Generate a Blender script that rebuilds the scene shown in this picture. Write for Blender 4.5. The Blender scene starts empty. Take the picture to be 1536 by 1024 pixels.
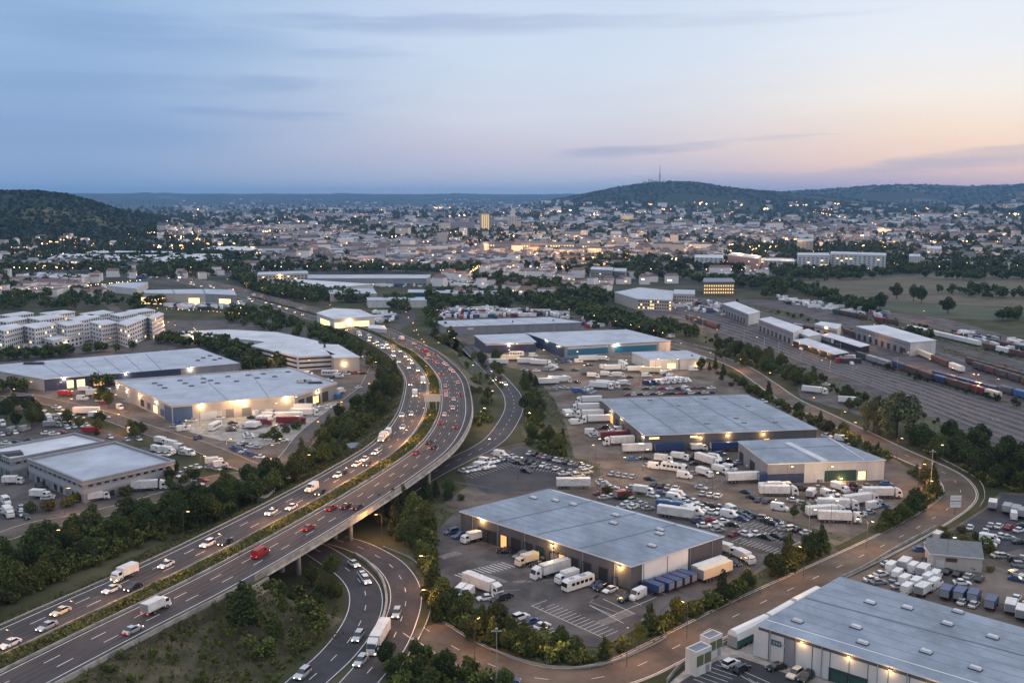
import bpy, math, random, itertools
import numpy as np
from mathutils import Vector, Matrix
random.seed(7); RNG = np.random.default_rng(7)
SC = bpy.context.scene
COL = SC.collection
F = 1493.3; HC = 100.0; PITCH = math.radians(8.23)
SP, CP = math.sin(PITCH), math.cos(PITCH)
R = math.radians

# ---------------------------------------------------------------- survey helpers
def ray(px, py):
    xc = (px - 768) / F; yc = (512 - py) / F
    return xc, CP + yc * SP, -SP + yc * CP
def G(px, py, z=0.0):
    """where a survey point of the photograph lies on the level z"""
    x, y, d = ray(px, py)
    t = (z - HC) / d
    return Vector((x * t, y * t))
def px_of(p):
    x, y, z = p[0], p[1], p[2] - HC
    dep = y * CP - z * SP
    up = y * SP + z * CP
    return 768 + F * x / max(dep, 1e-3), 512 - F * up / max(dep, 1e-3)

# ---------------------------------------------------------------- materials
MATS = {}
def lin(c):
    return tuple((v / 12.92 if v <= .04045 else ((v + .055) / 1.055) ** 2.4) for v in c)
def mat(name, col, rough=.6, var=.0, scale=1.0, metal=0.0, emit=None, estr=0.0, spec=.5, bump=0.0, stretch=(1, 1, 1), col2=None, island=None, sampled=True, detail=5, stain=0, stsc=.12):
    if name in MATS: return MATS[name]
    m = bpy.data.materials.new(name); m.use_nodes = True
    nt = m.node_tree; b = nt.nodes['Principled BSDF']
    b.inputs['Roughness'].default_value = rough
    b.inputs['Metallic'].default_value = metal
    b.inputs['Specular IOR Level'].default_value = spec
    b.inputs['Base Color'].default_value = (*col, 1)
    if emit:
        b.inputs['Emission Color'].default_value = (*emit, 1)
        b.inputs['Emission Strength'].default_value = estr
        if not sampled: m.cycles.emission_sampling = 'NONE'
    if var > 0 or col2 or bump > 0:
        geo = nt.nodes.new('ShaderNodeNewGeometry'); mp = nt.nodes.new('ShaderNodeMapping')
        mp.inputs['Scale'].default_value = [scale * s for s in stretch]
        nt.links.new(geo.outputs['Position'], mp.inputs['Vector'])
        n = nt.nodes.new('ShaderNodeTexNoise'); n.inputs['Scale'].default_value = 1; n.inputs['Detail'].default_value = detail
        n.inputs['Roughness'].default_value = .65
        nt.links.new(mp.outputs[0], n.inputs['Vector'])
        if var > 0 or col2:
            r = nt.nodes.new('ShaderNodeValToRGB')
            a = tuple(max(0, c * (1 - var)) for c in col); bb = col2 or tuple(c * (1 + var) for c in col)
            r.color_ramp.elements[0].position = .32; r.color_ramp.elements[0].color = (*a, 1)
            r.color_ramp.elements[1].position = .68; r.color_ramp.elements[1].color = (*bb, 1)
            nt.links.new(n.outputs['Fac'], r.inputs['Fac'])
            nt.links.new(r.outputs[0], b.inputs['Base Color'])
            if stain > 0:
                m2 = nt.nodes.new('ShaderNodeMapping'); m2.inputs['Scale'].default_value = [stsc] * 3; nt.links.new(geo.outputs['Position'], m2.inputs['Vector'])
                n2 = nt.nodes.new('ShaderNodeTexNoise'); n2.inputs['Scale'].default_value = 1; n2.inputs['Detail'].default_value = 9; n2.inputs['Roughness'].default_value = .72; n2.inputs['Distortion'].default_value = .6
                nt.links.new(m2.outputs[0], n2.inputs['Vector'])
                r2 = nt.nodes.new('ShaderNodeValToRGB'); e = r2.color_ramp.elements; k = 1 - stain
                e[0].position = .40; e[0].color = (k, k, k, 1); e[1].position = .52; e[1].color = (1, 1, 1, 1)
                x = e.new(.66); x.color = (1 + stain * .25,) * 3 + (1,)
                nt.links.new(n2.outputs['Fac'], r2.inputs['Fac'])
                mx = nt.nodes.new('ShaderNodeMix'); mx.data_type = 'RGBA'; mx.blend_type = 'MULTIPLY'; mx.inputs[0].default_value = 1
                nt.links.new(r.outputs[0], mx.inputs[6]); nt.links.new(r2.outputs[0], mx.inputs[7]); nt.links.new(mx.outputs[2], b.inputs['Base Color'])
        if bump > 0:
            bp = nt.nodes.new('ShaderNodeBump'); bp.inputs['Distance'].default_value = bump
            nt.links.new(n.outputs['Fac'], bp.inputs['Height']); nt.links.new(bp.outputs[0], b.inputs['Normal'])
    if island:
        geo2 = nt.nodes.new('ShaderNodeNewGeometry'); r = nt.nodes.new('ShaderNodeValToRGB')
        r.color_ramp.interpolation = 'CONSTANT'
        e = r.color_ramp.elements
        while len(e) < len(island): e.new(.5)
        for i, (p, c) in enumerate(island):
            e[i].position = p; e[i].color = (*c, 1)
        nt.links.new(geo2.outputs['Random Per Island'], r.inputs['Fac'])
        if emit: nt.links.new(r.outputs[0], b.inputs['Emission Color']); b.inputs['Base Color'].default_value = (0, 0, 0, 1)
        else: nt.links.new(r.outputs[0], b.inputs['Base Color'])
    MATS[name] = m
    return m
def leafmat(name, c0, c1, tint=(.10, .09, .02), tintamt=.5):
    m = bpy.data.materials.new(name); m.use_nodes = True; nt = m.node_tree
    b = nt.nodes['Principled BSDF']; b.inputs['Roughness'].default_value = .75; b.inputs['Specular IOR Level'].default_value = .15
    geo = nt.nodes.new('ShaderNodeNewGeometry'); r = nt.nodes.new('ShaderNodeValToRGB')
    r.color_ramp.elements[0].color = (*c0, 1); r.color_ramp.elements[1].color = (*c1, 1)
    nt.links.new(geo.outputs['Random Per Island'], r.inputs['Fac'])
    oi = nt.nodes.new('ShaderNodeObjectInfo'); n = nt.nodes.new('ShaderNodeTexNoise'); n.inputs['Scale'].default_value = .09; n.inputs['Detail'].default_value = 4
    nt.links.new(geo.outputs['Position'], n.inputs['Vector'])
    ad = nt.nodes.new('ShaderNodeMath'); ad.operation = 'ADD'; nt.links.new(n.outputs['Fac'], ad.inputs[0]); 
    mu = nt.nodes.new('ShaderNodeMath'); mu.operation = 'MULTIPLY'; mu.inputs[1].default_value = .5
    nt.links.new(oi.outputs['Random'], mu.inputs[0]); nt.links.new(mu.outputs[0], ad.inputs[1])
    mr = nt.nodes.new('ShaderNodeMapRange'); mr.inputs['From Min'].default_value = .35; mr.inputs['From Max'].default_value = 1.1
    mr.inputs['To Min'].default_value = .6; mr.inputs['To Max'].default_value = 1.7
    nt.links.new(ad.outputs[0], mr.inputs['Value'])
    mx = nt.nodes.new('ShaderNodeVectorMath'); mx.operation = 'SCALE'
    nt.links.new(r.outputs[0], mx.inputs[0]); nt.links.new(mr.outputs[0], mx.inputs['Scale'])
    hv = nt.nodes.new('ShaderNodeMix'); hv.data_type = 'RGBA'; nt.links.new(mx.outputs[0], hv.inputs[6])
    tn = nt.nodes.new('ShaderNodeVectorMath'); tn.operation = 'MULTIPLY'; tn.inputs[1].default_value = (1.9, 1.25, .75); nt.links.new(mx.outputs[0], tn.inputs[0]); nt.links.new(tn.outputs[0], hv.inputs[7])
    fr = nt.nodes.new('ShaderNodeMath'); fr.operation = 'FRACT'; f7 = nt.nodes.new('ShaderNodeMath'); f7.operation = 'MULTIPLY'; f7.inputs[1].default_value = 7.3
    nt.links.new(oi.outputs['Random'], f7.inputs[0]); nt.links.new(f7.outputs[0], fr.inputs[0])
    f2 = nt.nodes.new('ShaderNodeMath'); f2.operation = 'MULTIPLY'; f2.inputs[1].default_value = tintamt; nt.links.new(fr.outputs[0], f2.inputs[0])
    nt.links.new(f2.outputs[0], hv.inputs[0])
    nt.links.new(hv.outputs[2], b.inputs['Base Color'])
    MATS[name] = m
    return m

WHITE = mat('white_paint', (.62, .62, .62), .35)
CREAM = mat('cream_paint', (.62, .54, .40), .45)
GREYP = mat('grey_paint', (.22, .23, .25), .35)
SILVER = mat('silver_paint', (.45, .47, .5), .3, metal=.5)
BLACKP = mat('black_paint', (.012, .013, .017), .25)
NAVY = mat('navy_paint', (.02, .045, .13), .35)
BLUE = mat('blue_paint', (.035, .11, .27), .4)
RED = mat('red_paint', (.27, .018, .018), .4)
MAROON = mat('maroon_paint', (.16, .02, .03), .4)
GREENP = mat('green_paint', (.02, .10, .07), .5)
CARCOL = dict(w=('white', WHITE), c=('cream', CREAM), g=('grey', GREYP), s=('silver', SILVER), k=('black', BLACKP), n=('navy blue', NAVY),
              b=('blue', BLUE), r=('red', RED), m=('maroon', MAROON), q=('rust brown', mat('rust_brown', (.085, .040, .032), .7, var=.3, scale=.6)), z=('faded blue', mat('faded_blue_paint', (.035, .060, .13), .6, var=.25, scale=.6)), d=('dark grey', mat('dark_grey_wagon', (.05, .048, .05), .7, var=.3, scale=.6)))
GLASS = mat('dark_glass', (.01, .012, .016), .08, spec=.8)
TYRE = mat('tyre_rubber', (.015, .015, .015), .9)
RIM = mat('rim_metal', (.3, .3, .32), .4, metal=.8)
HEAD_OFF = mat('headlight_lens', (.6, .6, .62), .15)
TAIL_OFF = mat('tail_light_lens', (.25, .01, .01), .2)
HEAD_ON = mat('lit_headlight', (1, .9, .7), .3, emit=(1, .74, .42), estr=7, sampled=False)
TAIL_ON = mat('lit_tail_light', (.5, .02, .01), .3, emit=(1, .07, .03), estr=3, sampled=False)
DARKTRIM = mat('dark_trim', (.03, .032, .036), .6)
CHASSIS = mat('chassis_grey', (.05, .05, .055), .7)
TRAILW = mat('trailer_panel', (.60, .59, .58), .5, var=.12, scale=.35, stain=.18, stsc=.8)
ASPH = mat('asphalt', (.070, .064, .066), .82, var=.28, scale=.06, col2=(.120, .106, .102), stain=.3, spec=.2)
ASPHM = mat('motorway_asphalt', (.050, .047, .053), .85, var=.22, scale=.12, col2=(.076, .069, .072), stretch=(1, .35, 1), stain=.2, spec=.2)
ASPHD = mat('fresh_asphalt', (.042, .042, .050), .75, var=.25, scale=.1, stain=.25, spec=.2)
YARD = mat('yard_asphalt', (.086, .070, .060), .85, var=.35, scale=.05, col2=(.185, .150, .126), stain=.35, stsc=.09, detail=9, spec=.2)
ROADB = mat('worn_road', (.080, .064, .053), .85, var=.25, scale=.08, col2=(.132, .108, .088), stain=.25, detail=8, spec=.2)
CONCR = mat('concrete', (.24, .23, .215), .8, var=.25, scale=.3, col2=(.36, .345, .32), stain=.35, stsc=.25)
KERB = mat('kerb_stone', (.36, .34, .31), .8, var=.2, scale=.5)
PAINT = mat('road_paint', (.62, .60, .58), .6, var=.18, scale=1.1)
STEEL = mat('galvanised_steel', (.34, .36, .38), .45, metal=.5)
ROOFM = mat('roof_membrane', (.170, .212, .275), .55, var=.18, scale=.11, col2=(.240, .288, .358), stretch=(1, .3, 1), detail=8, stain=.24, stsc=.10)
ROOFL = mat('light_roof', (.31, .345, .415), .55, var=.13, scale=.09, col2=(.40, .435, .51), detail=8, stain=.15, stsc=.06)
ROOFW = mat('white_roof', (.44, .46, .51), .6, var=.14, scale=.07, col2=(.56, .575, .62), stain=.15, stsc=.05)
TRIM = mat('pale_roof_trim', (.58, .60, .63), .5)
SEAM = mat('roof_seam_dark', (.12, .145, .185), .6)
CLADG = mat('charcoal_cladding', (.085, .083, .09), .6, var=.15, scale=.4, stretch=(1, 1, .1))
CLADM = mat('mid_grey_cladding', (.21, .215, .235), .6, var=.14, scale=.3, stretch=(1, 1, .1))
CLADB = mat('blue_cladding', (.05, .10, .20), .5, var=.12, scale=.3)
CLADN = mat('navy_cladding', (.03, .045, .10), .5, var=.12, scale=.3)
CLADT = mat('teal_blue_cladding', (.02, .14, .24), .45, var=.12, scale=.3)
CLADW = mat('white_cladding', (.50, .495, .49), .6, var=.14, scale=.25, stretch=(1, 1, .2))
CLADBG = mat('beige_cladding', (.40, .355, .32), .65, var=.10, scale=.25, stretch=(1, 1, .2))
DOORD = mat('opening_shade', (.018, .017, .018), .7)  # dark colour on flush panels, painted in for the shade of a recess
DOORG = mat('green_shutter', (.02, .06, .045), .5)
DOORP = mat('grey_shutter', (.16, .16, .17), .5, var=.1, scale=1)
DOORLIT = mat('lit_opening', (.5, .3, .12), .6, emit=(1, .48, .16), estr=1.1, sampled=False)
WINLIT = mat('lit_window', (.5, .4, .2), .5, emit=(1, .66, .28), estr=2.2, sampled=False)
LAMPW = mat('warm_lamp', (1, .8, .5), .5, emit=(1, .52, .17), estr=9, sampled=False)
LAMPC = mat('pale_lamp', (1, .9, .8), .5, emit=(1, .80, .50), estr=9, sampled=False)
POLE = mat('lamp_pole_steel', (.10, .10, .10), .5, metal=.3)
BARK = mat('bark', (.06, .045, .033), .9)
GRASS = mat('grass', (.030, .042, .014), .9, var=.5, scale=.25, col2=(.072, .074, .030), detail=9, bump=.15)
SCRUB = mat('scrub_grass', (.036, .040, .017), .95, var=.45, scale=.20, col2=(.115, .095, .055), detail=9, bump=.3)
BALLAST = mat('rail_ballast', (.066, .058, .064), .9, var=.3, scale=.06, col2=(.115, .100, .105), stain=.3, stretch=(1, 1, 1), detail=8, spec=.2)
RAILS = mat('rail_steel', (.40, .38, .40), .4, metal=.3)
LEAF = leafmat('leaves_dark', (.009, .021, .007), (.048, .072, .022))
LEAF2 = leafmat('leaves_mid', (.016, .033, .009), (.074, .098, .027))
LEAF3 = leafmat('leaves_olive', (.024, .032, .010), (.098, .096, .030))
LEAFH = leafmat('leaves_hill', (.010, .020, .014), (.026, .044, .030))
LEAFW = leafmat('leaves_willow', (.034, .048, .026), (.115, .135, .065), tintamt=.08)

# ---------------------------------------------------------------- mesh builder
class MB:
    def __init__(s): s.v = []; s.f = []; s.m = []
    def quad(s, a, b, c, d, m=0):
        n = len(s.v); s.v += [a, b, c, d]; s.f.append((n, n + 1, n + 2, n + 3)); s.m.append(m)
    def poly(s, pts, m=0):
        n = len(s.v); s.v += list(pts); s.f.append(tuple(range(n, n + len(pts)))); s.m.append(m)
    def box(s, c, d, m=0, rz=0.0, top=None):
        """c = centre of the base, d = full size"""
        cx, cy, cz = c; hx, hy, h = d[0] / 2, d[1] / 2, d[2]
        ca, sa = math.cos(rz), math.sin(rz)
        tx, ty = (hx, hy) if top is None else (hx * top[0], hy * top[1])
        n = len(s.v)
        for (ax, ay, z) in ((hx, hy, 0), (tx, ty, h)):
            for sx, sy in ((-1, -1), (1, -1), (1, 1), (-1, 1)):
                x, y = sx * ax, sy * ay
                s.v.append((cx + x * ca - y * sa, cy + x * sa + y * ca, cz + z))
        for f in ((3, 2, 1, 0), (4, 5, 6, 7), (0, 1, 5, 4), (1, 2, 6, 5), (2, 3, 7, 6), (3, 0, 4, 7)):
            s.f.append(tuple(n + i for i in f)); s.m.append(m)
    def hexa(s, pts, m=0):
        n = len(s.v); s.v += list(pts)
        for f in ((3, 2, 1, 0), (4, 5, 6, 7), (0, 1, 5, 4), (1, 2, 6, 5), (2, 3, 7, 6), (3, 0, 4, 7)):
            s.f.append(tuple(n + i for i in f)); s.m.append(m)
    def prism(s, poly, z0, z1, m=0, mt=None, bottom=True):
        n = len(s.v); k = len(poly)
        s.v += [(p[0], p[1], z0) for p in poly] + [(p[0], p[1], z1) for p in poly]
        for i in range(k):
            j = (i + 1) % k; s.f.append((n + i, n + j, n + k + j, n + k + i)); s.m.append(m[i] if isinstance(m, (list, tuple)) else m)
        s.f.append(tuple(n + k + i for i in range(k))); s.m.append(mt if mt is not None else (m if isinstance(m, int) else 0))
        if bottom: s.f.append(tuple(n + i for i in reversed(range(k)))); s.m.append(mt if mt is not None else (m if isinstance(m, int) else 0))
    def cyl(s, a, b, r0, r1=None, n=8, m=0):
        r1 = r0 if r1 is None else r1
        a = Vector(a); b = Vector(b); d = (b - a).normalized()
        u = d.orthogonal().normalized(); w = d.cross(u)
        k = len(s.v)
        for p, r in ((a, r0), (b, r1)):
            for i in range(n):
                t = 2 * math.pi * i / n; s.v.append(tuple(p + u * (r * math.cos(t)) + w * (r * math.sin(t))))
        for i in range(n):
            j = (i + 1) % n; s.f.append((k + i, k + j, k + n + j, k + n + i)); s.m.append(m)
        s.f.append(tuple(k + i for i in reversed(range(n)))); s.m.append(m)
        s.f.append(tuple(k + n + i for i in range(n))); s.m.append(m)
    def loft(s, rings, m=0, caps=True, mats=None):
        n = len(rings[0]); k = len(s.v)
        for r in rings: s.v += list(r)
        for q in range(len(rings) - 1):
            for i in range(n):
                j = (i + 1) % n
                s.f.append((k + q * n + i, k + q * n + j, k + (q + 1) * n + j, k + (q + 1) * n + i)); s.m.append(m)
        if caps:
            s.f.append(tuple(k + i for i in reversed(range(n)))); s.m.append(m)
            s.f.append(tuple(k + (len(rings) - 1) * n + i for i in range(n))); s.m.append(m)
    def mesh(s, name, mats):
        me = bpy.data.meshes.new(name)
        me.from_pydata([tuple(v) for v in s.v], [], s.f)
        for mm in (mats if isinstance(mats, (list, tuple)) else [mats]): me.materials.append(mm)
        me.polygons.foreach_set('material_index', s.m)
        me.update()
        return me
    def build(s, name, mats, parent=None, kind=None):
        me = s.mesh(name, mats)
        return link(name, me, parent, kind)
def link(name, me, parent=None, kind=None, loc=None):
    o = bpy.data.objects.new(name, me); COL.objects.link(o)
    if parent is not None:
        o.parent = parent
        if me is not None and loc is None and parent.get('_world'):
            o.location = -parent.location
        if loc is not None: o.location = loc
    elif loc is not None: o.location = loc
    if kind: o['kind'] = kind
    return o
def npmesh(name, V, Q, mats, midx=None):
    """V (n,3), Q (m,k) faces"""
    me = bpy.data.meshes.new(name)
    k = Q.shape[1]; me.vertices.add(len(V)); me.vertices.foreach_set('co', V.astype(np.float32).ravel())
    me.loops.add(Q.size); me.loops.foreach_set('vertex_index', Q.astype(np.int32).ravel())
    me.polygons.add(len(Q)); me.polygons.foreach_set('loop_start', np.arange(0, Q.size, k, dtype=np.int32))
    me.polygons.foreach_set('loop_total', np.full(len(Q), k, dtype=np.int32))
    for mm in (mats if isinstance(mats, (list, tuple)) else [mats]): me.materials.append(mm)
    if midx is not None: me.polygons.foreach_set('material_index', midx.astype(np.int32))
    me.update(calc_edges=True)
    return me

REG = []   # every thing: (object, base label, where key)
def tag(o, label, cat, group=None, pos=None):
    o['category'] = cat; REG.append([o, label, pos if pos is not None else tuple(o.location)])
    if group: o['group'] = group
    return o
def thing(name, label, cat, loc, rz=0.0, group=None, world=False):
    o = bpy.data.objects.new(name, None); COL.objects.link(o)
    o.empty_display_size = .5
    o.location = loc; o.rotation_euler = (0, 0, rz)
    if world: o['_world'] = 1
    return tag(o, label, cat, group)
ORD = ['first', 'second', 'third', 'fourth', 'fifth', 'sixth', 'seventh', 'eighth', 'ninth', 'tenth', 'eleventh', 'twelfth', 'thirteenth', 'fourteenth', 'fifteenth',
       'sixteenth', 'seventeenth', 'eighteenth', 'nineteenth', 'twentieth', 'twenty-first', 'twenty-second', 'twenty-third', 'twenty-fourth', 'twenty-fifth', 'twenty-sixth']
def finish_labels():
    by = {}
    for r in REG: by.setdefault(r[1], []).append(r)
    for lab, rs in by.items():
        n = len(rs)
        if n == 1: rs[0][0]['label'] = lab
        elif n <= 26:
            rs.sort(key=lambda r: px_of(r[2])[0])
            for i, r in enumerate(rs):
                if n == 2: w = 'left one' if i == 0 else 'right one'
                else: w = 'leftmost' if i == 0 else 'rightmost' if i == n - 1 else ORD[i] + ' from left'
                r[0]['label'] = lab + ', ' + w
                if 'group' not in r[0]: r[0]['group'] = lab
        else:
            for r in rs:
                r[0]['label'] = lab
                if 'group' not in r[0]: r[0]['group'] = lab
def spline(pts, step=4.0):
    """Catmull-Rom through 2D/3D points, resampled evenly"""
    P = [Vector(p) for p in pts]
    P = [P[0] * 2 - P[1]] + P + [P[-1] * 2 - P[-2]]
    out = []
    for i in range(1, len(P) - 2):
        n = max(2, int((P[i + 1] - P[i]).length / 2))
        for k in range(n):
            t = k / n; a, b, c, d = P[i - 1], P[i], P[i + 1], P[i + 2]
            out.append(.5 * ((2 * b) + (c - a) * t + (2 * a - 5 * b + 4 * c - d) * t * t + (3 * b - a - 3 * c + d) * t ** 3))
    out.append(P[-2])
    L = [0]
    for i in range(1, len(out)): L.append(L[-1] + (out[i] - out[i - 1]).length)
    n = max(2, int(round(L[-1] / step))); res = []; j = 0
    for k in range(n + 1):
        s = L[-1] * k / n
        while j < len(L) - 2 and L[j + 1] < s: j += 1
        t = (s - L[j]) / max(1e-6, L[j + 1] - L[j]); res.append(out[j].lerp(out[j + 1], min(1, t)))
    return res
def normals2(line):
    N = []
    for i in range(len(line)):
        a = line[max(0, i - 1)]; b = line[min(len(line) - 1, i + 1)]
        d = Vector((b[0] - a[0], b[1] - a[1])).normalized(); N.append(Vector((d.y, -d.x)))   # points right of travel
    return N
def strip(mb, line, o0, o1, z=None, m=0, rng=None, N=None):
    """ribbon between lateral offsets o0<o1 (right positive)"""
    N = N or normals2(line)
    r = rng or (0, len(line) - 1)
    for i in range(r[0], r[1]):
        za = (line[i][2] if len(line[i]) > 2 else 0) + (z or 0); zb = (line[i + 1][2] if len(line[i]) > 2 else 0) + (z or 0)
        a, b = line[i], line[i + 1]
        p = [(a[0] + N[i].x * o0, a[1] + N[i].y * o0, za), (a[0] + N[i].x * o1, a[1] + N[i].y * o1, za),
             (b[0] + N[i + 1].x * o1, b[1] + N[i + 1].y * o1, zb), (b[0] + N[i + 1].x * o0, b[1] + N[i + 1].y * o0, zb)]
        mb.quad(*p, m)
def wallstrip(mb, line, o0, o1, zb, zt, m=0, rng=None, N=None, caps=True):
    """solid kerb/barrier following the line"""
    N = N or normals2(line); r = rng or (0, len(line) - 1); rings = []
    for i in range(r[0], r[1] + 1):
        a = line[i]; z = a[2] if len(a) > 2 else 0
        rings.append([(a[0] + N[i].x * o, a[1] + N[i].y * o, z + h) for o, h in ((o0, zb), (o1, zb), (o1, zt), (o0, zt))])
    mb.loft(rings, m, caps)
def dashes(mb, line, off, w, on, gap, z=.012, rng=None, N=None, m=0):
    N = N or normals2(line); step = (Vector(line[1][:2]) - Vector(line[0][:2])).length
    r = rng or (0, len(line) - 1); s = 0; i = r[0]
    nn = max(1, round(on / step)); ng = max(1, round(gap / step))
    while i + nn <= r[1]:
        strip(mb, line, off - w / 2, off + w / 2, z, m, (i, i + nn), N); i += nn + ng

# ---------------------------------------------------------------- camera, world, sun
cam = bpy.data.cameras.new('camera'); co = bpy.data.objects.new('camera', cam); COL.objects.link(co)
cam.sensor_width = 36; cam.lens = 36 * F / 1536; cam.clip_end = 60000; cam.clip_start = 1
co.location = (0, 0, HC); co.rotation_euler = (math.pi / 2 - PITCH, 0, 0)
SC.camera = co
SC.view_settings.view_transform = 'Standard'; SC.view_settings.look = 'None'; SC.view_settings.exposure = 0; SC.view_settings.gamma = 1
SC.cycles.max_bounces = 4; SC.cycles.diffuse_bounces = 2; SC.cycles.glossy_bounces = 2; SC.cycles.transmission_bounces = 2; SC.cycles.transparent_max_bounces = 4; SC.cycles.volume_bounces = 0
SC.cycles.sample_clamp_indirect = 4

W = bpy.data.worlds.new('World'); SC.world = W; W.use_nodes = True
nt = W.node_tree; bg = nt.nodes['Background']; N_ = nt.nodes.new; L_ = nt.links.new
tc = N_('ShaderNodeTexCoord'); sx = N_('ShaderNodeSeparateXYZ'); L_(tc.outputs['Generated'], sx.inputs[0])
def M(op, a, b=None, clamp=False):
    n = N_('ShaderNodeMath'); n.operation = op; n.use_clamp = clamp
    for i, v in enumerate((a, b)):
        if v is None: continue
        if hasattr(v, 'is_linked') or hasattr(v, 'links'): L_(v, n.inputs[i])
        else: n.inputs[i].default_value = v
    return n.outputs[0]
el = M('MULTIPLY', M('ARCSINE', sx.outputs['Z']), 180 / math.pi)      # degrees above the horizon
az = M('MULTIPLY', M('ARCTAN2', sx.outputs['X'], sx.outputs['Y']), 180 / math.pi)
# slow wobble so the colour bands are uneven like real cloud veils
cmb = N_('ShaderNodeCombineXYZ'); L_(M('MULTIPLY', az, .055), cmb.inputs[0]); L_(M('MULTIPLY', el, .42), cmb.inputs[1])
nz = N_('ShaderNodeTexNoise'); nz.inputs['Scale'].default_value = 1; nz.inputs['Detail'].default_value = 6; nz.inputs['Roughness'].default_value = .55
L_(cmb.outputs[0], nz.inputs['Vector'])
wob = M('SUBTRACT', nz.outputs['Fac'], .5)
elw = M('ADD', el, M('MULTIPLY', wob, 1.6))
def ramp(stops):
    r = N_('ShaderNodeValToRGB'); e = r.color_ramp.elements
    while len(e) < len(stops): e.new(.5)
    for i, (p, c) in enumerate(stops):
        e[i].position = p / 60; e[i].color = (*(lin([v / 255 for v in c]) if max(c) > 3 else c), 1)
    L_(M('DIVIDE', elw, 60, True), r.inputs['Fac'])
    return r.outputs[0]
ZEN = (1.0, 1.06, 1.2)
LEFT = ramp([(0, (142, 172, 206)), (1.5, (143, 172, 208)), (4, (140, 170, 211)), (7, (146, 177, 216)), (10.5, (158, 188, 224)), (18, (190, 208, 232)), (40, ZEN)])
MID = ramp([(0, (182, 196, 218)), (1.2, (197, 199, 218)), (2.6, (208, 203, 219)), (4.5, (212, 217, 230)), (7.5, (206, 220, 238)), (10.5, (202, 216, 238)), (18, (214, 224, 240)), (40, ZEN)])
RIGHT = ramp([(0, (222, 190, 200)), (.8, (242, 204, 200)), (1.8, (253, 216, 196)), (3.2, (254, 229, 207)), (5.5, (247, 239, 231)), (8, (234, 238, 244)), (10.5, (224, 233, 246)), (18, (225, 232, 244)), (40, ZEN)])
azw = M('ADD', az, M('MULTIPLY', wob, 10))
def mixc(f, a, b):
    m = N_('ShaderNodeMix'); m.data_type = 'RGBA'; L_(f, m.inputs['Factor']); 
    for s, i in ((a, 6), (b, 7)):
        if isinstance(s, tuple): m.inputs[i].default_value = (*s, 1)
        else: L_(s, m.inputs[i])
    return m.outputs[2]
def mr(v, a, b, c=0., d=1., smooth=True):
    n = N_('ShaderNodeMapRange'); n.interpolation_type = 'SMOOTHSTEP' if smooth else 'LINEAR'
    L_(v, n.inputs['Value']); n.inputs['From Min'].default_value = a; n.inputs['From Max'].default_value = b
    n.inputs['To Min'].default_value = c; n.inputs['To Max'].default_value = d
    return n.outputs[0]
sky = mixc(mr(azw, -24, 2), LEFT, MID)
sky = mixc(mr(azw, 2, 25), sky, RIGHT)
# thin cloud streaks: (azimuth, elevation, half width, half height, tilt, strength)
cmb2 = N_('ShaderNodeCombineXYZ'); L_(M('MULTIPLY', az, .16), cmb2.inputs[0]); L_(M('MULTIPLY', el, 2.2), cmb2.inputs[1])
nz2 = N_('ShaderNodeTexNoise'); nz2.inputs['Scale'].default_value = 1; nz2.inputs['Detail'].default_value = 7; L_(cmb2.outputs[0], nz2.inputs['Vector'])
wob2 = M('SUBTRACT', nz2.outputs['Fac'], .5)
tot = None
for (a0, e0, wa, he, tilt, st) in [(-4, 9.4, 12, .55, .008, .55), (10, 9.5, 10, .35, 0, .3), (-13.5, 6.1, 3.0, .45, 0, .55), (-14, 4.5, 5, .28, -.02, .45), (7.3, 2.65, 4.6, .34, .06, .8),
                                   (23.5, 1.75, 7, .42, .085, .85), (27, 2.3, 6, .35, .07, .6), (15, .95, 12, .45, .02, .55), (14.5, 3.2, 4, .14, .03, .3), (-21, 8.6, 9, 1.1, -.05, .45), (-26, 9.9, 5, .7, 0, .4),
                                   (-20, 5.9, 12, .6, .02, .3), (-9, 7.8, 4, .3, .03, .3), (-24, 3.2, 9, .8, 0, .25)]:
    da = M('DIVIDE', M('SUBTRACT', az, a0), wa)
    de = M('DIVIDE', M('SUBTRACT', M('SUBTRACT', el, e0), M('ADD', M('MULTIPLY', M('SUBTRACT', az, a0), tilt), M('MULTIPLY', wob2, .9))), he)
    d = M('ADD', M('MULTIPLY', da, da), M('MULTIPLY', de, de))
    s = M('MULTIPLY', mr(d, 1.6, 0), st * .72)
    tot = s if tot is None else M('MAXIMUM', tot, s)
tot = M('MULTIPLY', tot, mr(nz2.outputs['Fac'], .25, .6, .45, 1))
cloud = mixc(mr(az, -18, 22), lin((.42, .56, .76)), lin((.67, .69, .79)))
sky = mixc(tot, sky, cloud)
nish = N_('ShaderNodeTexSky'); nish.sky_type = 'NISHITA'; nish.sun_disc = False
nish.sun_elevation = R(1.5); nish.sun_rotation = R(58)
vm = N_('ShaderNodeVectorMath'); vm.operation = 'SCALE'; vm.inputs['Scale'].default_value = .012; L_(nish.outputs[0], vm.inputs[0])
va = N_('ShaderNodeVectorMath'); va.operation = 'ADD'; L_(sky, va.inputs[0]); L_(vm.outputs[0], va.inputs[1])
L_(va.outputs[0], bg.inputs['Color']); bg.inputs['Strength'].default_value = 1.04
W.cycles.sampling_method = 'MANUAL'; W.cycles.sample_map_resolution = 512

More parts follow.
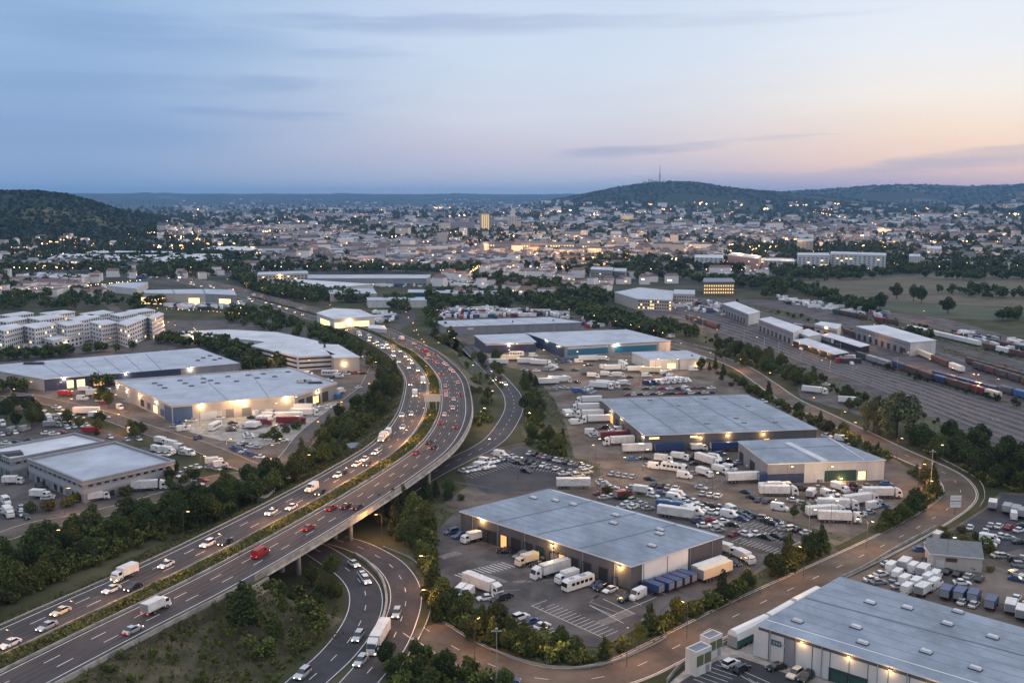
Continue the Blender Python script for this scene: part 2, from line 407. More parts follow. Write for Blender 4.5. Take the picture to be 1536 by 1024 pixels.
sun = bpy.data.lights.new('evening_glow', 'SUN'); so = bpy.data.objects.new('evening_glow', sun); COL.objects.link(so)
sun.energy = .75; sun.angle = R(22); sun.color = (1, .76, .58)
so.rotation_euler = Vector((math.sin(R(58)) * -1, -math.cos(R(58)), -math.tan(R(16)))).to_track_quat('-Z', 'Y').to_euler()
NLIGHT = 0
def point(loc, energy, parent=None, col=(1, .60, .28), r=.25, name='lamp_light'):
    global NLIGHT
    l = bpy.data.lights.new(name, 'POINT'); l.energy = energy; l.color = col; l.shadow_soft_size = r
    o = bpy.data.objects.new(name, l); COL.objects.link(o); o.location = loc
    if parent is not None: o.parent = parent
    NLIGHT += 1
    return o
def spot(loc, energy, parent, d, col=(1, .66, .36), ang=70, name='headlight_beam'):
    l = bpy.data.lights.new(name, 'SPOT'); l.energy = energy; l.color = col; l.shadow_soft_size = .1; l.spot_size = R(ang); l.spot_blend = .8
    o = bpy.data.objects.new(name, l); COL.objects.link(o); o.location = loc; o.parent = parent
    o.rotation_euler = Vector(d).to_track_quat('-Z', 'Y').to_euler()
    return o

# ---------------------------------------------------------------- terrain
def elev(py):   # tangent of the elevation angle of a photo row
    yc = (512 - py) / F
    return (-SP + yc * CP) / (CP + yc * SP)
HILLS = [  # skyline survey (px, py), r_foot, r_peak, r_back
    ([(-900, 300), (-300, 292), (-60, 288), (0, 287.5), (60, 288), (100, 292), (140, 302), (180, 315), (220, 327), (255, 338), (300, 352), (330, 360)], 1900, 3000, 5200),
    ([(770, 317), (800, 308), (840, 298.5), (880, 291), (930, 281), (975, 275), (1010, 273), (1050, 276), (1100, 283), (1160, 289), (1220, 294), (1300, 303), (1400, 318)], 4700, 7500, 11000),
    ([(1050, 312), (1120, 296), (1180, 288), (1230, 286), (1290, 281.5), (1340, 279), (1400, 279), (1460, 281), (1536, 280), (1700, 283), (1900, 290), (2600, 300)], 7200, 10500, 15000),
    ([(1330, 330), (1400, 318), (1450, 311), (1536, 306), (1700, 300)], 3600, 5200, 7000),
    ([(-2500, 291), (-300, 291), (100, 290.5), (400, 291), (700, 291.5), (900, 292), (1700, 291), (4000, 291)], 11000, 19000, 26000),
]
def az_of(px): return math.atan2((px - 768) / F, CP + .144 * SP)
def heights(X, Y):
    rr = np.hypot(X, Y); aa = np.arctan2(X, Y); H = np.zeros_like(rr)
    for sk, rf, rp, rb in HILLS:
        A = np.array([az_of(p[0]) for p in sk]); Hh = np.array([max(0, HC + rp * elev(p[1])) for p in sk])
        top = np.interp(aa, A, Hh, left=Hh[0] if sk[0][0] < -400 else 0, right=Hh[-1] if sk[-1][0] > 1600 else 0)
        up = np.clip((rr - rf) / (rp - rf), 0, 1); up = up * up * (3 - 2 * up)
        dn = np.clip((rb - rr) / (rb - rp), 0, 1); dn = dn * dn * (3 - 2 * dn)
        nzv = 1 + .10 * np.sin(X * .0031 + 1.3) * np.sin(Y * .0027) + .06 * np.sin(X * .011) * np.cos(Y * .009)
        H = np.maximum(H, top * up * dn * np.where(up > .97, 1, nzv))
    return H
def hz(x, y): return float(heights(np.array([x]), np.array([y]))[0])
az_l = np.concatenate([np.radians(np.arange(-180, -42, 6)), np.radians(np.arange(-42, 42.01, .2)), np.radians(np.arange(48, 180, 6))])
rad = np.concatenate([[.01, 200, 500, 900, 1300, 1700], np.geomspace(1850, 27000, 170)])
AA, RR = np.meshgrid(az_l, rad)
X = RR * np.sin(AA); Y = RR * np.cos(AA); Z = heights(X, Y)
Z += np.where(Z > 12, (RNG.random(Z.shape) - .5) * np.clip(Z * .05, 0, 7), 0)
V = np.stack([X.ravel(), Y.ravel(), Z.ravel()], 1)
na = len(az_l); nr = len(rad)
i0 = (np.arange(nr - 1)[:, None] * na + np.arange(na)[None, :]); j0 = (np.arange(nr - 1)[:, None] * na + (np.arange(na)[None, :] + 1) % na)
Q = np.stack([i0, j0, j0 + na, i0 + na], -1).reshape(-1, 4)
Q = Q[:, ::-1]
mg = bpy.data.materials.new('ground_cover'); mg.use_nodes = True; gt = mg.node_tree; gb = gt.nodes['Principled BSDF']
gb.inputs['Roughness'].default_value = .95; gb.inputs['Specular IOR Level'].default_value = .1
def gn(t, **k):
    n = gt.nodes.new(t)
    for a, b in k.items():
        if a in n.inputs: n.inputs[a].default_value = b
    return n
geo = gn('ShaderNodeNewGeometry')
def gnoise(sc, det=6, st=(1, 1, 1)):
    mp = gn('ShaderNodeMapping'); mp.inputs['Scale'].default_value = [sc * s for s in st]; gt.links.new(geo.outputs['Position'], mp.inputs[0])
    n = gn('ShaderNodeTexNoise', Scale=1.0, Detail=det); gt.links.new(mp.outputs[0], n.inputs['Vector']); return n.outputs['Fac']
def gramp(f, stops, const=False):
    r = gn('ShaderNodeValToRGB'); e = r.color_ramp.elements
    if const: r.color_ramp.interpolation = 'CONSTANT'
    while len(e) < len(stops): e.new(.5)
    for i, (p, c) in enumerate(stops): e[i].position = p; e[i].color = (*c, 1)
    gt.links.new(f, r.inputs[0]); return r.outputs[0]
def gmix(f, a, b):
    m = gn('ShaderNodeMix'); m.data_type = 'RGBA'; gt.links.new(f, m.inputs[0]); gt.links.new(a, m.inputs[6]); gt.links.new(b, m.inputs[7]); return m.outputs[2]
def gmr(f, a, b, c=0, d=1):
    m = gn('ShaderNodeMapRange'); m.inputs[1].default_value = a; m.inputs[2].default_value = b; m.inputs[3].default_value = c; m.inputs[4].default_value = d
    gt.links.new(f, m.inputs[0]); return m.outputs[0]
near = gramp(gnoise(.05, 9), [(.3, (.028, .036, .016)), (.5, (.050, .052, .026)), (.7, (.085, .075, .045))])
town = gramp(gnoise(.02, 8), [(.35, (.022, .032, .020)), (.5, (.05, .052, .048)), (.66, (.11, .10, .10))])
wood = gramp(gnoise(.012, 10), [(.3, (.010, .019, .013)), (.55, (.017, .030, .020)), (.75, (.026, .042, .028))])
fld = gramp(gnoise(.004, 2, (1, 1.6, 1)), [(.3, (.06, .065, .035)), (.5, (.10, .095, .055)), (.62, (.05, .07, .03))], True)
sp = gn('ShaderNodeSeparateXYZ'); gt.links.new(geo.outputs['Position'], sp.inputs[0])
ln = gn('ShaderNodeVectorMath'); ln.operation = 'LENGTH'; gt.links.new(geo.outputs['Position'], ln.inputs[0])
c = gmix(gmr(ln.outputs['Value'], 900, 1400), near, town)
c = gmix(gmr(sp.outputs['Z'], 6, 22), c, wood)
fm = gramp(gnoise(.0016, 3), [(.60, (0, 0, 0)), (.63, (1, 1, 1))])
c = gmix(fm, c, gmix(gmr(ln.outputs['Value'], 1500, 1900), c, fld))
gt.links.new(c, gb.inputs['Base Color'])
bp = gn('ShaderNodeBump', Distance=6.0); gt.links.new(gnoise(.03, 6), bp.inputs['Height']); 
gt.links.new(gmr(sp.outputs['Z'], 4, 15, 0, .9), bp.inputs['Strength']); gt.links.new(bp.outputs[0], gb.inputs['Normal'])
me = npmesh('ground', V, Q, mg)
gobj = link('ground', me, kind='structure')
# ================================================================ MOTORWAY
LiP = [(0, 984), (104, 934), (201, 890), (289, 848), (370, 809), (480, 750), (540, 715), (587, 684), (615, 660), (635, 625), (642, 600), (642, 575), (635, 557), (617, 537), (595, 520), (570, 509)]
RiP = [(0, 1004), (201, 915), (279, 875), (370, 824), (492, 755), (525, 732), (570, 707), (620, 675), (650, 642), (660, 620), (662, 595), (660, 572), (650, 555), (632, 537), (607, 520), (580, 505)]
def hwz(py): return 8.0 if py >= 645 else max(.6, .6 + 7.4 * (py - 512) / 133)
def along(P, z=True):
    q = []
    for p in P:
        zz = hwz(p[1]); g = G(p[0], p[1], zz); q.append((g.x, g.y, zz))
    return np.array(q)
Li, Ri = along(LiP), along(RiP)
ys = np.concatenate([np.linspace(186, 640, 30)])
cx = .5 * (np.interp(ys, Li[:, 1], Li[:, 0]) + np.interp(ys, Ri[:, 1], Ri[:, 0])); cz = np.interp(ys, Li[:, 1], Li[:, 2])
cx[ys < 192] = np.nan
pts = [(x, y, z) for x, y, z in zip(cx, ys, cz) if x == x]
d0 = (Vector(pts[0]) - Vector(pts[3])).normalized(); st = Vector(pts[0])
pre = [tuple(st + d0 * k) for k in (120, 60)]
pre = [(p[0], p[1], 8.0) for p in pre]
post = [(*G(px, py, .6), .6) for px, py in [(560, 500), (530, 490), (497, 480), (465, 470.5), (435, 462), (405, 453.5), (375, 445), (345, 436), (310, 427), (270, 419), (230, 412)]]
raw = pre + pts[::2] + [tuple(p) for p in post]
MW = spline(raw, 4.0); MN = normals2(MW); NS = len(MW)
MWA = np.array([tuple(p) for p in MW])
def mw_station(x, y):
    d = (MWA[:, 0] - x) ** 2 + (MWA[:, 1] - y) ** 2; i = int(d.argmin()); i = min(max(i, 0), NS - 1)
    off = (x - MW[i].x) * MN[i].x + (y - MW[i].y) * MN[i].y
    return i, off
def mw_at(px, py):
    z = 8.0 if py > 640 else 4
    for _ in range(4):
        g = G(px, py, z); i, off = mw_station(g.x, g.y); z = MW[i].z
    return g.x, g.y, z, math.atan2(MN[i].x, -MN[i].y), off, i
IA = mw_station(*G(452, 845, 8))[0]        # where the viaduct leaves its abutment
IB = mw_station(*G(700, 572, 6))[0]        # where it lands again
LH, RH = 3.0, 3.0
mb = MB(); strip(mb, MW, -15.4, -LH, -.0); strip(mb, MW, RH, 17.2, -.0)
mb.build('motorway', ASPHM, kind='structure')
mb = MB()
for o in (-3.7, -14.3, 3.7, 14.6): strip(mb, MW, o - .11, o + .11, .012, 0, (0, NS - 1), MN)
for o in (-7.2, -10.8, 7.3, 10.9): dashes(mb, MW, o, .2, 4, 8, .012, (0, NS - 1), MN)
mb.build('motorway_markings', PAINT, kind='structure')
WEAR = mat('tyre_worn_asphalt', (.034, .031, .035), .8, var=.3, scale=.3, col2=(.066, .057, .058), stretch=(1, .3, 1)); mb = MB()
for o in (-5.5, -9.0, -12.5, 5.5, 9.1, 12.7):
    for q in (-.8, .8): strip(mb, MW, o + q - .33, o + q + .33, .006, 0, (0, NS - 1), MN)
mb.build('motorway_wear', WEAR, kind='structure')
mb = MB()
for i in range(IA, IB, 9):
    p, n = MW[i], MN[i]; t = Vector((-n.y, n.x)) * .14
    mb.quad((p.x + n.x * 3.1 - t.x, p.y + n.y * 3.1 - t.y, p.z + .016), (p.x + n.x * 17.1 - t.x, p.y + n.y * 17.1 - t.y, p.z + .016), (p.x + n.x * 17.1 + t.x, p.y + n.y * 17.1 + t.y, p.z + .016), (p.x + n.x * 3.1 + t.x, p.y + n.y * 3.1 + t.y, p.z + .016))
mb.build('expansion_joints', DARKTRIM, kind='structure')
# embankment and viaduct
mb = MB(); rings = []
def toe(i):
    if i < IA - 2: return 17.3, 17.3 + max(2.5 * MW[i].z + 4, 3)
    if i <= IB: return 3.2, 4.0
    return 17.3, 17.3 + 2.0 * MW[i].z + 2
def ring(i, a):
    p, n, z = MW[i], MN[i], MW[i].z
    r0, r1 = a
    dr = 4.2 * max(0, min(1, (i - (IA - 14)) / 9)) if i <= IA - 2 and r0 > 10 else 0
    offs = [(-15.5 - 2.0 * z - 2, -.3), (-15.5, z - .08), (r0 + (.72 if dr else 0), z - .08), (r0 + (1.25 if dr else .02), z - .1 - dr), (r1, -.3)]
    return [(p.x + n.x * o, p.y + n.y * o, h) for o, h in offs]
seq = []
for i in range(NS):
    if i == IA - 2: seq.append(ring(i, (17.3, 17.3 + 24))); seq.append(ring(i, (3.2, 4.0)))
    elif i == IB + 1: seq.append(ring(i, (3.2, 4.0))); seq.append(ring(i, (17.3, 17.3 + 2 * MW[i].z + 2)))
    else: seq.append(ring(i, toe(i)))
mb.loft(seq, 0, True)
mb.build('motorway_embankment', SCRUB, kind='structure')
bridge = thing('motorway_viaduct', 'curved concrete motorway viaduct on tall piers above the slip road', 'bridge', (MW[(IA + IB) // 2].x, MW[(IA + IB) // 2].y, 0), world=True)
mb = MB(); rings = []
for i in range(IA - 3, IB + 3):
    p, n, z = MW[i], MN[i], MW[i].z
    rings.append([(p.x + n.x * o, p.y + n.y * o, z + h) for o, h in ((3.0, -.03), (17.6, -.03), (18.0, -.45), (15.5, -.75), (14.6, -1.75), (6.6, -1.75), (5.6, -.8), (3.0, -.7))])
mb.loft(rings[::1], 0); mb.build('girder', CONCR, bridge)
mb = MB(); wallstrip(mb, MW, 17.25, 17.55, -.02, .95, 0, (IA - 3, IB + 2), MN); mb.build('parapet', CONCR, bridge)
mb = MB()
for h in (1.15, 1.4): wallstrip(mb, MW, 17.36, 17.44, h - .05, h, 0, (IA - 3, IB + 2), MN)
for i in range(IA - 3, IB + 2): mb.box((MW[i].x + MN[i].x * 17.4, MW[i].y + MN[i].y * 17.4, MW[i].z + .95), (.08, .08, .45))
mb.build('railing', STEEL, bridge)
mb = MB(); i = IA - 2; p, n = MW[i], MN[i]; t = Vector((-n.y, n.x)); z = MW[i].z
for a, b in ((3.2, 18.2),):
    pp = [(p.x + n.x * a, p.y + n.y * a), (p.x + n.x * b, p.y + n.y * b), (p.x + n.x * b + t.x * 1.2, p.y + n.y * b + t.y * 1.2), (p.x + n.x * a + t.x * 1.2, p.y + n.y * a + t.y * 1.2)]
    mb.prism(pp[::-1], -.5, z - 1.76)
wp = [(p.x + n.x * 18.0, p.y + n.y * 18.0), (p.x + n.x * 18.5, p.y + n.y * 18.5), (p.x + n.x * 18.5 - t.x * 13, p.y + n.y * 18.5 - t.y * 13), (p.x + n.x * 18 - t.x * 13, p.y + n.y * 18 - t.y * 13)]
mb.prism(wp, -.5, z - .5)
mb.build('abutment', CONCR, bridge)
for px, py in [(471, 838), (538, 795), (617, 742), (655, 712), (694, 660), (704, 600)]:
    x, y, z, h, off, i = mw_at(px, py - 20); p, n = MW[i], MN[i]
    mb = MB()
    for o in (8.2, 13.4): mb.cyl((p.x + n.x * o, p.y + n.y * o, -.3), (p.x + n.x * o, p.y + n.y * o, z - 2.5), .7, .7, 10)
    mb.box((p.x + n.x * 10.6, p.y + n.y * 10.6, z - 2.6), (1.5, 10.0, .84), 0, h + 0, None) if False else None
    c, s = math.cos(h), math.sin(h)
    q = []
    for zz, w in ((z - 2.9, 6.6), (z - 1.78, 9.6)):
        for sx_, sy_ in ((-.7, -1), (.7, -1), (.7, 1), (-.7, 1)):
            ox = sx_; oy = sy_ * w / 2
            q.append((p.x + n.x * (10.7 - oy) + -n.y * ox, p.y + n.y * (10.7 - oy) + n.x * ox, zz))
    mb.hexa(q); mb.build('pier', CONCR, bridge)
# barriers
def barrier(name, label, line, o0, o1, zb, zt, m, rng=None, N=None, posts=None, cat='barrier', grp='crash barriers along the motorway'):
    i = (rng[0] + rng[1]) // 2 if rng else len(line) // 2
    zz = line[i][2] if len(line[i]) > 2 else 0
    t = thing(name, label, cat, (line[i][0], line[i][1], zz), world=True, group=grp)
    mb = MB(); wallstrip(mb, line, o0, o1, zb, zt, 0, rng, N); mb.build('rail' if posts else 'wall', m, t)
    if posts:
        N = N or normals2(line); r = rng or (0, len(line) - 1); ks = list(range(r[0], r[1] + 1, 2)); oc = (o0 + o1) / 2
        pm = MB(); pm.box((0, 0, -.1), (.12, .12, zt + .08)); pm = pm.mesh('post', STEEL)
        near = sorted(ks, key=lambda k: math.hypot(line[k][0], line[k][1]))
        def at(k): return (line[k][0] + N[k].x * oc, line[k][1] + N[k].y * oc, line[k][2] if len(line[k]) > 2 else 0)
        for k in near[:100]: link('post', pm, t, loc=Vector(at(k)) - t.location)
        if len(near) > 100:
            mb = MB()
            for k in near[100:]: mb.box((at(k)[0], at(k)[1], at(k)[2] - .1), (.12, .12, zt + .08))
            mb.build('posts', STEEL, t)['kind'] = 'stuff'
    return t
barrier('crash_barrier', 'low concrete wall on the right edge of the motorway before the viaduct', MW, 17.25, 17.55, -.3, .95, CONCR, (0, IA - 4), MN)
barrier('crash_barrier', 'low concrete wall on the right edge of the motorway beyond the viaduct', MW, 17.25, 17.55, -.3, .95, CONCR, (IB + 3, NS - 1), MN)
barrier('crash_barrier', 'long steel guard rail along the left edge of the motorway', MW, -15.3, -15.15, .45, .75, STEEL, (0, NS - 1), MN, True)
barrier('crash_barrier', 'concrete kerb wall on the left side of the planted median', MW, -3.0, -2.7, -.1, .6, CONCR, (0, NS - 1), MN)
barrier('crash_barrier', 'concrete kerb wall on the right side of the planted median', MW, 2.7, 3.0, -.1, .6, CONCR, (0, NS - 1), MN)
mb = MB(); strip(mb, MW, -2.7, 2.7, .06, 0, (0, NS - 1), MN); mb.build('median_soil', GRASS, kind='structure')

# leaf clouds as plain numbers
def leafcloud(C, size, rnd=RNG, flat=.0):
    """C (n,3) centres -> quads with random orientation"""
    n = len(C); a = rnd.normal(size=(n, 3)); a /= np.linalg.norm(a, axis=1)[:, None]
    b = rnd.normal(size=(n, 3)); b -= (a * b).sum(1)[:, None] * a; b /= np.linalg.norm(b, axis=1)[:, None]
    s = (size * rnd.uniform(.6, 1.35, n))[:, None] if np.isscalar(size) else (size * rnd.uniform(.6, 1.35, n))[:, None]
    P = np.stack([C - a * s - b * s * .6, C + a * s - b * s * .45, C + a * s * .8 + b * s * .6, C - a * s * .9 + b * s * .5], 1)
    return P.reshape(-1, 3), np.arange(4 * n).reshape(n, 4)
# hedge in the median
n = 26000; idx = RNG.uniform(0, NS - 90, n); i = idx.astype(int); fr = idx - i
P0 = MWA[i] * (1 - fr[:, None]) + MWA[np.minimum(i + 1, NS - 1)] * fr[:, None]
Nn = np.array([(v.x, v.y) for v in MN])[i]
lump = .75 + .45 * np.sin(idx * .9) * np.sin(idx * .37 + 1)
off = RNG.uniform(-1, 1, n); hh = RNG.uniform(0, 1, n) ** .6 * (1 - off ** 2 * .7) * 1.45 * lump
C = P0 + np.stack([Nn[:, 0] * off * 2.3, Nn[:, 1] * off * 2.3, hh + .1], 1)
V_, Q_ = leafcloud(C, .28); o = link('median_hedge', npmesh('median_hedge', V_, Q_, LEAF2), kind='stuff'); tag(o, 'low shaggy hedge growing in the motorway median', 'hedge', pos=tuple(MW[60]))
# scrub on the embankments
n = 120000; idx = RNG.uniform(0, NS - 160, n); i = idx.astype(int); fr = (idx - i)[:, None]; p0 = MWA[i] * (1 - fr) + MWA[i + 1] * fr; MNA = np.array([(v.x, v.y) for v in MN]); Nn = MNA[i] * (1 - fr) + MNA[i + 1] * fr
right = (RNG.random(n) < .6) & (i < IA - 3)
sl = RNG.random(n); zz = p0[:, 2]
offl = -15.9 - sl * (2.0 * zz + 5); offr = 17.8 + sl * (2.5 * zz + 6)
off = np.where(right, offr, offl); h = np.clip(zz * (1 - sl * np.where(right, 1.05, 1.2)), 0, 8) 
C = np.stack([p0[:, 0] + Nn[:, 0] * off, p0[:, 1] + Nn[:, 1] * off, h + RNG.uniform(0, .5, n)], 1)
keep = np.sin(C[:, 0] * .35 + np.sin(C[:, 1] * .13) * 2) * np.sin(C[:, 1] * .31 + 1) + RNG.normal(0, .7, n) > .1
V_, Q_ = leafcloud(C[keep], .24); o = link('embankment_scrub', npmesh('scrub', V_, Q_, [LEAF3]), kind='stuff'); tag(o, 'tufts of scrub on the motorway embankment slopes', 'scrub', pos=tuple(MW[40]))

# ================================================================ OTHER ROADS
def road(name, pxs, width, m, z=.06, edge=True, centre='dash', step=3.0, ext=None, kerb=False, z3=None):
    L = spline([(*G(px, py), 0.0) for px, py in pxs], step); N = normals2(L)
    mb = MB(); strip(mb, L, -width / 2, width / 2, z, 0, None, N); mb.build(name, m, kind='structure')
    mk = MB()
    if edge:
        for o in (-width / 2 + .45, width / 2 - .45): strip(mk, L, o - .09, o + .09, z + .008, 0, (0, len(L) - 1), N)
    if centre == 'dash': dashes(mk, L, 0, .16, 3, 6, z + .008, None, N)
    if edge or centre: mk.build(name + '_markings', PAINT, kind='structure')
    if kerb:
        kb = MB()
        for a, b in ((-width / 2 - .25, -width / 2), (width / 2, width / 2 + .25)): wallstrip(kb, L, a, b, 0, .14, 0, None, N)
        kb.build(name + '_kerbs', KERB, kind='structure')
    return L, N
loop_in, LN1 = road('slip_road', [(445, 812), (478, 826), (503, 842), (527, 858), (545, 880), (549, 905), (541, 932), (522, 962), (497, 990), (465, 1018), (430, 1050)], 9.0, ASPHD, .07)
loop_out, LN2 = road('slip_road', [(505, 810), (530, 817), (557, 829), (585, 847), (604, 872), (609, 900), (600, 934), (581, 973), (550, 1010), (515, 1050)], 8.6, ASPHM, .08)
ramp, RN = road('slip_road', [(700, 520), (718, 537), (742, 561), (756, 576), (768, 592), (771, 612), (762, 633), (746, 655), (725, 671), (687, 690), (655, 706), (620, 726), (590, 746)], 9.6, ASPHD, .07)
main, MNN = road('main_road', [(636, 940), (672, 964), (714, 986), (764, 1006), (820, 1018), (880, 1018), (940, 1004), (1000, 976), (1078, 935), (1140, 904), (1200, 876), (1262, 847), (1335, 812), (1385, 785), (1428, 757), (1440, 738), (1428, 718), (1402, 702), (1350, 679), (1290, 650), (1232, 622), (1185, 600), (1150, 576), (1112, 551), (1070, 535), (1017, 520), (960, 506), (900, 494)], 11.0, ROADB, .06, True, None, kerb=True)
mk = MB(); dashes(mk, main, 0.2, .15, 3, 9, .068, (0, 100), MNN); mk.build('main_road_centre_line', PAINT, kind='structure')
svc, SN = road('service_road', [(-60, 816), (0, 806), (50, 789), (120, 777), (200, 757), (265, 738), (320, 719), (365, 712), (400, 713), (440, 716), (475, 716)], 8.5, ROADB, .05, False, None, kerb=True)
est, EN = road('estate_road', [(-40, 586), (20, 592), (62, 600), (112, 611), (162, 624), (205, 639), (250, 654), (290, 666), (328, 681), (365, 697), (400, 711)], 9.5, ROADB, .055, False, None, kerb=True)
lane, LN = road('lane', [(400, 708), (432, 690), (462, 652), (490, 628), (512, 611), (535, 594), (552, 580), (562, 560), (566, 545), (548, 532)], 9.0, ASPH, .05, False, None, kerb=True)
yardroad, YN = road('yard_road', [(700, 520), (735, 530), (780, 545), (840, 556)], 10, YARD, .05, False, None)
for nm, pts_, w in [('town_road', [(577, 500), (600, 488), (612, 478), (610, 465), (590, 455)], 12), ('town_road', [(1160, 410), (1250, 440), (1330, 470), (1450, 505), (1560, 545)], 9),
                   ('town_road', [(700, 425), (780, 441), (860, 458), (930, 475), (1000, 505), (1060, 530)], 9), ('town_road', [(0, 452), (80, 447), (150, 452), (180, 470), (210, 490)], 9),
                   ('town_road', [(230, 412), (300, 408), (420, 402), (640, 399), (900, 400), (1200, 404), (1536, 404)], 16)]:
    road(nm, pts_, w, ROADB if w < 12 else ASPHM, .09, False, None, step=8)
def sheet(name, px, m, z): 
    mb = MB(); P = [(*G(*p), z) for p in px]
    a = sum(P[i][0] * P[(i + 1) % len(P)][1] - P[(i + 1) % len(P)][0] * P[i][1] for i in range(len(P)))
    mb.poly(P if a > 0 else P[::-1]); return mb.build(name, m, kind='structure')
sheet('yard', [(640, 800), (668, 752), (702, 728), (690, 705), (742, 672), (790, 662), (800, 560), (720, 540), (700, 515), (1000, 520), (1070, 548), (1150, 590), (1230, 640), (1345, 690), (1392, 722), (1380, 748), (1330, 780), (1262, 815), (1205, 836), (1165, 842), (1120, 868), (1035, 905), (960, 938), (905, 970), (860, 968), (760, 930), (700, 912), (668, 880)], YARD, .02)
sheet('car_park', [(655, 782), (695, 770), (950, 895), (1088, 826), (1165, 832), (1120, 866), (1035, 903), (960, 936), (905, 968), (862, 966), (762, 928), (702, 908), (668, 870), (640, 830)], ASPH, .03)
sheet('car_park', [(700, 722), (735, 697), (775, 672), (800, 676), (880, 690), (905, 712), (870, 722), (800, 736), (730, 740)], ASPHD, .032)
sheet('car_park', [(905, 740), (1000, 748), (1150, 775), (1262, 806), (1240, 812), (1190, 838), (1085, 805), (950, 768), (880, 742)], ASPH, .034)
sheet('yard', [(1300, 855), (1398, 804), (1432, 790), (1476, 762), (1500, 738), (1620, 740), (1750, 1060), (1540, 950), (1262, 870)], YARD, .02)
sheet('car_park', [(1436, 792), (1478, 764), (1506, 742), (1620, 745), (1640, 800), (1500, 830), (1400, 815)], ASPHD, .03)
sheet('yard', [(985, 1040), (1050, 985), (1120, 952), (1142, 948), (1420, 1062), (1400, 1120), (960, 1100)], CONCR, .02)
sheet('car_park', [(1000, 1034), (1075, 990), (1110, 985), (1175, 1008), (1260, 1045), (1200, 1100), (960, 1090)], ASPHD, .03)
sheet('yard', [(-80, 720), (0, 690), (125, 650), (180, 660), (265, 700), (300, 705), (270, 730), (160, 765), (0, 800), (-80, 812)], ASPH, .02)
sheet('yard', [(0, 600), (60, 560), (300, 560), (350, 545), (520, 560), (560, 560), (545, 592), (500, 620), (470, 650), (430, 685), (400, 705), (360, 694), (285, 662), (190, 632), (100, 606)], YARD, .02)
sheet('yard', [(255, 640), (300, 626), (470, 612), (505, 600), (515, 608), (470, 640), (440, 660), (395, 668), (330, 660)], CONCR, .03)
sheet('yard', [(0, 480), (250, 480), (420, 480), (540, 512), (560, 540), (545, 560), (340, 560), (0, 590)], ASPH, .015)
sheet('yard', [(640, 470), (880, 474), (1010, 500), (1000, 522), (760, 530), (700, 515), (650, 500)], YARD, .018)
sheet('rail_ballast', [(935, 440), (1080, 448), (1200, 452), (1420, 478), (1640, 540), (1640, 730), (1536, 678), (1400, 632), (1230, 572), (1090, 524), (1000, 490), (940, 462)], BALLAST, .02)
for P_, m_ in [([(1190, 418), (1330, 412), (1536, 408), (1700, 420), (1700, 440), (1530, 440), (1330, 442), (1260, 448)], (.068, .060, .034)),
               ([(1255, 449), (1340, 443), (1530, 441), (1700, 442), (1700, 458), (1540, 462), (1330, 452)], (.082, .069, .040)), ([(1280, 455), (1360, 453), (1500, 462), (1640, 470), (1600, 484), (1400, 476)], (.034, .050, .020)),
               ([(1180, 425), (1210, 421), (1300, 460), (1260, 458)], (.038, .046, .022))]:
    sheet('field', P_, mat('field_%d' % int(m_[0] * 1000), m_, .95, var=.38, stain=.3, stsc=.012, scale=.02, stretch=(1, 5, 1), detail=8), .03 + m_[0] * .1)
sheet('yard', [(1195, 574), (1236, 568), (1340, 608), (1300, 626), (1200, 596)], ASPH, .04)
sheet('car_park', [(0, 640), (60, 633), (160, 645), (212, 664), (150, 669), (112, 649), (0, 676)], ASPH, .035)
sheet('yard', [(30, 574), (66, 580), (170, 574), (172, 605), (110, 606), (40, 596)], YARD, .032)
# grass islands in the yards
VERGES = []
for P_ in [[(800, 560), (832, 600), (850, 640), (862, 690), (900, 696), (905, 712), (830, 690), (790, 668), (780, 640), (790, 600)], [(1300, 792), (1345, 775), (1392, 742), (1400, 725), (1420, 742), (1380, 775), (1310, 806)],
           [(690, 912), (760, 932), (860, 970), (905, 972), (1035, 908), (1170, 846), (1245, 812), (1258, 826), (1170, 872), (1020, 945), (910, 1000), (850, 1006), (760, 985), (690, 950)], [(560, 760), (640, 750), (690, 762), (650, 800), (665, 880), (690, 912), (690, 945), (650, 930), (638, 880), (606, 830)],
           [(1400, 800), (1440, 792), (1500, 822), (1500, 838), (1384, 838)], [(655, 480), (640, 500), (690, 512), (740, 560), (700, 560)], [(905, 736), (1000, 742), (1150, 772), (1270, 806), (1262, 812), (1140, 777), (990, 748), (905, 742)],
           [(430, 690), (470, 655), (520, 615), (560, 588), (570, 548), (600, 560), (600, 600), (560, 660), (480, 712), (430, 712)]]:
    sheet('verge', P_, GRASS, .045)
    VERGES.append(P_)
for P_ in ([(1000, 480), (1060, 498), (1160, 532), (1230, 561), (1290, 584), (1378, 618), (1450, 650), (1536, 686), (1600, 712), (1600, 730), (1440, 668), (1340, 628), (1230, 582), (1100, 532), (1000, 493)], [(1290, 470), (1400, 491), (1536, 528), (1600, 546), (1600, 556), (1500, 536), (1380, 505), (1280, 479)],
           [(1100, 452), (1180, 466), (1290, 497), (1290, 503), (1170, 473), (1095, 457)], [(1410, 520), (1500, 545), (1600, 575), (1600, 581), (1500, 552), (1410, 526)], [(1300, 545), (1378, 561), (1450, 584), (1540, 611), (1540, 615), (1440, 588), (1360, 566)]):
    sheet('verge', P_, GRASS, .07); VERGES.append(P_)
def polyarea(P): return abs(sum(P[i][0] * P[i - 1][1] - P[i - 1][0] * P[i][1] for i in range(len(P)))) / 2
def in_np(x, y, P):
    c = np.zeros(len(x), bool)
    for i in range(len(P)):
        a, b = P[i], P[i - 1]
        with np.errstate(divide='ignore', invalid='ignore'): c ^= ((a[1] > y) != (b[1] > y)) & (x < (b[0] - a[0]) * (y - a[1]) / (b[1] - a[1] + 1e-9) + a[0])
    return c
CC = []
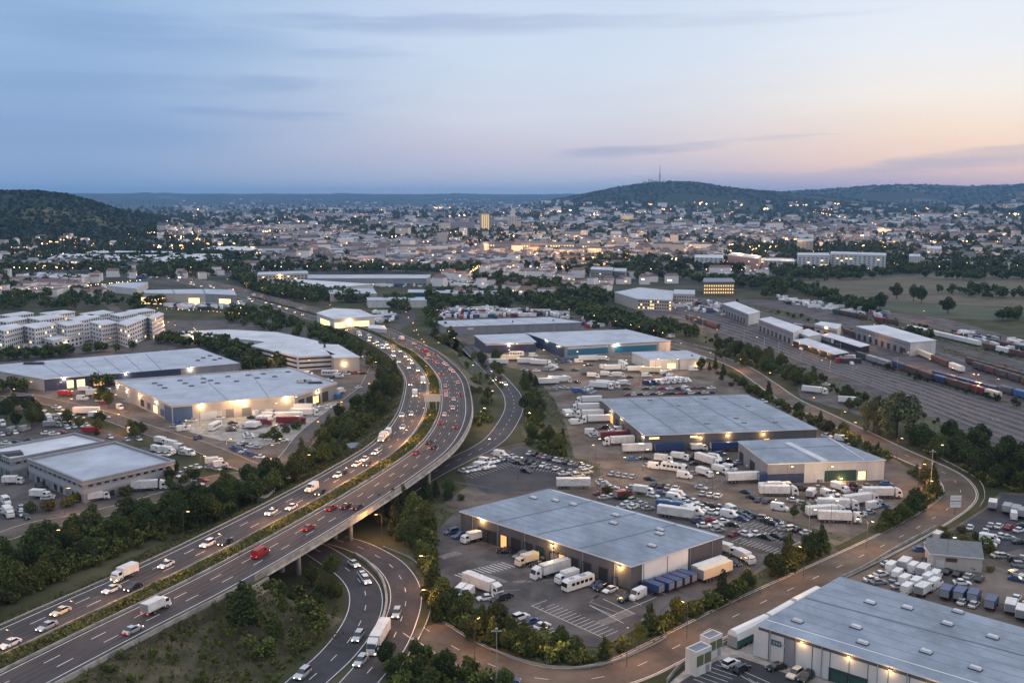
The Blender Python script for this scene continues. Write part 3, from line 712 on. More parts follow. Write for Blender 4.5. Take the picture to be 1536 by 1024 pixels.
for P_ in VERGES:
    P = [tuple(G(*p)) for p in P_]; n = int(min(26000, polyarea(P) * 8)); x = RNG.uniform(min(p[0] for p in P), max(p[0] for p in P), n); y = RNG.uniform(min(p[1] for p in P), max(p[1] for p in P), n)
    k = in_np(x, y, P) & (np.sin(x * .4 + np.sin(y * .2) * 2) * np.sin(y * .35) + RNG.normal(0, .6, n) > .0); CC.append(np.stack([x[k], y[k], RNG.uniform(.05, .55, k.sum())], 1))
CC = np.concatenate(CC); V_, Q_ = leafcloud(CC, .22); o = link('verge_tufts', npmesh('tufts', V_, Q_, LEAF3), kind='stuff'); tag(o, 'rough grass tufts covering the verges of the estate', 'grass', pos=(0, 300, 0))
# bay markings
bm = MB()
def bays(p0, p1, n, depth, ang, z=.042, w=.12):
    a = G(*p0); b = G(*p1); d = Vector((math.cos(R(ang)), math.sin(R(ang))))
    for k in range(n + 1):
        c = a.lerp(b, k / n); u = Vector((-d.y, d.x)) * w / 2
        bm.quad((*(c - u), z), (*(c + u), z), (*(c + u + d * depth), z), (*(c - u + d * depth), z))
def line(p0, p1, w=.14, z=.043):
    a = G(*p0); b = G(*p1); d = (b - a).normalized(); u = Vector((-d.y, d.x)) * w / 2
    bm.quad((*(a - u), z), (*(b - u), z), (*(b + u), z), (*(a + u), z))
bays((681, 861), (752, 843), 12, 5.2, -44, w=.3)
bays((798, 893 + 15), (905, 955), 16, 5, 42); bays((780, 918), (850, 950), 11, 4.6, -138); line((797, 908), (905, 956))
bays((884, 907), (960, 876), 2, 9, -50); line((884, 907), (935, 934)); line((905, 898), (952, 920)); line((915, 924), (985, 895))
bays((1098, 812), (1190, 838), 16, 5.0, 45); bays((1125, 800), (1230, 830), 18, 5, 45)
bays((1060, 765), (1180, 795), 18, 4.5, -135); bays((1030, 762), (1150, 798), 18, 4.5, -130)
bays((1040, 1018), (1080, 992), 6, 6, -40); line((1078, 990), (1180, 1035)); bays((1110, 1012), (1160, 1032), 4, 5, -60)
bays((700, 712), (770, 690), 14, 5, -60); bays((770, 700), (880, 716), 22, 4.5, 70)
bm.build('bay_markings', PAINT, kind='structure')
# repair patches and tyre marks on the yards
for nm, mm, z_, cnt in (('asphalt_patches', mat('asphalt_patch', (.045, .042, .044), .8, var=.3, scale=.5), .0385, 110), ('pale_patches', mat('pale_patch', (.15, .13, .118), .85, var=.3, scale=.5), .0405, 50)):
    pb = MB(); random.seed(len(nm)); k = 0
    while k < cnt:
        px, py = random.choice([(random.uniform(700, 1380), random.uniform(520, 830)), (random.uniform(670, 1100), random.uniform(800, 940)), (random.uniform(0, 500), random.uniform(600, 700))])
        g = G(px, py); a = R(random.choice([-45, 8, 40, -30, 60])); d = Vector((math.cos(a), math.sin(a))); u = Vector((-d.y, d.x)); L = random.uniform(2, 16); w = random.choice([.35, .5, 1.6, 3])
        pb.quad(*[(*(g + d * (sx_ * L / 2) + u * (sy_ * w / 2)), z_ + .0001 * k) for sx_, sy_ in ((-1, -1), (1, -1), (1, 1), (-1, 1))]); k += 1
    pb.build(nm, mm, kind='structure')
random.seed(11)
tm = MB()
for k in range(46):
    px, py = random.uniform(700, 1330), random.uniform(560, 820); g = G(px, py); a = random.uniform(0, 6.28); rr_ = random.uniform(14, 40); seg = [g + Vector((rr_ * (math.cos(t) - 1), rr_ * math.sin(t))) for t in np.linspace(0, random.uniform(.4, 1.0), 9)]
    seg = [Vector((g.x + (p.x - g.x) * math.cos(a) - (p.y - g.y) * math.sin(a), g.y + (p.x - g.x) * math.sin(a) + (p.y - g.y) * math.cos(a), 0)) for p in seg]
    for o in (-.9, .9): strip(tm, seg, o - .14, o + .14, .046 + .0001 * k)
tm.build('tyre_marks', mat('tyre_mark', (.035, .03, .03), .7), kind='structure')
# low walls and rails beside the main road
def pline(pxs, step=3.0): return spline([(*G(px, py), 0.0) for px, py in pxs], step)
barrier('boundary_wall', 'low white concrete wall along the near edge of the main road', pline([(1262, 868), (1300, 850), (1350, 820), (1403, 792)]), -.12, .12, 0, .95, CONCR, cat='wall', grp='low walls and rails beside the main road')
barrier('guard_rail', 'grey guard rail around the outer bend of the main road', pline([(1384, 676), (1432, 700), (1468, 722), (1477, 745), (1470, 762)]), -.1, .1, .4, .8, CONCR, posts=True, cat='barrier', grp='low walls and rails beside the main road')
barrier('guard_rail', 'curved steel guard rail below the hedge at the front road bend', pline([(735, 976), (780, 992), (830, 1003), (880, 1003), (925, 993), (975, 972), (1000, 958)]), -.08, .08, .35, .75, STEEL, posts=True, cat='barrier', grp='low walls and rails beside the main road')
barrier('guard_rail', 'steel guard rail on the outer edge of the slip road loop', pline([(575, 822), (620, 842), (642, 872), (648, 905), (636, 945), (607, 995), (590, 1024)]), -.08, .08, .35, .75, STEEL, posts=True, cat='barrier', grp='low walls and rails beside the main road')
barrier('divider_wall', 'curved concrete divider between the two slip road lanes', pline([(532, 832), (552, 845), (571, 866), (579, 890), (579, 912), (571, 938), (563, 952)]), -.3, .3, 0, .8, CONCR, cat='wall', grp='low walls and rails beside the main road')
barrier('boundary_wall', 'low pale wall between the near car park and the main road', pline([(1000, 1024), (1020, 1000), (1050, 985), (1130, 945)]), -.12, .12, 0, .9, CONCR, cat='wall', grp='low walls and rails beside the main road')
barrier('boundary_wall', 'long low wall between the railway belt and the far main road', pline([(1040, 518), (1100, 533), (1150, 552), (1190, 568)]), -.12, .12, 0, 1.2, CONCR, cat='wall', grp='low walls and rails beside the main road')
# railway
rb = MB(); sl = MB()
T0 = [(1000, 476), (1060, 492), (1110, 507), (1160, 525), (1230, 552), (1280, 568), (1378, 606), (1450, 635), (1536, 670), (1640, 712)]
T1 = [(1050, 462), (1100, 474), (1150, 490), (1190, 508), (1230, 524), (1280, 541), (1378, 566), (1450, 590), (1536, 614), (1640, 648)]
for k in range(8):
    t = k / 7; L = spline([(*(G(*a).lerp(G(*b), t)), 0) for a, b in zip(T0, T1)], 12); N = normals2(L)
    for o in (-.75, .75): strip(rb, L, o - .12, o + .12, .18, 0, None, N)
    strip(sl, L, -1.5, 1.5, .10, 0, None, N)
for pxs in ([(1165, 452), (1330, 486), (1536, 545), (1640, 580)], [(1185, 448), (1340, 480), (1536, 532), (1640, 566)], [(1380, 520), (1536, 572), (1640, 610)]):
    L = spline([(*G(*a), 0) for a in pxs], 12); N = normals2(L)
    for o in (-.75, .75): strip(rb, L, o - .12, o + .12, .18, 0, None, N)
    strip(sl, L, -1.5, 1.5, .10, 0, None, N)
rb.build('railway_track', RAILS, kind='structure'); sl.build('railway_sleepers', mat('sleeper_band', (.034, .029, .033), .9, var=.3, scale=.3), kind='structure')
for k in range(15):
    t = (k + .5) / 15
    for side, TT in ((0, T0), (1, T1)):
        if side and k % 2: continue
        L = spline([(*G(*a), 0) for a in TT], 12); q = int(t * (len(L) - 1)); a = L[q]; d = (L[min(q + 1, len(L) - 1)] - L[q - 1 if q else 0]).normalized(); nn = Vector((d.y, -d.x)) * (3.2 if not side else -3.2)
        o = thing('catenary_mast', 'thin grey railway mast ' + ('on the town side of the tracks' if side else 'on the road side of the tracks'), 'railway mast', (a[0] + nn.x, a[1] + nn.y, 0), math.atan2(-nn.y, -nn.x), 'masts beside the railway tracks')
        mb = MB(); mb.cyl((0, 0, -.2), (0, 0, 8.2), .17, .12, 6); mb.build('pole', STEEL, o); mb = MB(); mb.cyl((0, 0, 7.2), (3.4, 0, 7.5), .06, .06, 5); mb.cyl((0, 0, 6.0), (3.2, 0, 7.2), .05, .05, 5); mb.build('bracket', STEEL, o)
sheet('platform_path', [(1052, 459), (1066, 459), (1115, 472), (1192, 502), (1186, 506), (1110, 476)], CONCR, .2)
# ================================================================ BUILDINGS
BL = []
class Bld:
    def __init__(s, name, label, cat, pxs, h, wall, roof=ROOFM, trim=TRIM, over=.35, thick=.35, group=None, edges=None, simple=False, parapet=0, base=0.0):
        P = [G(px, py, h + base) for px, py in pxs]
        a = sum(P[i].x * P[(i + 1) % len(P)].y - P[(i + 1) % len(P)].x * P[i].y for i in range(len(P)))
        s.rev = a < 0; BL.append(P)
        s.P = P; s.h = h; s.base = base
        s.c = sum(P, Vector((0, 0))) / len(P)
        s.t = thing(name, label, cat, (s.c.x, s.c.y, base), world=True, group=group)
        s.t.location.z = 0
        mb = MB(); mats = wall if isinstance(wall, list) else [wall]
        PP = P[::-1] if s.rev else P
        em = edges or [0] * len(P)
        if s.rev: k = len(P); em2 = [em[(k - 2 - i) % k] for i in range(k)]
        else: em2 = em
        mb.prism([(p.x, p.y) for p in PP], -.3, base + h - thick + (0), em2, 0)
        mb.build('wall', mats, s.t)
        mb = MB(); Q = s.grow(over)
        mb.prism([(p.x, p.y) for p in Q], base + h - thick + .003, base + h, 1, 0)
        s.roofo = mb.build('roof', [roof, trim], s.t)
        if parapet:
            mb = MB(); A = s.grow(over + .01); B = s.grow(-.45); n = len(A)
            for i in range(n):
                j = (i + 1) % n
                mb.hexa([(A[i].x, A[i].y, base + h - .2), (A[j].x, A[j].y, base + h - .2), (B[j].x, B[j].y, base + h - .2), (B[i].x, B[i].y, base + h - .2),
                         (A[i].x, A[i].y, base + h + parapet), (A[j].x, A[j].y, base + h + parapet), (B[j].x, B[j].y, base + h + parapet), (B[i].x, B[i].y, base + h + parapet)])
            mb.build('parapet', mats[0], s.t)
    def grow(s, d):
        P = s.P[::-1] if s.rev else s.P; n = len(P); out = []
        for i in range(n):
            a, b, c = P[i - 1], P[i], P[(i + 1) % n]
            n1 = (b - a).normalized(); n1 = Vector((n1.y, -n1.x)); n2 = (c - b).normalized(); n2 = Vector((n2.y, -n2.x))
            m = (n1 + n2); out.append(b + m * (d / max(.3, 1 + n1.dot(n2))))
        return out
    def edge(s, e):
        a, b = s.P[e], s.P[(e + 1) % len(s.P)]; d = (b - a).normalized(); n = Vector((d.y, -d.x))
        if n.dot((a + b) / 2 - s.c) < 0: n = -n
        return a, b, d, n
    def hit(s, px, py, e):
        """point of facade e seen at a pixel"""
        a, b, d, n = s.edge(e); x, y, dz = ray(px, py)
        den = x * n.x + y * n.y; t = (a.x * n.x + a.y * n.y) / den
        p = Vector((x * t, y * t)); return (p - a).dot(d), HC + dz * t
    def panel(s, mb, e, t0, t1, z0, z1, off=.06, m=0, depth=.1):
        a, b, d, n = s.edge(e); p = a + d * t0; q = a + d * t1
        i = n * (off - depth); o = n * off
        mb.hexa([(*(p + i), z0), (*(q + i), z0), (*(q + o), z0), (*(p + o), z0), (*(p + i), z1), (*(q + i), z1), (*(q + o), z1), (*(p + o), z1)], m)
    def at(s, e, px): # distance along edge for a column at mid-wall
        best = None; a, b, d, n = s.edge(e)
        x, y, dz = ray(px, 600); t = (a.x * n.x + a.y * n.y) / (x * n.x + y * n.y)
        p = Vector((x * t, y * t)); return (p - a).dot(d)
    def door(s, e, px0, px1, z0, z1, m, name='door', frame=True, awning=False):
        t0, t1 = sorted((s.at(e, px0), s.at(e, px1)))
        mb = MB(); s.panel(mb, e, t0, t1, z0 + s.base, z1 + s.base, .05, 0, .1); o = mb.build(name, m, s.t)
        if frame:
            fb = MB()
            for a, b, c, dd in ((t0 - .2, t0 - .002, z0, z1 + .2), (t1 + .002, t1 + .2, z0, z1 + .2), (t0, t1, z1 + .002, z1 + .2)): s.panel(fb, e, a, b, c + s.base, dd + s.base, .28, 0, .33)
            f = fb.build('door_frame', DARKTRIM if frame is True else frame, s.t); f.parent = o; f.location = (0, 0, 0)
        return o
    def windows(s, e, n, z0, z1, m=GLASS, frac=.6, t0=None, t1=None, name='window'):
        a, b, d, nn = s.edge(e); L = (b - a).length; t0 = 1 if t0 is None else t0 * L; t1 = L - 1 if t1 is None else t1 * L
        w = (t1 - t0) / n
        for k in range(n):
            mb = MB(); s.panel(mb, e, t0 + w * (k + .5 - frac / 2), t0 + w * (k + .5 + frac / 2), z0 + s.base, z1 + s.base, .04, 0, .08)
            mb.build(name, m[k % len(m)] if isinstance(m, list) else m, s.t)
    def winrows(s, e, n, rows, m=GLASS, frac=.55, lit=0, h=1.3):
        """several rows of small panes of one facade as one window band per storey"""
        a, b, d, nn = s.edge(e); L = (b - a).length; w = (L - 1.0) / n
        for z in rows:
            mb = MB(); ml = MB()
            for k in range(n):
                s.panel(ml if random.random() < lit else mb, e, .5 + w * (k + .5 - frac / 2), .5 + w * (k + .5 + frac / 2), z, z + h, .04, 0, .08)
            if mb.v: mb.build('window_row', m, s.t)
            if ml.v: ml.build('lit_window_row', WINLIT, s.t)
    def lamp(s, px, py, e, energy=500, col=(1, .58, .22), m=LAMPW):
        t, z = s.hit(px, py, e); a, b, d, n = s.edge(e); z = min(z, s.base + s.h - .7)
        p = a + d * t; mb = MB(); ang = math.atan2(d.y, d.x)
        mb.box((*(p + n * .22), z + .12), (.7, .4, .16), 1, ang); mb.box((*(p + n * .25), z), (.5, .3, .12), 0, ang)
        o = mb.build('wall_lamp', [m, DARKTRIM], s.t)
        l = point((p.x + n.x * .9, p.y + n.y * .9, z - .25), energy, o, col, .2); l.location -= s.t.location * 0
    def seam(s, pa, pb, w=.35, m=SEAM, zz=.10):
        a = G(*pa, s.h + s.base); b = G(*pb, s.h + s.base); d = (b - a).normalized(); u = Vector((-d.y, d.x)) * w / 2; z = s.h + s.base
        mb = MB(); mb.hexa([(*(a - u), z - .02), (*(b - u), z - .02), (*(b + u), z - .02), (*(a + u), z - .02), (*(a - u), z + zz), (*(b - u), z + zz), (*(b + u), z + zz), (*(a + u), z + zz)])
        o = mb.build('roof_seam', m, s.t)
    def vents(s, pts, d=(2.2, 1.2, .45), m=ROOFW, rz=0, name='skylight', m2=DARKTRIM):
        for px, py in pts:
            p = G(px, py, s.h + s.base); mb = MB()
            mb.box((p.x, p.y, s.h + s.base - .01), (d[0] + .3, d[1] + .3, .2), 1, R(rz)); mb.box((p.x, p.y, s.h + s.base + .19), d, 0, R(rz), (.86, .8))
            mb.build(name, [m, m2], s.t)

def joints(b, n, e=0):
    """thin standing joints of the roof sheets and a gutter line"""
    P = b.P; a, q, c, d = P[e], P[(e + 1) % 4], P[(e + 2) % 4], P[(e + 3) % 4]; z = b.h; mb = MB()
    for k in range(1, n):
        t = k / n; p0 = a.lerp(d, t); p1 = q.lerp(c, t); dd = (p1 - p0).normalized(); u = Vector((-dd.y, dd.x)) * .09
        mb.hexa([(*(p0 - u), z - .02), (*(p1 - u), z - .02), (*(p1 + u), z - .02), (*(p0 + u), z - .02), (*(p0 - u), z + .035), (*(p1 - u), z + .035), (*(p1 + u), z + .035), (*(p0 + u), z + .035)])
    mb.build('sheet_joints', mat('joint_grey', (.17, .20, .25), .5), b.t)
def pipes(b, e, n):
    a, q, d, nn = b.edge(e); L = (q - a).length
    for k in range(n):
        mb = MB(); t = L * (k + .5) / n; b.panel(mb, e, t - .09, t + .09, .1, b.h - .5, .2, 0, .14); mb.build('downpipe', STEEL, b.t)
# --- W3: charcoal warehouse in the middle foreground
b = Bld('warehouse', 'charcoal warehouse with blue-grey roof, loading doors and one white side panel in the foreground', 'warehouse', [(691, 766), (947, 848), (1084, 803), (825, 733)], 7, CLADG)
for p, q in [((748, 782), (893, 750)), ((806, 801), (955, 769.5)), ((870, 822), (1017, 785))]: b.seam(p, q)
b.vents([(800, 747), (833, 751), (860, 757), (923, 773), (920, 785), (990, 795), (989, 801), (978, 819)], rz=-45)
b.seam((829, 735), (1078, 804), .5, TRIM); 
for x, m in [(723, DOORD), (736.6, DOORD), (755.7, DOORLIT), (774, DOORD), (793, DOORD), (812, DOORG), (833, DOORP), (845, DOORLIT), (863, DOORD), (883, DOORD), (909, DOORD)]:
    w = 7.5 if m is not DOORLIT else 6
    b.door(0, x - w * .8, x + w * .8, .15, 3.9, m, 'loading_door')
b.door(0, 924, 930, .1, 2.6, DOORP, 'door')
mb = MB(); b.panel(mb, 1, b.at(1, 968), b.at(1, 1038), .25, 6.5, .07, 0, .12); mb.build('white_cladding_panel', mat('bright_panel', (.74, .74, .73), .6, var=.06, scale=.3), b.t)
mb = MB(); b.panel(mb, 0, 0, (b.P[1] - b.P[0]).length, 0, .5, .045, 0, .1); mb.build('plinth', DARKTRIM, b.t)
for x, y in [(723, 780), (829, 817), (930, 850)]: b.lamp(x, y, 0, 900)
joints(b, 10); pipes(b, 0, 6); pipes(b, 1, 4); W3 = b
# --- W4: big warehouse at the bottom right corner
b = Bld('warehouse', 'large warehouse with pale front bays and blue-grey roof in the bottom right corner', 'warehouse', [(1138, 936), (1480, 1042), (1700, 988), (1261, 865)], 7.5, [CLADG, CLADW], edges=[0, 0, 0, 1])
b.seam((1208, 896), (1640, 1010), .5); b.seam((1150, 929), (1500, 1034), .3, TRIM, .05)
b.vents([(1305, 904), (1361, 912), (1437, 918), (1196, 932), (1284, 941), (1294, 964.5), (1389, 978), (1421, 936), (1489, 956), (1463, 1003)], rz=-46)
xs = [1143, 1167.5, 1192, 1209, 1236, 1264, 1294, 1324, 1356, 1390, 1426, 1460]
for k in range(len(xs) - 1):
    m = CLADW if k != 2 else CLADM
    if k in (5, 6):
        b.door(0, xs[k] + .8, xs[k + 1] - .8, .15, 2.9, DOORG, 'green_shutter', DARKTRIM); b.door(0, xs[k] + .8, xs[k + 1] - .8, 3.05, 6.3, m, 'wall_panel', False)
    else: b.door(0, xs[k] + .8, xs[k + 1] - .8, .15, 6.3, m, 'wall_panel' if k != 2 else 'door', False)
t0 = b.at(0, 1171.5); t1 = b.at(0, 1187)
mb = MB(); b.panel(mb, 0, t0, t1, 3.9, 5.2, .12, 0, .06); sg = mb.build('sign_panel', mat('sign_teal', (.06, .10, .12), .4), b.t)
mb = MB()
for k in range(5): b.panel(mb, 0, t0 + .5 + k * .62, t0 + .85 + k * .62, 4.3, 4.8, .15, 0, .02)
o = mb.build('sign_marks', mat('sign_mark', (.25, .30, .30), .5), b.t); o.parent = sg; o.location = (0, 0, 0)
for x, y in [(1204, 962), (1274, 984), (1336, 1004), (1400, 1028)]: b.lamp(x, y, 0, 170, (1, .60, .24))
joints(b, 9); pipes(b, 0, 8); W4 = b
# --- W2 and its annex
b = Bld('warehouse', 'large dark warehouse with ribbed blue-grey roof in the middle of the trailer yard', 'warehouse', [(901, 598), (967, 652), (1225, 642.5), (1120, 591.5)], 7, CLADG)
for p, q in [((941, 597), (1015, 648)), ((989, 595.5), (1069, 646)), ((1032, 594), (1121, 644)), ((1077, 593), (1174, 641))]: b.seam(p, q, .5)
b.vents([(975, 600), (1018, 608), (1058, 598), (1060, 635), (1104, 627), (1116, 634), (1122, 609), (1163, 633)], (1.6, .9, .4), STEEL, 10)
for x, m in [(910, DOORD), (918, DOORLIT), (926, DOORD), (935, DOORD), (944, DOORD), (953, DOORD), (962, DOORD)]: b.door(0, x - 2, x + 2, .15, 4, m, 'loading_door', False)
for x0, x1, m in [(975, 990, WINLIT), (1037, 1047, WINLIT)]: b.door(1, x0, x1, 5.2, 5.9, m, 'lit_window', False)
for x0, x1, m in [(1074, 1084, DOORD), (1103, 1113, DOORD), (1126, 1134, DOORD), (1148, 1156, DOORLIT)]: b.door(1, x0, x1, .2, 3.6, m, 'loading_door', False)
for x, y in [(1092, 652), (1145, 650), (1050, 655)]: b.lamp(x, y, 1, 800)
for x, y in [(916, 616), (932, 628), (964, 654)]: b.lamp(x, y, 0, 450, (1, .8, .55), LAMPC)
joints(b, 10, 1); b = Bld('warehouse', 'low grey annex with a pale raised roof strip beside the trailer yard', 'warehouse', [(1108, 661), (1153, 695), (1327, 689), (1241, 656)], 7.5, [CLADM, CLADW], edges=[0, 1, 1, 0])
b.seam((1181, 665), (1237, 692), 2.6, ROOFW, .5); b.seam((1243, 656), (1296, 690), .6, ROOFW, .2); b.seam((1126, 673), (1275, 668), .25)
b.door(1, 1155, 1211, 3.8, 7.0, CLADM, 'wall_panel', False); b.door(1, 1155, 1211, .1, 3.7, CLADN, 'navy_wall_panel', False); b.door(1, 1242, 1290, .2, 4.2, DOORG, 'green_shutter', False); b.door(1, 1292, 1304, .5, 3.6, WINLIT, 'lit_window')
b.door(0, 1112, 1118, .2, 4, DOORD, 'loading_door', False); b.door(0, 1128, 1136, .2, 4, DOORD, 'loading_door', False)
b.lamp(1262, 717, 1, 500)
# --- W1 group
b = Bld('warehouse', 'wide warehouse with teal blue front bands at the back of the yards', 'warehouse', [(790, 499), (847, 519), (1006, 510.5), (940, 494)], 7.5, [CLADM, CLADN], edges=[1, 0, 0, 0], roof=ROOFL)
for x0, x1, m, z0, z1 in [(851, 911, CLADT, 1.5, 5.2), (921, 983, CLADT, 1.5, 5.2), (851, 911, ROOFW, 5.5, 6.6), (914, 984, ROOFW, 5.5, 6.4), (986, 1003, CLADW, .4, 6.6)]: b.door(1, x0, x1, z0, z1, m, 'front_band', False)
for x0, x1 in [(825, 829), (838, 842)]: b.door(0, x0, x1, .2, 4.5, CLADN, 'door', False)
b.lamp(924, 517, 1, 1500, (1, .85, .6), LAMPC); b.lamp(836, 519, 0, 500, (1, .85, .6), LAMPC); b.lamp(819, 511, 0, 500, (1, .85, .6), LAMPC)
b = Bld('warehouse', 'small navy warehouse with a white fascia left of the teal fronted one', 'warehouse', [(712, 502.5), (727.5, 514.5), (804, 512.5), (789, 499.5)], 6.5, CLADN, roof=ROOFL)
b.door(1, 729, 801, 5.0, 6.1, ROOFW, 'fascia', False); b.door(1, 732, 786, .5, 4.2, mat('dark_purple_wall', (.035, .03, .07), .5), 'shop_front', False); b.lamp(764, 518, 1, 900, (1, .8, .5), LAMPC)
b = Bld('warehouse', 'long plain grey warehouse behind the navy one with sectioned roof', 'warehouse', [(652, 481.5), (669, 489.5), (872, 483), (825, 475.5)], 6.5, CLADM, roof=ROOFL)
for k in range(1, 6): b.seam((669 + 203 * k / 6, 489.5 - 6.5 * k / 6), (652 + 173 * k / 6, 481.5 - 6 * k / 6), .4)
b.vents([(769, 483), (830, 481)], (1.2, 1.2, .8), DARKTRIM)
b.door(1, 702, 711, 3.6, 5, ROOFW, 'white_panel', False)
b = Bld('warehouse', 'small pale twin warehouse with white front beside the teal fronted one', 'warehouse', [(948, 528), (975, 540), (1018, 538), (990, 526.5)], 6.5, CLADW, roof=ROOFL)
b.door(1, 1000, 1012, 1, 4, WINLIT, 'lit_window', False)
b = Bld('warehouse', 'small twin warehouse with dark side wall by the orange lit road', 'warehouse', [(995, 527), (1020, 538), (1059, 536), (1030, 525.5)], 6.5, [CLADW, CLADN], edges=[0, 0, 1, 0], roof=ROOFL)
b.lamp(1045, 548, 1, 900)
# --- left side
b = Bld('warehouse', 'big pale warehouse with blue corner and rows of dark roof vents on the left', 'warehouse', [(172.5, 571), (257.5, 609.5), (442, 594), (505, 575), (436, 552)], 7.5, [CLADBG, CLADB, CLADM], edges=[0, 0, 2, 0, 0], roof=ROOFL, parapet=.5)
b.door(1, 258.5, 288, .1, 7.0, CLADB, 'blue_corner_panel', False); b.door(0, 246, 256.5, .1, 7.0, CLADB, 'blue_corner_panel', False)
b.door(1, 300, 332, .2, 3.6, CLADW, 'shutter', False); b.door(1, 338, 350, .2, 4, DOORP, 'shutter', False); b.door(1, 362, 376, .2, 4, DOORP, 'shutter', False)
for x in (452, 464, 476, 488): b.door(2, x - 4.5, x + 4.5, .2, 5.2, DOORD, 'loading_door', False)
b.door(2, 470, 478, 1, 4.5, WINLIT, 'lit_window', False)
b.windows(0, 4, 1.0, 4.2, [DOORD, CLADB, WINLIT, CLADB], .55, .45, .9)
b.vents([(232, 575), (240, 578), (247, 582), (270, 571), (278, 575), (287, 579), (305, 568), (316, 571), (326, 575), (342, 565), (355, 572), (372, 563), (386, 567), (395, 561), (412, 565), (432, 558), (305, 574)], (2.4, 1.2, .4), SEAM, 20, 'roof_vent')
b.vents([(451, 574), (463, 573)], (3.0, 2.4, 1.4), STEEL, 20, 'roof_unit'); b.vents([(456, 572), (473, 575)], (7, 1.2, .8), DARKTRIM, 5, 'roof_duct')
b.seam((345, 603), (300, 562), .2); b.seam((405, 598), (375, 558), .2)
for x, y in [(176, 577), (190, 585), (209, 593), (234, 602)]: b.lamp(x, y, 0, 600, (1, .78, .5), LAMPC)
for x, y in [(301, 607), (367, 602), (429, 597)]: b.lamp(x, y, 1, 1000, (1, .66, .28))
b.lamp(477, 588, 2, 900, (1, .72, .4))
b = Bld('warehouse', 'long low warehouse with panelled blue-grey roof at the left edge', 'warehouse', [(66, 568), (271, 551.5), (358, 544), (297, 522), (0, 546.5), (-40, 549)], 6.5, [CLADN, CLADBG, CLADM], edges=[0, 2, 2, 1, 1, 1], roof=ROOFL)
for k in range(1, 7): b.seam((66 + 205 * k / 7, 568 - 16.5 * k / 7), (30 + 220 * k / 7, 548.5 - 21 * k / 7), .3)
for x0, x1, m in [(102, 112, WINLIT), (117, 129, WINLIT), (142, 149, DOORLIT), (151, 158, DOORLIT)]: b.door(0, x0, x1, .6, 4.6, m, 'lit_window', False)
b.vents([(44, 546), (58, 546)], (6, 2.4, 1), DARKTRIM, 5, 'roof_unit'); b.vents([(297, 541), (305, 537), (315, 534), (322, 540), (330, 538)], (2.4, 1, .5), SEAM, 5, 'roof_vent')
for x, y in [(96, 568), (189, 561)]: b.lamp(x, y, 0, 900, (1, .78, .5), LAMPC)
b.lamp(285, 553, 1, 900, (1, .78, .5), LAMPC)
L2M = CLADM
for nm, lab, P_ in [('office_block', 'flat-roofed grey office block with slit windows at the lower left', [(42, 691), (125, 725), (261, 694), (172.5, 665)]),
                    ('office_block', 'flat-roofed grey office block with a raised parapet, behind the lower left one', [(-20, 676), (16, 691), (157, 664), (112, 652)])]:
    b = Bld(nm, lab, 'office building', P_, 6.8, L2M, roof=ROOFW if 'behind' in lab else ROOFL, parapet=.9)
    for e in (0, 1):
        mb = MB(); L = (b.edge(e)[1] - b.edge(e)[0]).length; b.panel(mb, e, 0, L, 3.1, 4.7, .12, 0, .2); mb.build('pale_band', CLADW if 0 else mat('pale_grey_band', (.30, .305, .33), .6), b.t)
        b.windows(e, 11, 5.3, 5.9, GLASS, .55); b.windows(e, 9, .3, 2.4, [DOORP, GLASS, DOORD], .5)
    if 'behind' in lab: b.vents([(16, 682)], (8, 5, .9), DARKTRIM, 30, 'roof_unit')
b.lamp(45, 716, 1, 300) if False else None
b = Bld('office_building', 'white three-storey office building with dark ribbon windows beside the motorway trees', 'office building', [(377.5, 518), (446, 534.5), (502, 531.5), (486, 524), (478, 515), (400, 512)], 8.5, CLADW, roof=ROOFW)
for e in (0, 1):
    L = (b.edge(e)[1] - b.edge(e)[0]).length
    for z in (1.2, 3.9, 6.4):
        mb = MB(); b.panel(mb, e, .8, L - .8, z, z + 1.0, .05, 0, .1); mb.build('ribbon_window', GLASS, b.t)
b = Bld('hall', 'cream-walled hall lit from below at the end of the white office building', 'hall', [(501, 536), (539, 535), (507, 516.5), (480, 516)], 8.5, CLADBG, roof=ROOFW)
p = b.hit(520, 552, 0); b.lamp(516, 545, 0, 900, (1, .7, .35)); b.vents([(487, 521)], (1.2, 1.2, 2), DARKTRIM, 0, 'roof_unit')
b = Bld('office_building', 'long curved white low building with a ribbon window left of the motorway', 'office building', [(268, 497), (272, 503), (370, 509), (440, 517), (478, 518), (476, 511), (415, 498), (340, 494)], 5.5, CLADW, roof=ROOFW)
for e in (1, 2):
    L = (b.edge(e)[1] - b.edge(e)[0]).length; mb = MB(); b.panel(mb, e, .8, L - .8, 1.6, 2.8, .05, 0, .1); mb.build('ribbon_window', GLASS, b.t)
b.lamp(288, 505, 1, 600)
# small house in the right hand car park
b = Bld('shed_building', 'small grey flat-roofed building with a hedge in the right-hand car park', 'building', [(1388, 817), (1396, 829), (1474, 836), (1470, 813), (1392, 806)], 4.2, CLADBG, roof=mat('felt_roof', (.10, .115, .13), .8, var=.2, scale=.5))
b.door(1, 1398, 1404, .2, 2.6, DOORP); b.door(1, 1409, 1415, .2, 3.6, CLADW, 'panel', False); b.door(1, 1434, 1452, 2.2, 3.3, mat('brown_window', (.08, .04, .03), .4), 'window', False); b.door(1, 1420, 1432, .3, 2.4, CLADW, 'shutter', False)
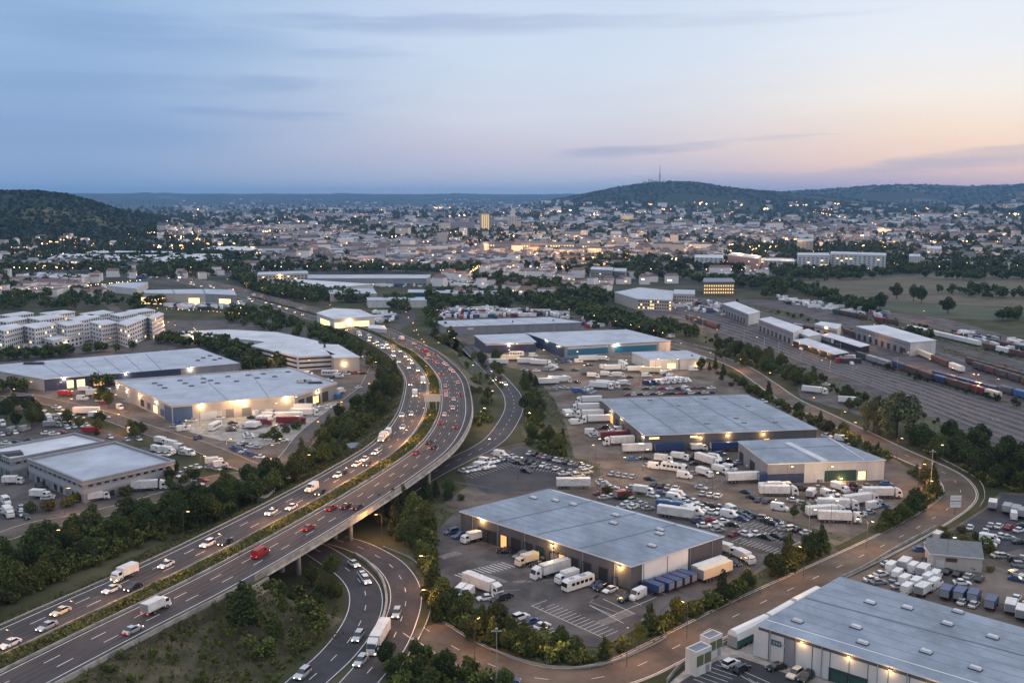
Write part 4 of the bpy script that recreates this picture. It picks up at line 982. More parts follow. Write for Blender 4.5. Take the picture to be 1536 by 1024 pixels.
# bottom cabinets
def cabinet(px, py, d, h, rz, lab):
    g = G(px, py); t = thing('plant_cabinet', lab, 'equipment cabin', (g.x, g.y, 0), R(rz))
    mb = MB(); mb.box((0, 0, 0), (d[0], d[1], h)); mb.build('cabin', CLADW, t)
    mb = MB()
    for s in (-1, 1): mb.box((0, s * (d[1] / 2 - .15), h + .002), (d[0], .3, .35)); mb.box((s * (d[0] / 2 - .15), 0, h + .004), (.3, d[1] - .61, .33))
    mb.build('rim', CLADW, t)
    mb = MB(); mb.box((0, 0, h + .003), (d[0] - .9, d[1] - .9, .12)); mb.build('vent_grille', SEAM, t)
    mb = MB()
    for k in range(2): mb.box((-d[0] / 4 + k * d[0] / 2, -d[1] / 2 - .03, h * .42), (d[0] * .42, .1, h * .45))
    mb.build('louvre', mat('olive_louvre', (.10, .11, .05), .5), t)
    mb = MB(); mb.box((d[0] / 4, -d[1] / 2 - .03, .2), (d[0] * .22, .1, 1.6)); mb.build('door', STEEL, t)
cabinet(1047, 1006, (5.0, 3.0), 5.2, 40, 'tall white plant cabin with olive louvres, left of two by the near car park')
cabinet(1066, 982, (4.4, 2.8), 4.6, 40, 'tall white plant cabin with roof grille, nearer the tarpaulin shelter')
def tunnel(pa, pb, w, h, lab):
    a = G(*pa); b_ = G(*pb); L = (b_ - a).length; rz = math.atan2((b_ - a).y, (b_ - a).x)
    t = thing('tarpaulin_shelter', lab, 'shelter', (a.x, a.y, 0), rz)
    mb = MB(); rings = []
    for x in np.linspace(0, L, 9):
        rings.append([(x, -w / 2 - .15, h * .52), (x, -w * .42, h * .86), (x, -w * .2, h), (x, w * .2, h), (x, w * .42, h * .86), (x, w / 2 + .15, h * .52)])
    mb.loft(rings, 0, True); mb.build('tarpaulin', WHITE, t)
    mb = MB(); mb.box((L / 2, 0, .5), (L - .1, w, h * .52 - .5), 0); mb.build('side', GREENP, t)
    mb = MB(); mb.box((.02, 0, .4), (.12, w * .96, h * .6)); mb.build('end_panel', STEEL, t)
    mb = MB()
    for x in np.linspace(1.5, L - 1.5, 6):
        for s in (-1, 1): mb.cyl((x, s * (w / 2 - .25), .45), (x, s * (w / 2), .45), .45, .45, 10)
    mb.build('wheels', TYRE, t)
tunnel((1098, 972), (1148, 948), 2.8, 4.4, 'covered trailer with a rounded white tarpaulin beside the bottom right warehouse')
tunnel((1152, 945), (1186, 925), 2.8, 4.2, 'covered trailer behind the first one along the warehouse side')
tunnel((1190, 922), (1226, 903), 2.8, 4.2, 'covered trailer half hidden at the far corner of the bottom right warehouse')
# concrete portal at the motorway side
b = Bld('substation', 'small concrete substation with pale front in trees beside the motorway', 'building', [(520, 664), (527, 670), (549, 670), (547, 663)], 4, CONCR, roof=SEAM); b.door(1, 529, 546, .3, 3.2, CLADW, 'panel', False)
b = Bld('canopy', 'small pale flat canopy among the trees left of the motorway', 'shelter', [(385, 744), (398, 746), (412, 731), (400, 727)], 3.2, CLADBG, roof=CLADBG)

# --- apartments on the left
def apart(P_, h_, lab, rows, n0, n1, e0=0, e1=1, wall=mat('apartment_render', (.54, .54, .56), .7, var=.1, scale=.1), lit=.06):
    h = h_
    b = Bld('apartment_block', lab, 'apartment building', P_, h, wall, roof=ROOFW, thick=.6, group='white apartment blocks on the left')
    zz = [1.2 + 2.9 * k for k in range(rows)]
    b.winrows(e0, n0, zz, GLASS, .5, lit); b.winrows(e1, n1, zz, GLASS, .5, lit)
    return b
AL = 'white apartment block with dark windows in the estate left of the motorway'
for P_ in [[(176, 484), (190, 488), (222, 475), (210, 472)], [(222, 475.5), (228, 478), (245, 470), (238, 467.5)], [(134, 482), (152, 487), (176, 483), (160, 479)], [(85, 484), (100, 488), (125, 484), (112, 480)],
           [(32, 487), (52, 492), (84, 486), (68, 482)], [(-10, 490), (6, 496), (34, 489), (22, 485)], [(100, 477), (118, 481), (150, 474), (135, 471)], [(40, 476), (60, 480), (98, 474), (82, 471)], [(-10, 480), (10, 483), (40, 477), (25, 474)],
           [(120, 470), (138, 473), (170, 468), (155, 465)], [(165, 471), (180, 474), (206, 469), (194, 466.5)], [(190, 465.5), (205, 468), (232, 464.5), (218, 462)], [(60, 469), (78, 472), (112, 467), (96, 465)], [(0, 472), (15, 474), (50, 469), (36, 467)]]:
    apart(P_, 15, AL, 5, 4, 9)
b = apart([(56, 505), (80, 510), (124, 501), (102, 497)], 7.5, 'low white apartment wing with lit end in front of the apartment estate', 2, 4, 7)
b.lamp(98, 513, 1, 500, (1, .75, .4))

# --- mid distance halls and sheds, each a thing of its own
def hall(P_, h, lab, wall=CLADW, roof=ROOFL, lit=None, cat='warehouse', name='warehouse', win=None):
    b = Bld(name, lab, cat, P_, h, wall, roof=roof, thick=.5)
    if win: b.winrows(0 if len(win) < 3 else win[2], win[0], [1.2 + 3 * k for k in range(win[1])], GLASS, .55, .1)
    if lit:
        for e, x0, x1 in lit: b.door(e, x0, x1, .4, h * .6, WINLIT, 'lit_window', False)
    return b
hall([(27, 413), (117, 418.5), (137, 412), (50, 407.5)], 9, 'pale blue-grey hall beyond the left woods', CLADBG)
hall([(160, 428), (205, 433), (222, 423), (178, 424)], 7, 'pale roofed shed in front of the pale hall on the left')
b = hall([(218, 439), (262, 440), (258, 434), (215, 435)], 11, 'first bay of the sectioned hall with glowing windows', CLADBG, lit=[(0, 220, 250)])
b = hall([(262, 440), (308, 440), (304, 433.5), (258, 434)], 11, 'middle bay of the sectioned hall behind the apartment estate', CLADBG, lit=[(0, 290, 306)])
b = hall([(308, 440), (354, 442), (350, 434.5), (304, 433.5)], 11, 'right bay of the sectioned hall behind the apartment estate', CLADM, lit=[(0, 335, 352)])
b = hall([(386, 412), (462, 409), (460, 406), (388, 408)], 14, 'tall cream block at the head of the motorway', CLADBG, win=(14, 4), cat='building', name='industrial_block'); b.lamp(420, 414, 0, 3000)
hall([(461, 417), (640, 417), (646, 412), (460, 412)], 9, 'very long pale factory hall beyond the motorway', CLADM, win=(30, 1), cat='factory', name='factory')
hall([(400, 424), (500, 431), (560, 426), (450, 419)], 8, 'white factory wing in front of the very long hall', CLADW, ROOFW, cat='factory', name='factory')
hall([(495, 440), (565, 440), (560, 433), (492, 433)], 8, 'cream fronted factory block by the dark trees', CLADBG, ROOFL, cat='factory', name='factory')
hall([(552, 450), (640, 450), (636, 445.5), (550, 446)], 7, 'low white warehouse partly hidden by round trees', CLADW)
hall([(612, 438), (676, 439), (675, 434.5), (613, 434)], 7, 'long blue-green office strip beyond the trees', mat('teal_glass', (.03, .09, .12), .2), cat='office building', name='office_building')
hall([(678, 440), (748, 441), (745, 436), (678, 436)], 7, 'low cream shed right of the blue-green office strip', CLADBG)
b = hall([(475, 469), (500, 478), (562, 474), (540, 464), (500, 462)], 8, 'tent-roofed car showroom with glowing front beside the motorway', CLADW, ROOFW, lit=[(1, 505, 520), (1, 528, 556), (0, 484, 498)], cat='showroom', name='car_showroom'); b.lamp(523, 482, 1, 4000)
hall([(552, 491.5), (580, 493.5), (576, 488), (556, 487)], 3.5, 'white filling station canopy at the motorway junction', CLADW, ROOFW, cat='shelter', name='canopy')
hall([(624, 394), (680, 395), (681, 391.5), (625, 391.5)], 9, 'long low white hall in front of the town', CLADW, ROOFW)
hall([(70, 388), (210, 392), (330, 390), (335, 381), (200, 378), (90, 381)], 9, 'wide white logistics hall below the left hill', CLADW, ROOFW)
hall([(120, 381), (250, 382), (260, 377), (140, 376)], 9, 'second wide white logistics hall below the left hill', CLADW, ROOFW)
hall([(300, 374), (400, 376), (430, 370), (320, 369)], 10, 'grey shopping hall right of the lit street below the left hill', CLADM, ROOFW)
# right of centre
b = hall([(922, 438), (956, 448), (1008, 450), (1010, 436), (960, 431)], 10, 'white office complex with rows of lit windows near the railway', CLADBG, ROOFL, cat='office building', name='office_building'); b.winrows(1, 14, [1.5, 4.4, 7.2], GLASS, .6, .25)
hall([(1010, 440), (1042, 441), (1042, 435), (1012, 434)], 11, 'cream block right of the white office complex', CLADBG, ROOFL, cat='office building', name='office_building', win=(8, 3))
b = hall([(1055, 422), (1102, 422), (1098, 417), (1056, 417)], 14, 'flat office cube with fully lit windows beside the railway wood', mat('brown_wall', (.14, .10, .09), .6), SEAM, cat='office building', name='office_building'); b.winrows(0, 13, [1.5, 5, 8.5], mat('dim_lit_window', (.5, .4, .2), .5, emit=(1, .62, .24), estr=1.1, sampled=False), .55, 0, 1.8)
hall([(886, 403.5), (918, 405), (920, 401), (888, 400)], 16, 'grey office block among dark trees in the middle distance', CLADM, ROOFL, cat='office building', name='office_building', win=(10, 4))
hall([(920, 406), (938, 407), (940, 402.5), (922, 402)], 14, 'smaller grey office block right beside the first one', CLADM, ROOFL, cat='office building', name='office_building', win=(6, 4))
for P_, h, lab, w in [([(1246, 380), (1329, 383), (1329, 379.5), (1247, 377)], 24, 'long white slab of flats, rightmost of the slabs', CLADW), ([(1196, 382), (1244, 383), (1243, 379), (1197, 379)], 22, 'white slab of flats beside the longest slab', CLADW),
                      ([(1140, 390), (1192, 392), (1190, 387.5), (1142, 387)], 14, 'low white slab in front of the flats', CLADW), ([(1092, 382), (1138, 388), (1142, 384), (1098, 378)], 20, 'pink street-lit slab of flats', mat('pink_wall', (.45, .24, .20), .7)),
                      ([(1042, 386), (1085, 387), (1084, 382), (1043, 382)], 16, 'pale apartment slab left of the pink one', CLADW), ([(1364, 384), (1380, 384), (1380, 381), (1364, 381)], 18, 'small white tower block right of the slabs', CLADW),
                      ([(1390, 372), (1412, 373), (1412, 369), (1391, 369)], 18, 'white clinic block before the right hills', CLADW), ([(1196, 361), (1220, 361), (1220, 358), (1197, 358)], 22, 'grey block on the rise right of the castle', CLADM),
                      ([(916, 350), (932, 350), (932, 347), (917, 347)], 24, 'plain white cube building among the town roofs', CLADW)]:
    b = Bld('apartment_slab', lab, 'apartment building', P_, h, w, roof=ROOFL, thick=.6); n_ = max(4, int((b.P[1] - b.P[0]).length / 6))
    b.winrows(0, n_, [2 + 3 * k for k in range(int(h / 3.2))], mat('far_window', (.10, .11, .13), .4), .5, .12, 1.5)
# rail sheds
for P_, h, lab, w in [([(1084, 455), (1123, 471), (1140, 467), (1103, 452)], 9, 'short rail shed with ribbed walls beside the tracks', CLADM), ([(1138, 478), (1190, 498), (1204, 491), (1156, 475)], 9, 'long rail shed beyond the short one', CLADM),
                      ([(1193, 497), (1213, 504), (1232, 501), (1212, 493)], 6, 'white low shed with a glowing end by the tracks', CLADW), ([(1285, 489), (1366, 513), (1404, 510), (1325, 487)], 9, 'longest rail shed with pale end wall in the yard', CLADM),
                      ([(1222, 486), (1256, 493), (1262, 486), (1232, 482)], 8, 'pale box building between the rail sheds', CLADBG)]:
    b = Bld('rail_shed', lab, 'shed', P_, h, [w, CLADW], roof=ROOFW, edges=[0, 1, 0, 0])
    a_ = b.edge(0); L = (a_[1] - a_[0]).length; mb = MB(); b.panel(mb, 0, 1, L - 1, h - 3, h - 2, .05, 0, .1); mb.build('clerestory', SEAM, b.t)
    for k in range(int(L / 9)):
        mb = MB(); b.panel(mb, 0, 3 + 9 * k, 7 + 9 * k, .2, 4, .05, 0, .1); mb.build('bay_door', DOORD, b.t)
for P_, lab in [([(1190, 510), (1252, 531), (1272, 528), (1210, 507)], 'long low platform roof beside the tracks with lamps under it'), ([(1232, 502), (1290, 520), (1304, 517), (1246, 499)], 'second low platform roof behind the first')]:
    b = Bld('platform_canopy', lab, 'canopy', P_, 4.5, DOORD, roof=ROOFW)  # solid dark block, painted in for the shaded space under the roof
    for k in range(4): b.lamp(P_[0][0] + 10 + 14 * k, P_[0][1] + 5 + 5 * k, 0, 500) if 'lamps' in lab else None
# wagons
def wagons(p0, p1, n, cols, lab, L=13, w=3.0, h=4.0):
    a = G(*p0); b_ = G(*p1); rz = math.atan2((b_ - a).y, (b_ - a).x)
    for k in range(n):
        c = a.lerp(b_, (k + .5) / n); ck = cols[k % len(cols)]
        t = thing('freight_wagon', CARCOL[ck][0] + ' freight wagon ' + lab, 'freight wagon', (c.x, c.y, .16), rz)
        LL = (b_ - a).length / n - 1.2
        mb = MB(); mb.box((0, 0, 1.0), (LL, w, h - 1.3)); mb.loft([[(x, -w / 2, h - .3), (x, -w * .3, h), (x, w * .3, h), (x, w / 2, h - .3)] for x in (-LL / 2, LL / 2)]); mb.build('body', CARCOL[ck][1], t)
        mb = MB(); mb.box((0, 0, .6), (LL - .4, w * .7, .38))
        for x in (-LL / 2 + 2, LL / 2 - 2): mb.box((x, 0, .02), (2.6, 1.9, .57))
        mb.build('bogies', CHASSIS, t)
wagons((1266, 500), (1362, 532), 5, 'qzqdq', 'in the rake beside the longest rail shed')
wagons((1376, 532), (1424, 552), 2, 'cq', 'standing before the end of the longest rail shed'); wagons((1426, 553), (1444, 560), 1, 'w', 'standing before the end of the longest rail shed')
wagons((1340, 550), (1400, 572), 3, 'zqq', 'in the front rake nearest the running lines'); wagons((1402, 572), (1500, 600), 5, 'nqqmc', 'in the front rake nearest the running lines')
wagons((1400, 566), (1496, 592), 5, 'zznnz', 'in the second rake behind the front one'); wagons((1500, 588), (1620, 622), 5, 'zbzzb', 'at the right edge of the rail yard')
wagons((1460, 552), (1620, 602), 8, 'dqddqddq', 'in the dark rake at the right edge'); wagons((1160, 487), (1222, 498), 4, 'qqgq', 'behind the long rail shed'); wagons((1312, 482), (1345, 487), 2, 'mq', 'on the field side of the yard'); wagons((1362, 495), (1470, 520), 6, 'wwwwww', 'in the pale rake beside the field'); wagons((1476, 523), (1536, 537), 3, 'qwq', 'in the pale rake beside the field')
wagons((1285, 536), (1335, 552), 3, 'dgg', 'in the front rake nearest the running lines')
wagons((1210, 505), (1262, 520), 4, 'gwgw', 'under the platform roofs'); wagons((1480, 515), (1620, 548), 7, 'dqddqdd', 'in the furthest dark rake'); wagons((1250, 470), (1300, 480), 4, 'dqdq', 'on the upper sidings'); wagons((1030, 478), (1078, 494), 3, 'ddq', 'on the near running line'); wagons((1450, 545), (1600, 588), 7, 'qdqqdqd', 'in the brown rake before the dark one')
# gantry sign in the median
x, y, z, h, off, i = mw_at(646, 618); p, n = MW[i], MN[i]
t = thing('gantry_sign', 'grey motorway sign board standing in the planted median', 'road sign', (p.x, p.y, z), h)
mb = MB(); mb.cyl((0, -1.6, -.5), (0, -1.6, 6.2), .16); mb.cyl((0, 1.6, -.5), (0, 1.6, 6.2), .16); mb.build('posts', STEEL, t)
mb = MB(); mb.box((0, 0, 4.4), (.25, 7.2, 3.0)); mb.build('board', mat('sign_back', (.30, .34, .40), .5), t)
mb = MB(); mb.box((0, 0, 7.41), (.5, 8.2, .3)); mb.build('top_beam', STEEL, t)
g = G(1432, 772); t = thing('roadside_sign', 'white stacked sign panels on a pole at the main road bend', 'road sign', (g.x, g.y, 0), R(0))
mb = MB(); mb.cyl((0, 0, 0), (0, 0, 6.9), .1); mb.build('pole', POLE, t)
for z0, hh in ((2.6, 1.9), (4.75, .8), (5.75, .7)):
    mb = MB(); mb.box((0, -.14, z0), (3.4, .12, hh)); mb.build('panel', WHITE, t)
mb = MB(); mb.box((0, -.14, 4.52), (3.2, .12, .2)); mb.build('dark_strip', DARKTRIM, t)
mb = MB()
for k in range(4): mb.box((-1.1 + k * .7, -.21, 3.4 + .25 * (k % 2)), (.4, .02, .5))
mb.build('faded_marks', mat('faded_blue', (.35, .38, .55), .6), t)
# ================================================================ VEHICLES (x forward)
def ring_yz(x, w, zb, zt, tuck=.9): return [(x, -w / 2, zb), (x, -w / 2, zb + (zt - zb) * .55), (x, -w / 2 * tuck, zt), (x, w / 2 * tuck, zt), (x, w / 2, zb + (zt - zb) * .55), (x, w / 2, zb)]
WH = {}
def wheel_mesh(r, w):
    k = (r, w)
    if k not in WH:
        a = MB(); a.cyl((0, -w / 2, 0), (0, w / 2, 0), r, r, 12); b = MB(); b.cyl((0, -w / 2 - .015, 0), (0, w / 2 + .015, 0), r * .58, r * .58, 10)
        WH[k] = (a.mesh('wheel', TYRE), b.mesh('rim', RIM))
    return WH[k]
PROTO = {}
def car_parts(kind, paint):
    """list of (name, mesh, location, children) in local space and a merged far mesh"""
    P = []; far = MB()
    def add(name, mb, mats, loc=None, ch=None): P.append((name, mb.mesh(name, mats), loc, ch or []))
    if kind in 'cu':
        su = kind == 'u'; L = 4.7 if su else 4.5; w = 1.86 if su else 1.8; zb = .24 if su else .2; bz = 1.0 if su else .86; rz = 1.72 if su else 1.44
        prof = [(-L / 2, zb + .15, bz - .12), (-L / 2 + .12, zb, bz), (-L / 2 + 1.0, zb, bz + .04), (.55, zb, bz + .03), (1.1, zb, bz - .03), (L / 2 - .35, zb, bz - .16), (L / 2 - .03, zb + .1, bz - .32), (L / 2, zb + .16, bz - .45)]
        def body(mb, m=0):
            mb.loft([ring_yz(x, w * (.9 if i in (0, 7) else .97 if i in (1, 6) else 1), a, t, .93) for i, (x, a, t) in enumerate(prof)], m)
        g0, g1 = (-L / 2 + .12, .95) if su else (-L / 2 + .45, 1.0); r0, r1 = (-L / 2 + .4, .15) if su else (-L / 2 + 1.25, .2)
        def cabin(mb, m=0):
            n = len(mb.v); a, b = w * .46, w * .38
            mb.hexa([(g0, -a, bz - .02), (g1, -a, bz - .02), (g1, a, bz - .02), (g0, a, bz - .02), (r0, -b, rz - .05), (r1, -b, rz - .05), (r1, b, rz - .05), (r0, b, rz - .05)], m)
        def roof(mb, m=0):
            b = w * .385
            mb.hexa([(r0 - .05, -b, rz - .052), (r1 + .05, -b, rz - .052), (r1 + .05, b, rz - .052), (r0 - .05, b, rz - .052), (r0 + .1, -b * .9, rz + .01), (r1 - .1, -b * .9, rz + .01), (r1 - .1, b * .9, rz + .01), (r0 + .1, b * .9, rz + .01)], m)
        mb = MB(); body(mb); add('body', mb, paint); mb = MB(); cabin(mb); add('windows', mb, GLASS); mb = MB(); roof(mb); add('roof', mb, paint)
        body(far, 0); cabin(far, 1); roof(far, 0)
        wr = .36 if su else .32; wx = L / 2 - .85
        wl = [(sx_ * wx - (.05 if sx_ > 0 else 0), sy_ * (w / 2 - .11), wr) for sx_ in (-1, 1) for sy_ in (-1, 1)]; ww = .22
        hx, hy, hz_ = L / 2 - .07, w * .36, bz - .38; tx = -L / 2 + .02
    elif kind == 'v':   # panel van
        L, w, H = 5.6, 2.0, 2.5; zb = .3
        def body(mb, m=0):
            mb.loft([ring_yz(-L / 2, w * .97, zb, H - .05, .9), ring_yz(-L / 2 + .1, w, zb, H, .92), ring_yz(L / 2 - 1.7, w, zb, H, .92), ring_yz(L / 2 - 1.05, w * .98, zb, 1.55, .9), ring_yz(L / 2 - .1, w * .95, zb, 1.15, .9), ring_yz(L / 2, w * .9, zb + .1, .95, .9)], m)
        def cabin(mb, m=0):
            s_ = [(L / 2 - 1.62, H - .12, .80), (L / 2 - 1.0, 1.62, .88)]
            mb.hexa([(s_[1][0], -.86, 1.5), (s_[1][0] + .04, .86, 1.5), (s_[1][0] - .3, .86, 1.5), (s_[1][0] - .3, -.86, 1.5), (s_[0][0] + .06, -.8, H - .1), (s_[0][0] + .06, .8, H - .1), (s_[0][0] - .1, .8, H - .1), (s_[0][0] - .1, -.8, H - .1)], m)
            for s in (-1, 1): mb.box((L / 2 - 1.95, s * (w / 2 - .055), 1.45), (.9, .12, .62), m)
        def windsh(mb, m=0):
            mb.hexa([(L / 2 - 1.2, -.84, 1.52), (L / 2 - .98, -.84, 1.57), (L / 2 - .98, .84, 1.57), (L / 2 - 1.2, .84, 1.52), (L / 2 - 1.75, -.8, H - .16), (L / 2 - 1.6, -.8, H - .08), (L / 2 - 1.6, .8, H - .08), (L / 2 - 1.75, .8, H - .16)], m)
            for s in (-1, 1): mb.box((L / 2 - 1.95, s * (w / 2 - .055), 1.45), (.9, .12, .62), m)
        mb = MB(); body(mb); add('body', mb, paint); mb = MB(); windsh(mb); add('windows', mb, GLASS)
        body(far, 0); windsh(far, 1)
        wr = .36; wl = [(sx_, sy_ * (w / 2 - .12), wr) for sx_ in (-L / 2 + 1.1, L / 2 - .9) for sy_ in (-1, 1)]; ww = .24
        hx, hy, hz_ = L / 2 - .06, w * .38, .82; tx = -L / 2 + .01
    elif kind in 'tl':  # box truck / articulated lorry
        art = kind == 'l'; L = 13.0 if art else 6.9; w = 2.4; H = 3.6 if art else 3.0; cl = 2.3 if art else 1.9; zf = 1.05
        bx0, bx1 = -L / 2, L / 2 - cl - (.7 if art else .15)
        def box_(mb, m=0): mb.box(((bx0 + bx1) / 2, 0, zf), (bx1 - bx0, w, H - zf), m)
        def cab(mb, m=0):
            c0 = L / 2 - cl; ch = 3.0 if art else 2.4
            mb.loft([ring_yz(c0, w * .96, .55, ch, .92), ring_yz(L / 2 - .55, w * .96, .5, ch - .03, .9), ring_yz(L / 2 - .12, w * .94, .45, 1.75, .97), ring_yz(L / 2, w * .92, .45, 1.3, .97)], m)
            if art: mb.hexa([(c0 + .1, -1.1, ch - .02), (L / 2 - .7, -1.1, ch - .02), (L / 2 - .7, 1.1, ch - .02), (c0 + .1, 1.1, ch - .02), (c0 + .1, -1.05, H - .1), (c0 + .3, -1.05, H - .1), (c0 + .3, 1.05, H - .1), (c0 + .1, 1.05, H - .1)], m)
        def win(mb, m=0):
            ch = 3.0 if art else 2.4
            mb.hexa([(L / 2 - .25, -1.05, 1.75), (L / 2 - .09, -1.05, 1.78), (L / 2 - .09, 1.05, 1.78), (L / 2 - .25, 1.05, 1.75), (L / 2 - .62, -1.0, ch - .25), (L / 2 - .48, -1.0, ch - .22), (L / 2 - .48, 1.0, ch - .22), (L / 2 - .62, 1.0, ch - .25)], m)
            for s in (-1, 1): mb.box((L / 2 - 1.1, s * (w * .48 - .04), 1.7), (.95, .12, .72), m)
        def ch_(mb, m=0): mb.box((-.3, 0, .62), (L - 1.6, 1.1, .42), m); mb.box(((bx0 + bx1) / 2, 0, .5), ((bx1 - bx0) * .35, w * .92, .45), m)
        mb = MB(); box_(mb); add('cargo_box', mb, TRAILW if paint in (WHITE,) else paint); mb = MB(); cab(mb); add('cab', mb, paint if not art else WHITE); mb = MB(); win(mb); add('windscreen', mb, GLASS); mb = MB(); ch_(mb); add('chassis', mb, CHASSIS)
        mb = MB(); mb.box((bx0 - .03, 0, zf + .1), (.06, w * .92, H - zf - .25)); add('rear_door', mb, STEEL if not art else TRAILW)
        box_(far, 0); cab(far, 0); win(far, 1); ch_(far, 2)
        wr = .5; xs_ = [L / 2 - 1.25, -L / 2 + 1.9] + ([-L / 2 + 3.2, L / 2 - 4.2, -L / 2 + 4.5] if art else [])
        wl = [(x, s * (w / 2 - .2), wr) for x in xs_ for s in (-1, 1)]; ww = .35
        hx, hy, hz_ = L / 2 + .0, w * .38, .75; tx = -L / 2 - .02
    elif kind == 'x':   # trailer alone
        L, w, H, zf = 11.8, 2.45, 3.7, 1.1
        mb = MB(); mb.box((0, 0, zf), (L, w, H - zf)); add('cargo_box', mb, TRAILW if paint is WHITE else paint)
        mb = MB(); mb.box((0, 0, .65), (L - .6, 1.2, .44)); 
        for s in (-1, 1): mb.box((L / 2 - 2.4, s * .8, .02), (.18, .18, 1.07))
        add('chassis', mb, CHASSIS)
        mb = MB()
        for x in (-L / 2 + .01, L / 2 - .01): mb.box((x, 0, zf + .1), (.08, w * .94, H - zf - .25))
        add('end_doors', mb, STEEL)
        far.box((0, 0, zf), (L, w, H - zf)); far.box((0, 0, .2), (L - 3, 1.4, .88), 2)
        wr = .5; wl = [(x, s * (w / 2 - .2), wr) for x in (-L / 2 + 1.4, -L / 2 + 2.7, -L / 2 + 4.0) for s in (-1, 1)]; ww = .35; hx = None; tx = -L / 2 - .04; hy = 1; hz_ = .8
    elif kind == 'o':   # coach / caravan
        L, w, H = 9.6, 2.4, 3.0
        def body(mb, m=0): mb.loft([ring_yz(-L / 2, w * .97, .4, H - .2, .93), ring_yz(-L / 2 + .2, w, .35, H, .93), ring_yz(L / 2 - .8, w, .35, H, .93), ring_yz(L / 2 - .15, w * .97, .35, H - .5, .93), ring_yz(L / 2, w * .95, .4, 1.3, .97)], m)
        def win(mb, m=0):
            for s in (-1, 1):
                for k in range(5): mb.box((-L / 2 + 1.4 + 1.5 * k, s * (w / 2 - .07), 1.45), (1.15, .16, .8), m)
            mb.hexa([(L / 2 - .3, -1.08, 1.35), (L / 2 + .02, -1.08, 1.35), (L / 2 + .02, 1.08, 1.35), (L / 2 - .3, 1.08, 1.35), (L / 2 - .6, -1.05, H - .55), (L / 2 - .13, -1.05, H - .55), (L / 2 - .13, 1.05, H - .55), (L / 2 - .6, 1.05, H - .55)], m)
        mb = MB(); body(mb); add('body', mb, paint); mb = MB(); win(mb); add('windows', mb, GLASS)
        mb = MB(); mb.box((-1.5, 0, H - .02), (1.6, 1.2, .25)); mb.box((2.2, 0, H - .02), (1.2, 1.0, .2)); add('roof_unit', mb, STEEL)
        body(far, 0); win(far, 1)
        wr = .5; wl = [(x, s * (w / 2 - .17), wr) for x in (-L / 2 + 2.6, L / 2 - 2.3) for s in (-1, 1)]; ww = .3
        hx, hy, hz_ = L / 2 - .03, w * .38, .75; tx = -L / 2 - .0
    return P, far, (wl, wr, ww, hx, hy, hz_, tx)
KN = dict(c=('parked_car', 'car', 'car'), u=('parked_suv', 'estate car', 'car'), v=('panel_van', 'panel van', 'van'), t=('box_truck', 'box truck', 'truck'), l=('articulated_lorry', 'articulated lorry', 'lorry'), x=('semi_trailer', 'semi-trailer', 'trailer'), o=('coach', 'coach', 'coach'))
NV = {}
def vehicle(code, x, y, z, ang, where, on=0, group=None, near=None, moving=False):
    """code = kind letter + colour letter; on: 0 parked, 1 lights on"""
    kind, ck = code[0], code[1]; key = (kind, ck)
    if key not in PROTO:
        P, far, inf = car_parts(kind, CARCOL[ck][1]); PROTO[key] = (P, far.mesh('vehicle_body', [CARCOL[ck][1], GLASS, CHASSIS]), inf)
    P, farm, (wl, wr, ww, hx, hy, hz_, tx) = PROTO[key]
    kn = KN[kind]; NV[kn[2]] = NV.get(kn[2], 0) + 1
    name = ('moving_car' if kind in 'cu' else kn[0]) if moving else kn[0]
    lab = CARCOL[ck][0] + ' ' + kn[1] + ' ' + where
    d = math.hypot(x, y)
    far = d > 430 if near is None else not near
    ang += random.uniform(-.03, .03) if not moving else 0
    if far and not on:
        o = link(name, farm, loc=(x, y, z)); o.rotation_euler = (0, 0, ang); return tag(o, lab, kn[2], group)
    o = thing(name, lab, kn[2], (x, y, z), ang, group)
    if far: link('body', farm, o, loc=(0, 0, 0))
    else:
        for nm, me, loc, ch in P: link(nm, me, o, loc=loc or (0, 0, 0))
        a, b = wheel_mesh(wr, ww)
        for w_ in wl:
            q = link('wheel', a, o, loc=w_); link('rim', b, q, loc=(0, 0, 0))
    big = 1.0 if not far else 1.7
    if hx is not None:
        hm = HEADM[on > 0, far]
        for s in (-1, 1): link('headlight', hm, o, loc=(hx + .02, s * hy, hz_))
    if not far or on:
        for s in (-1, 1): link('tail_light', TAILM[on > 0, far], o, loc=(tx - .02, s * hy, hz_ + .05))
    if on == 2:
        spot((hx + .5, 0, hz_ + .2), 260, o, (1, 0, -.12), ang=80)
    return o
def lightmesh(m, s):
    mb = MB(); mb.box((0, 0, -.1 * s), (.10, .32 * s, .2 * s)); return mb.mesh('lens', m)
HEADM = {(False, False): lightmesh(HEAD_OFF, 1), (True, False): lightmesh(HEAD_ON, 1), (False, True): lightmesh(HEAD_OFF, 1), (True, True): lightmesh(HEAD_ON, 1.5)}
TAILM = {(False, False): lightmesh(TAIL_OFF, 1), (True, False): lightmesh(TAIL_ON, 1), (False, True): lightmesh(TAIL_OFF, 1), (True, True): lightmesh(TAIL_ON, 1.2)}
def veh(s, where, ang=None, group=None):
    """'px,py,code,angle' items"""
    for it in s.split():
        a = it.split(','); g = G(float(a[0]), float(a[1])); an = float(a[3]) if len(a) > 3 else ang
        vehicle(a[2], g.x, g.y, .045, R(an), where, group=group or 'vehicles ' + where)
def row(p0, p1, codes, ang, where, group=None, jit=.25):
    a = G(*p0); b = G(*p1); c = codes.split(); n = len(c)
    for k, cd in enumerate(c):
        if cd == '-': continue
        p = a.lerp(b, k / max(1, n - 1)); an = ang + (180 if random.random() < .3 and cd[0] in 'cu' else 0)
        vehicle(cd, p.x + random.uniform(-jit, jit), p.y + random.uniform(-jit, jit), .045, R(an), where, group=group or 'vehicles ' + where)
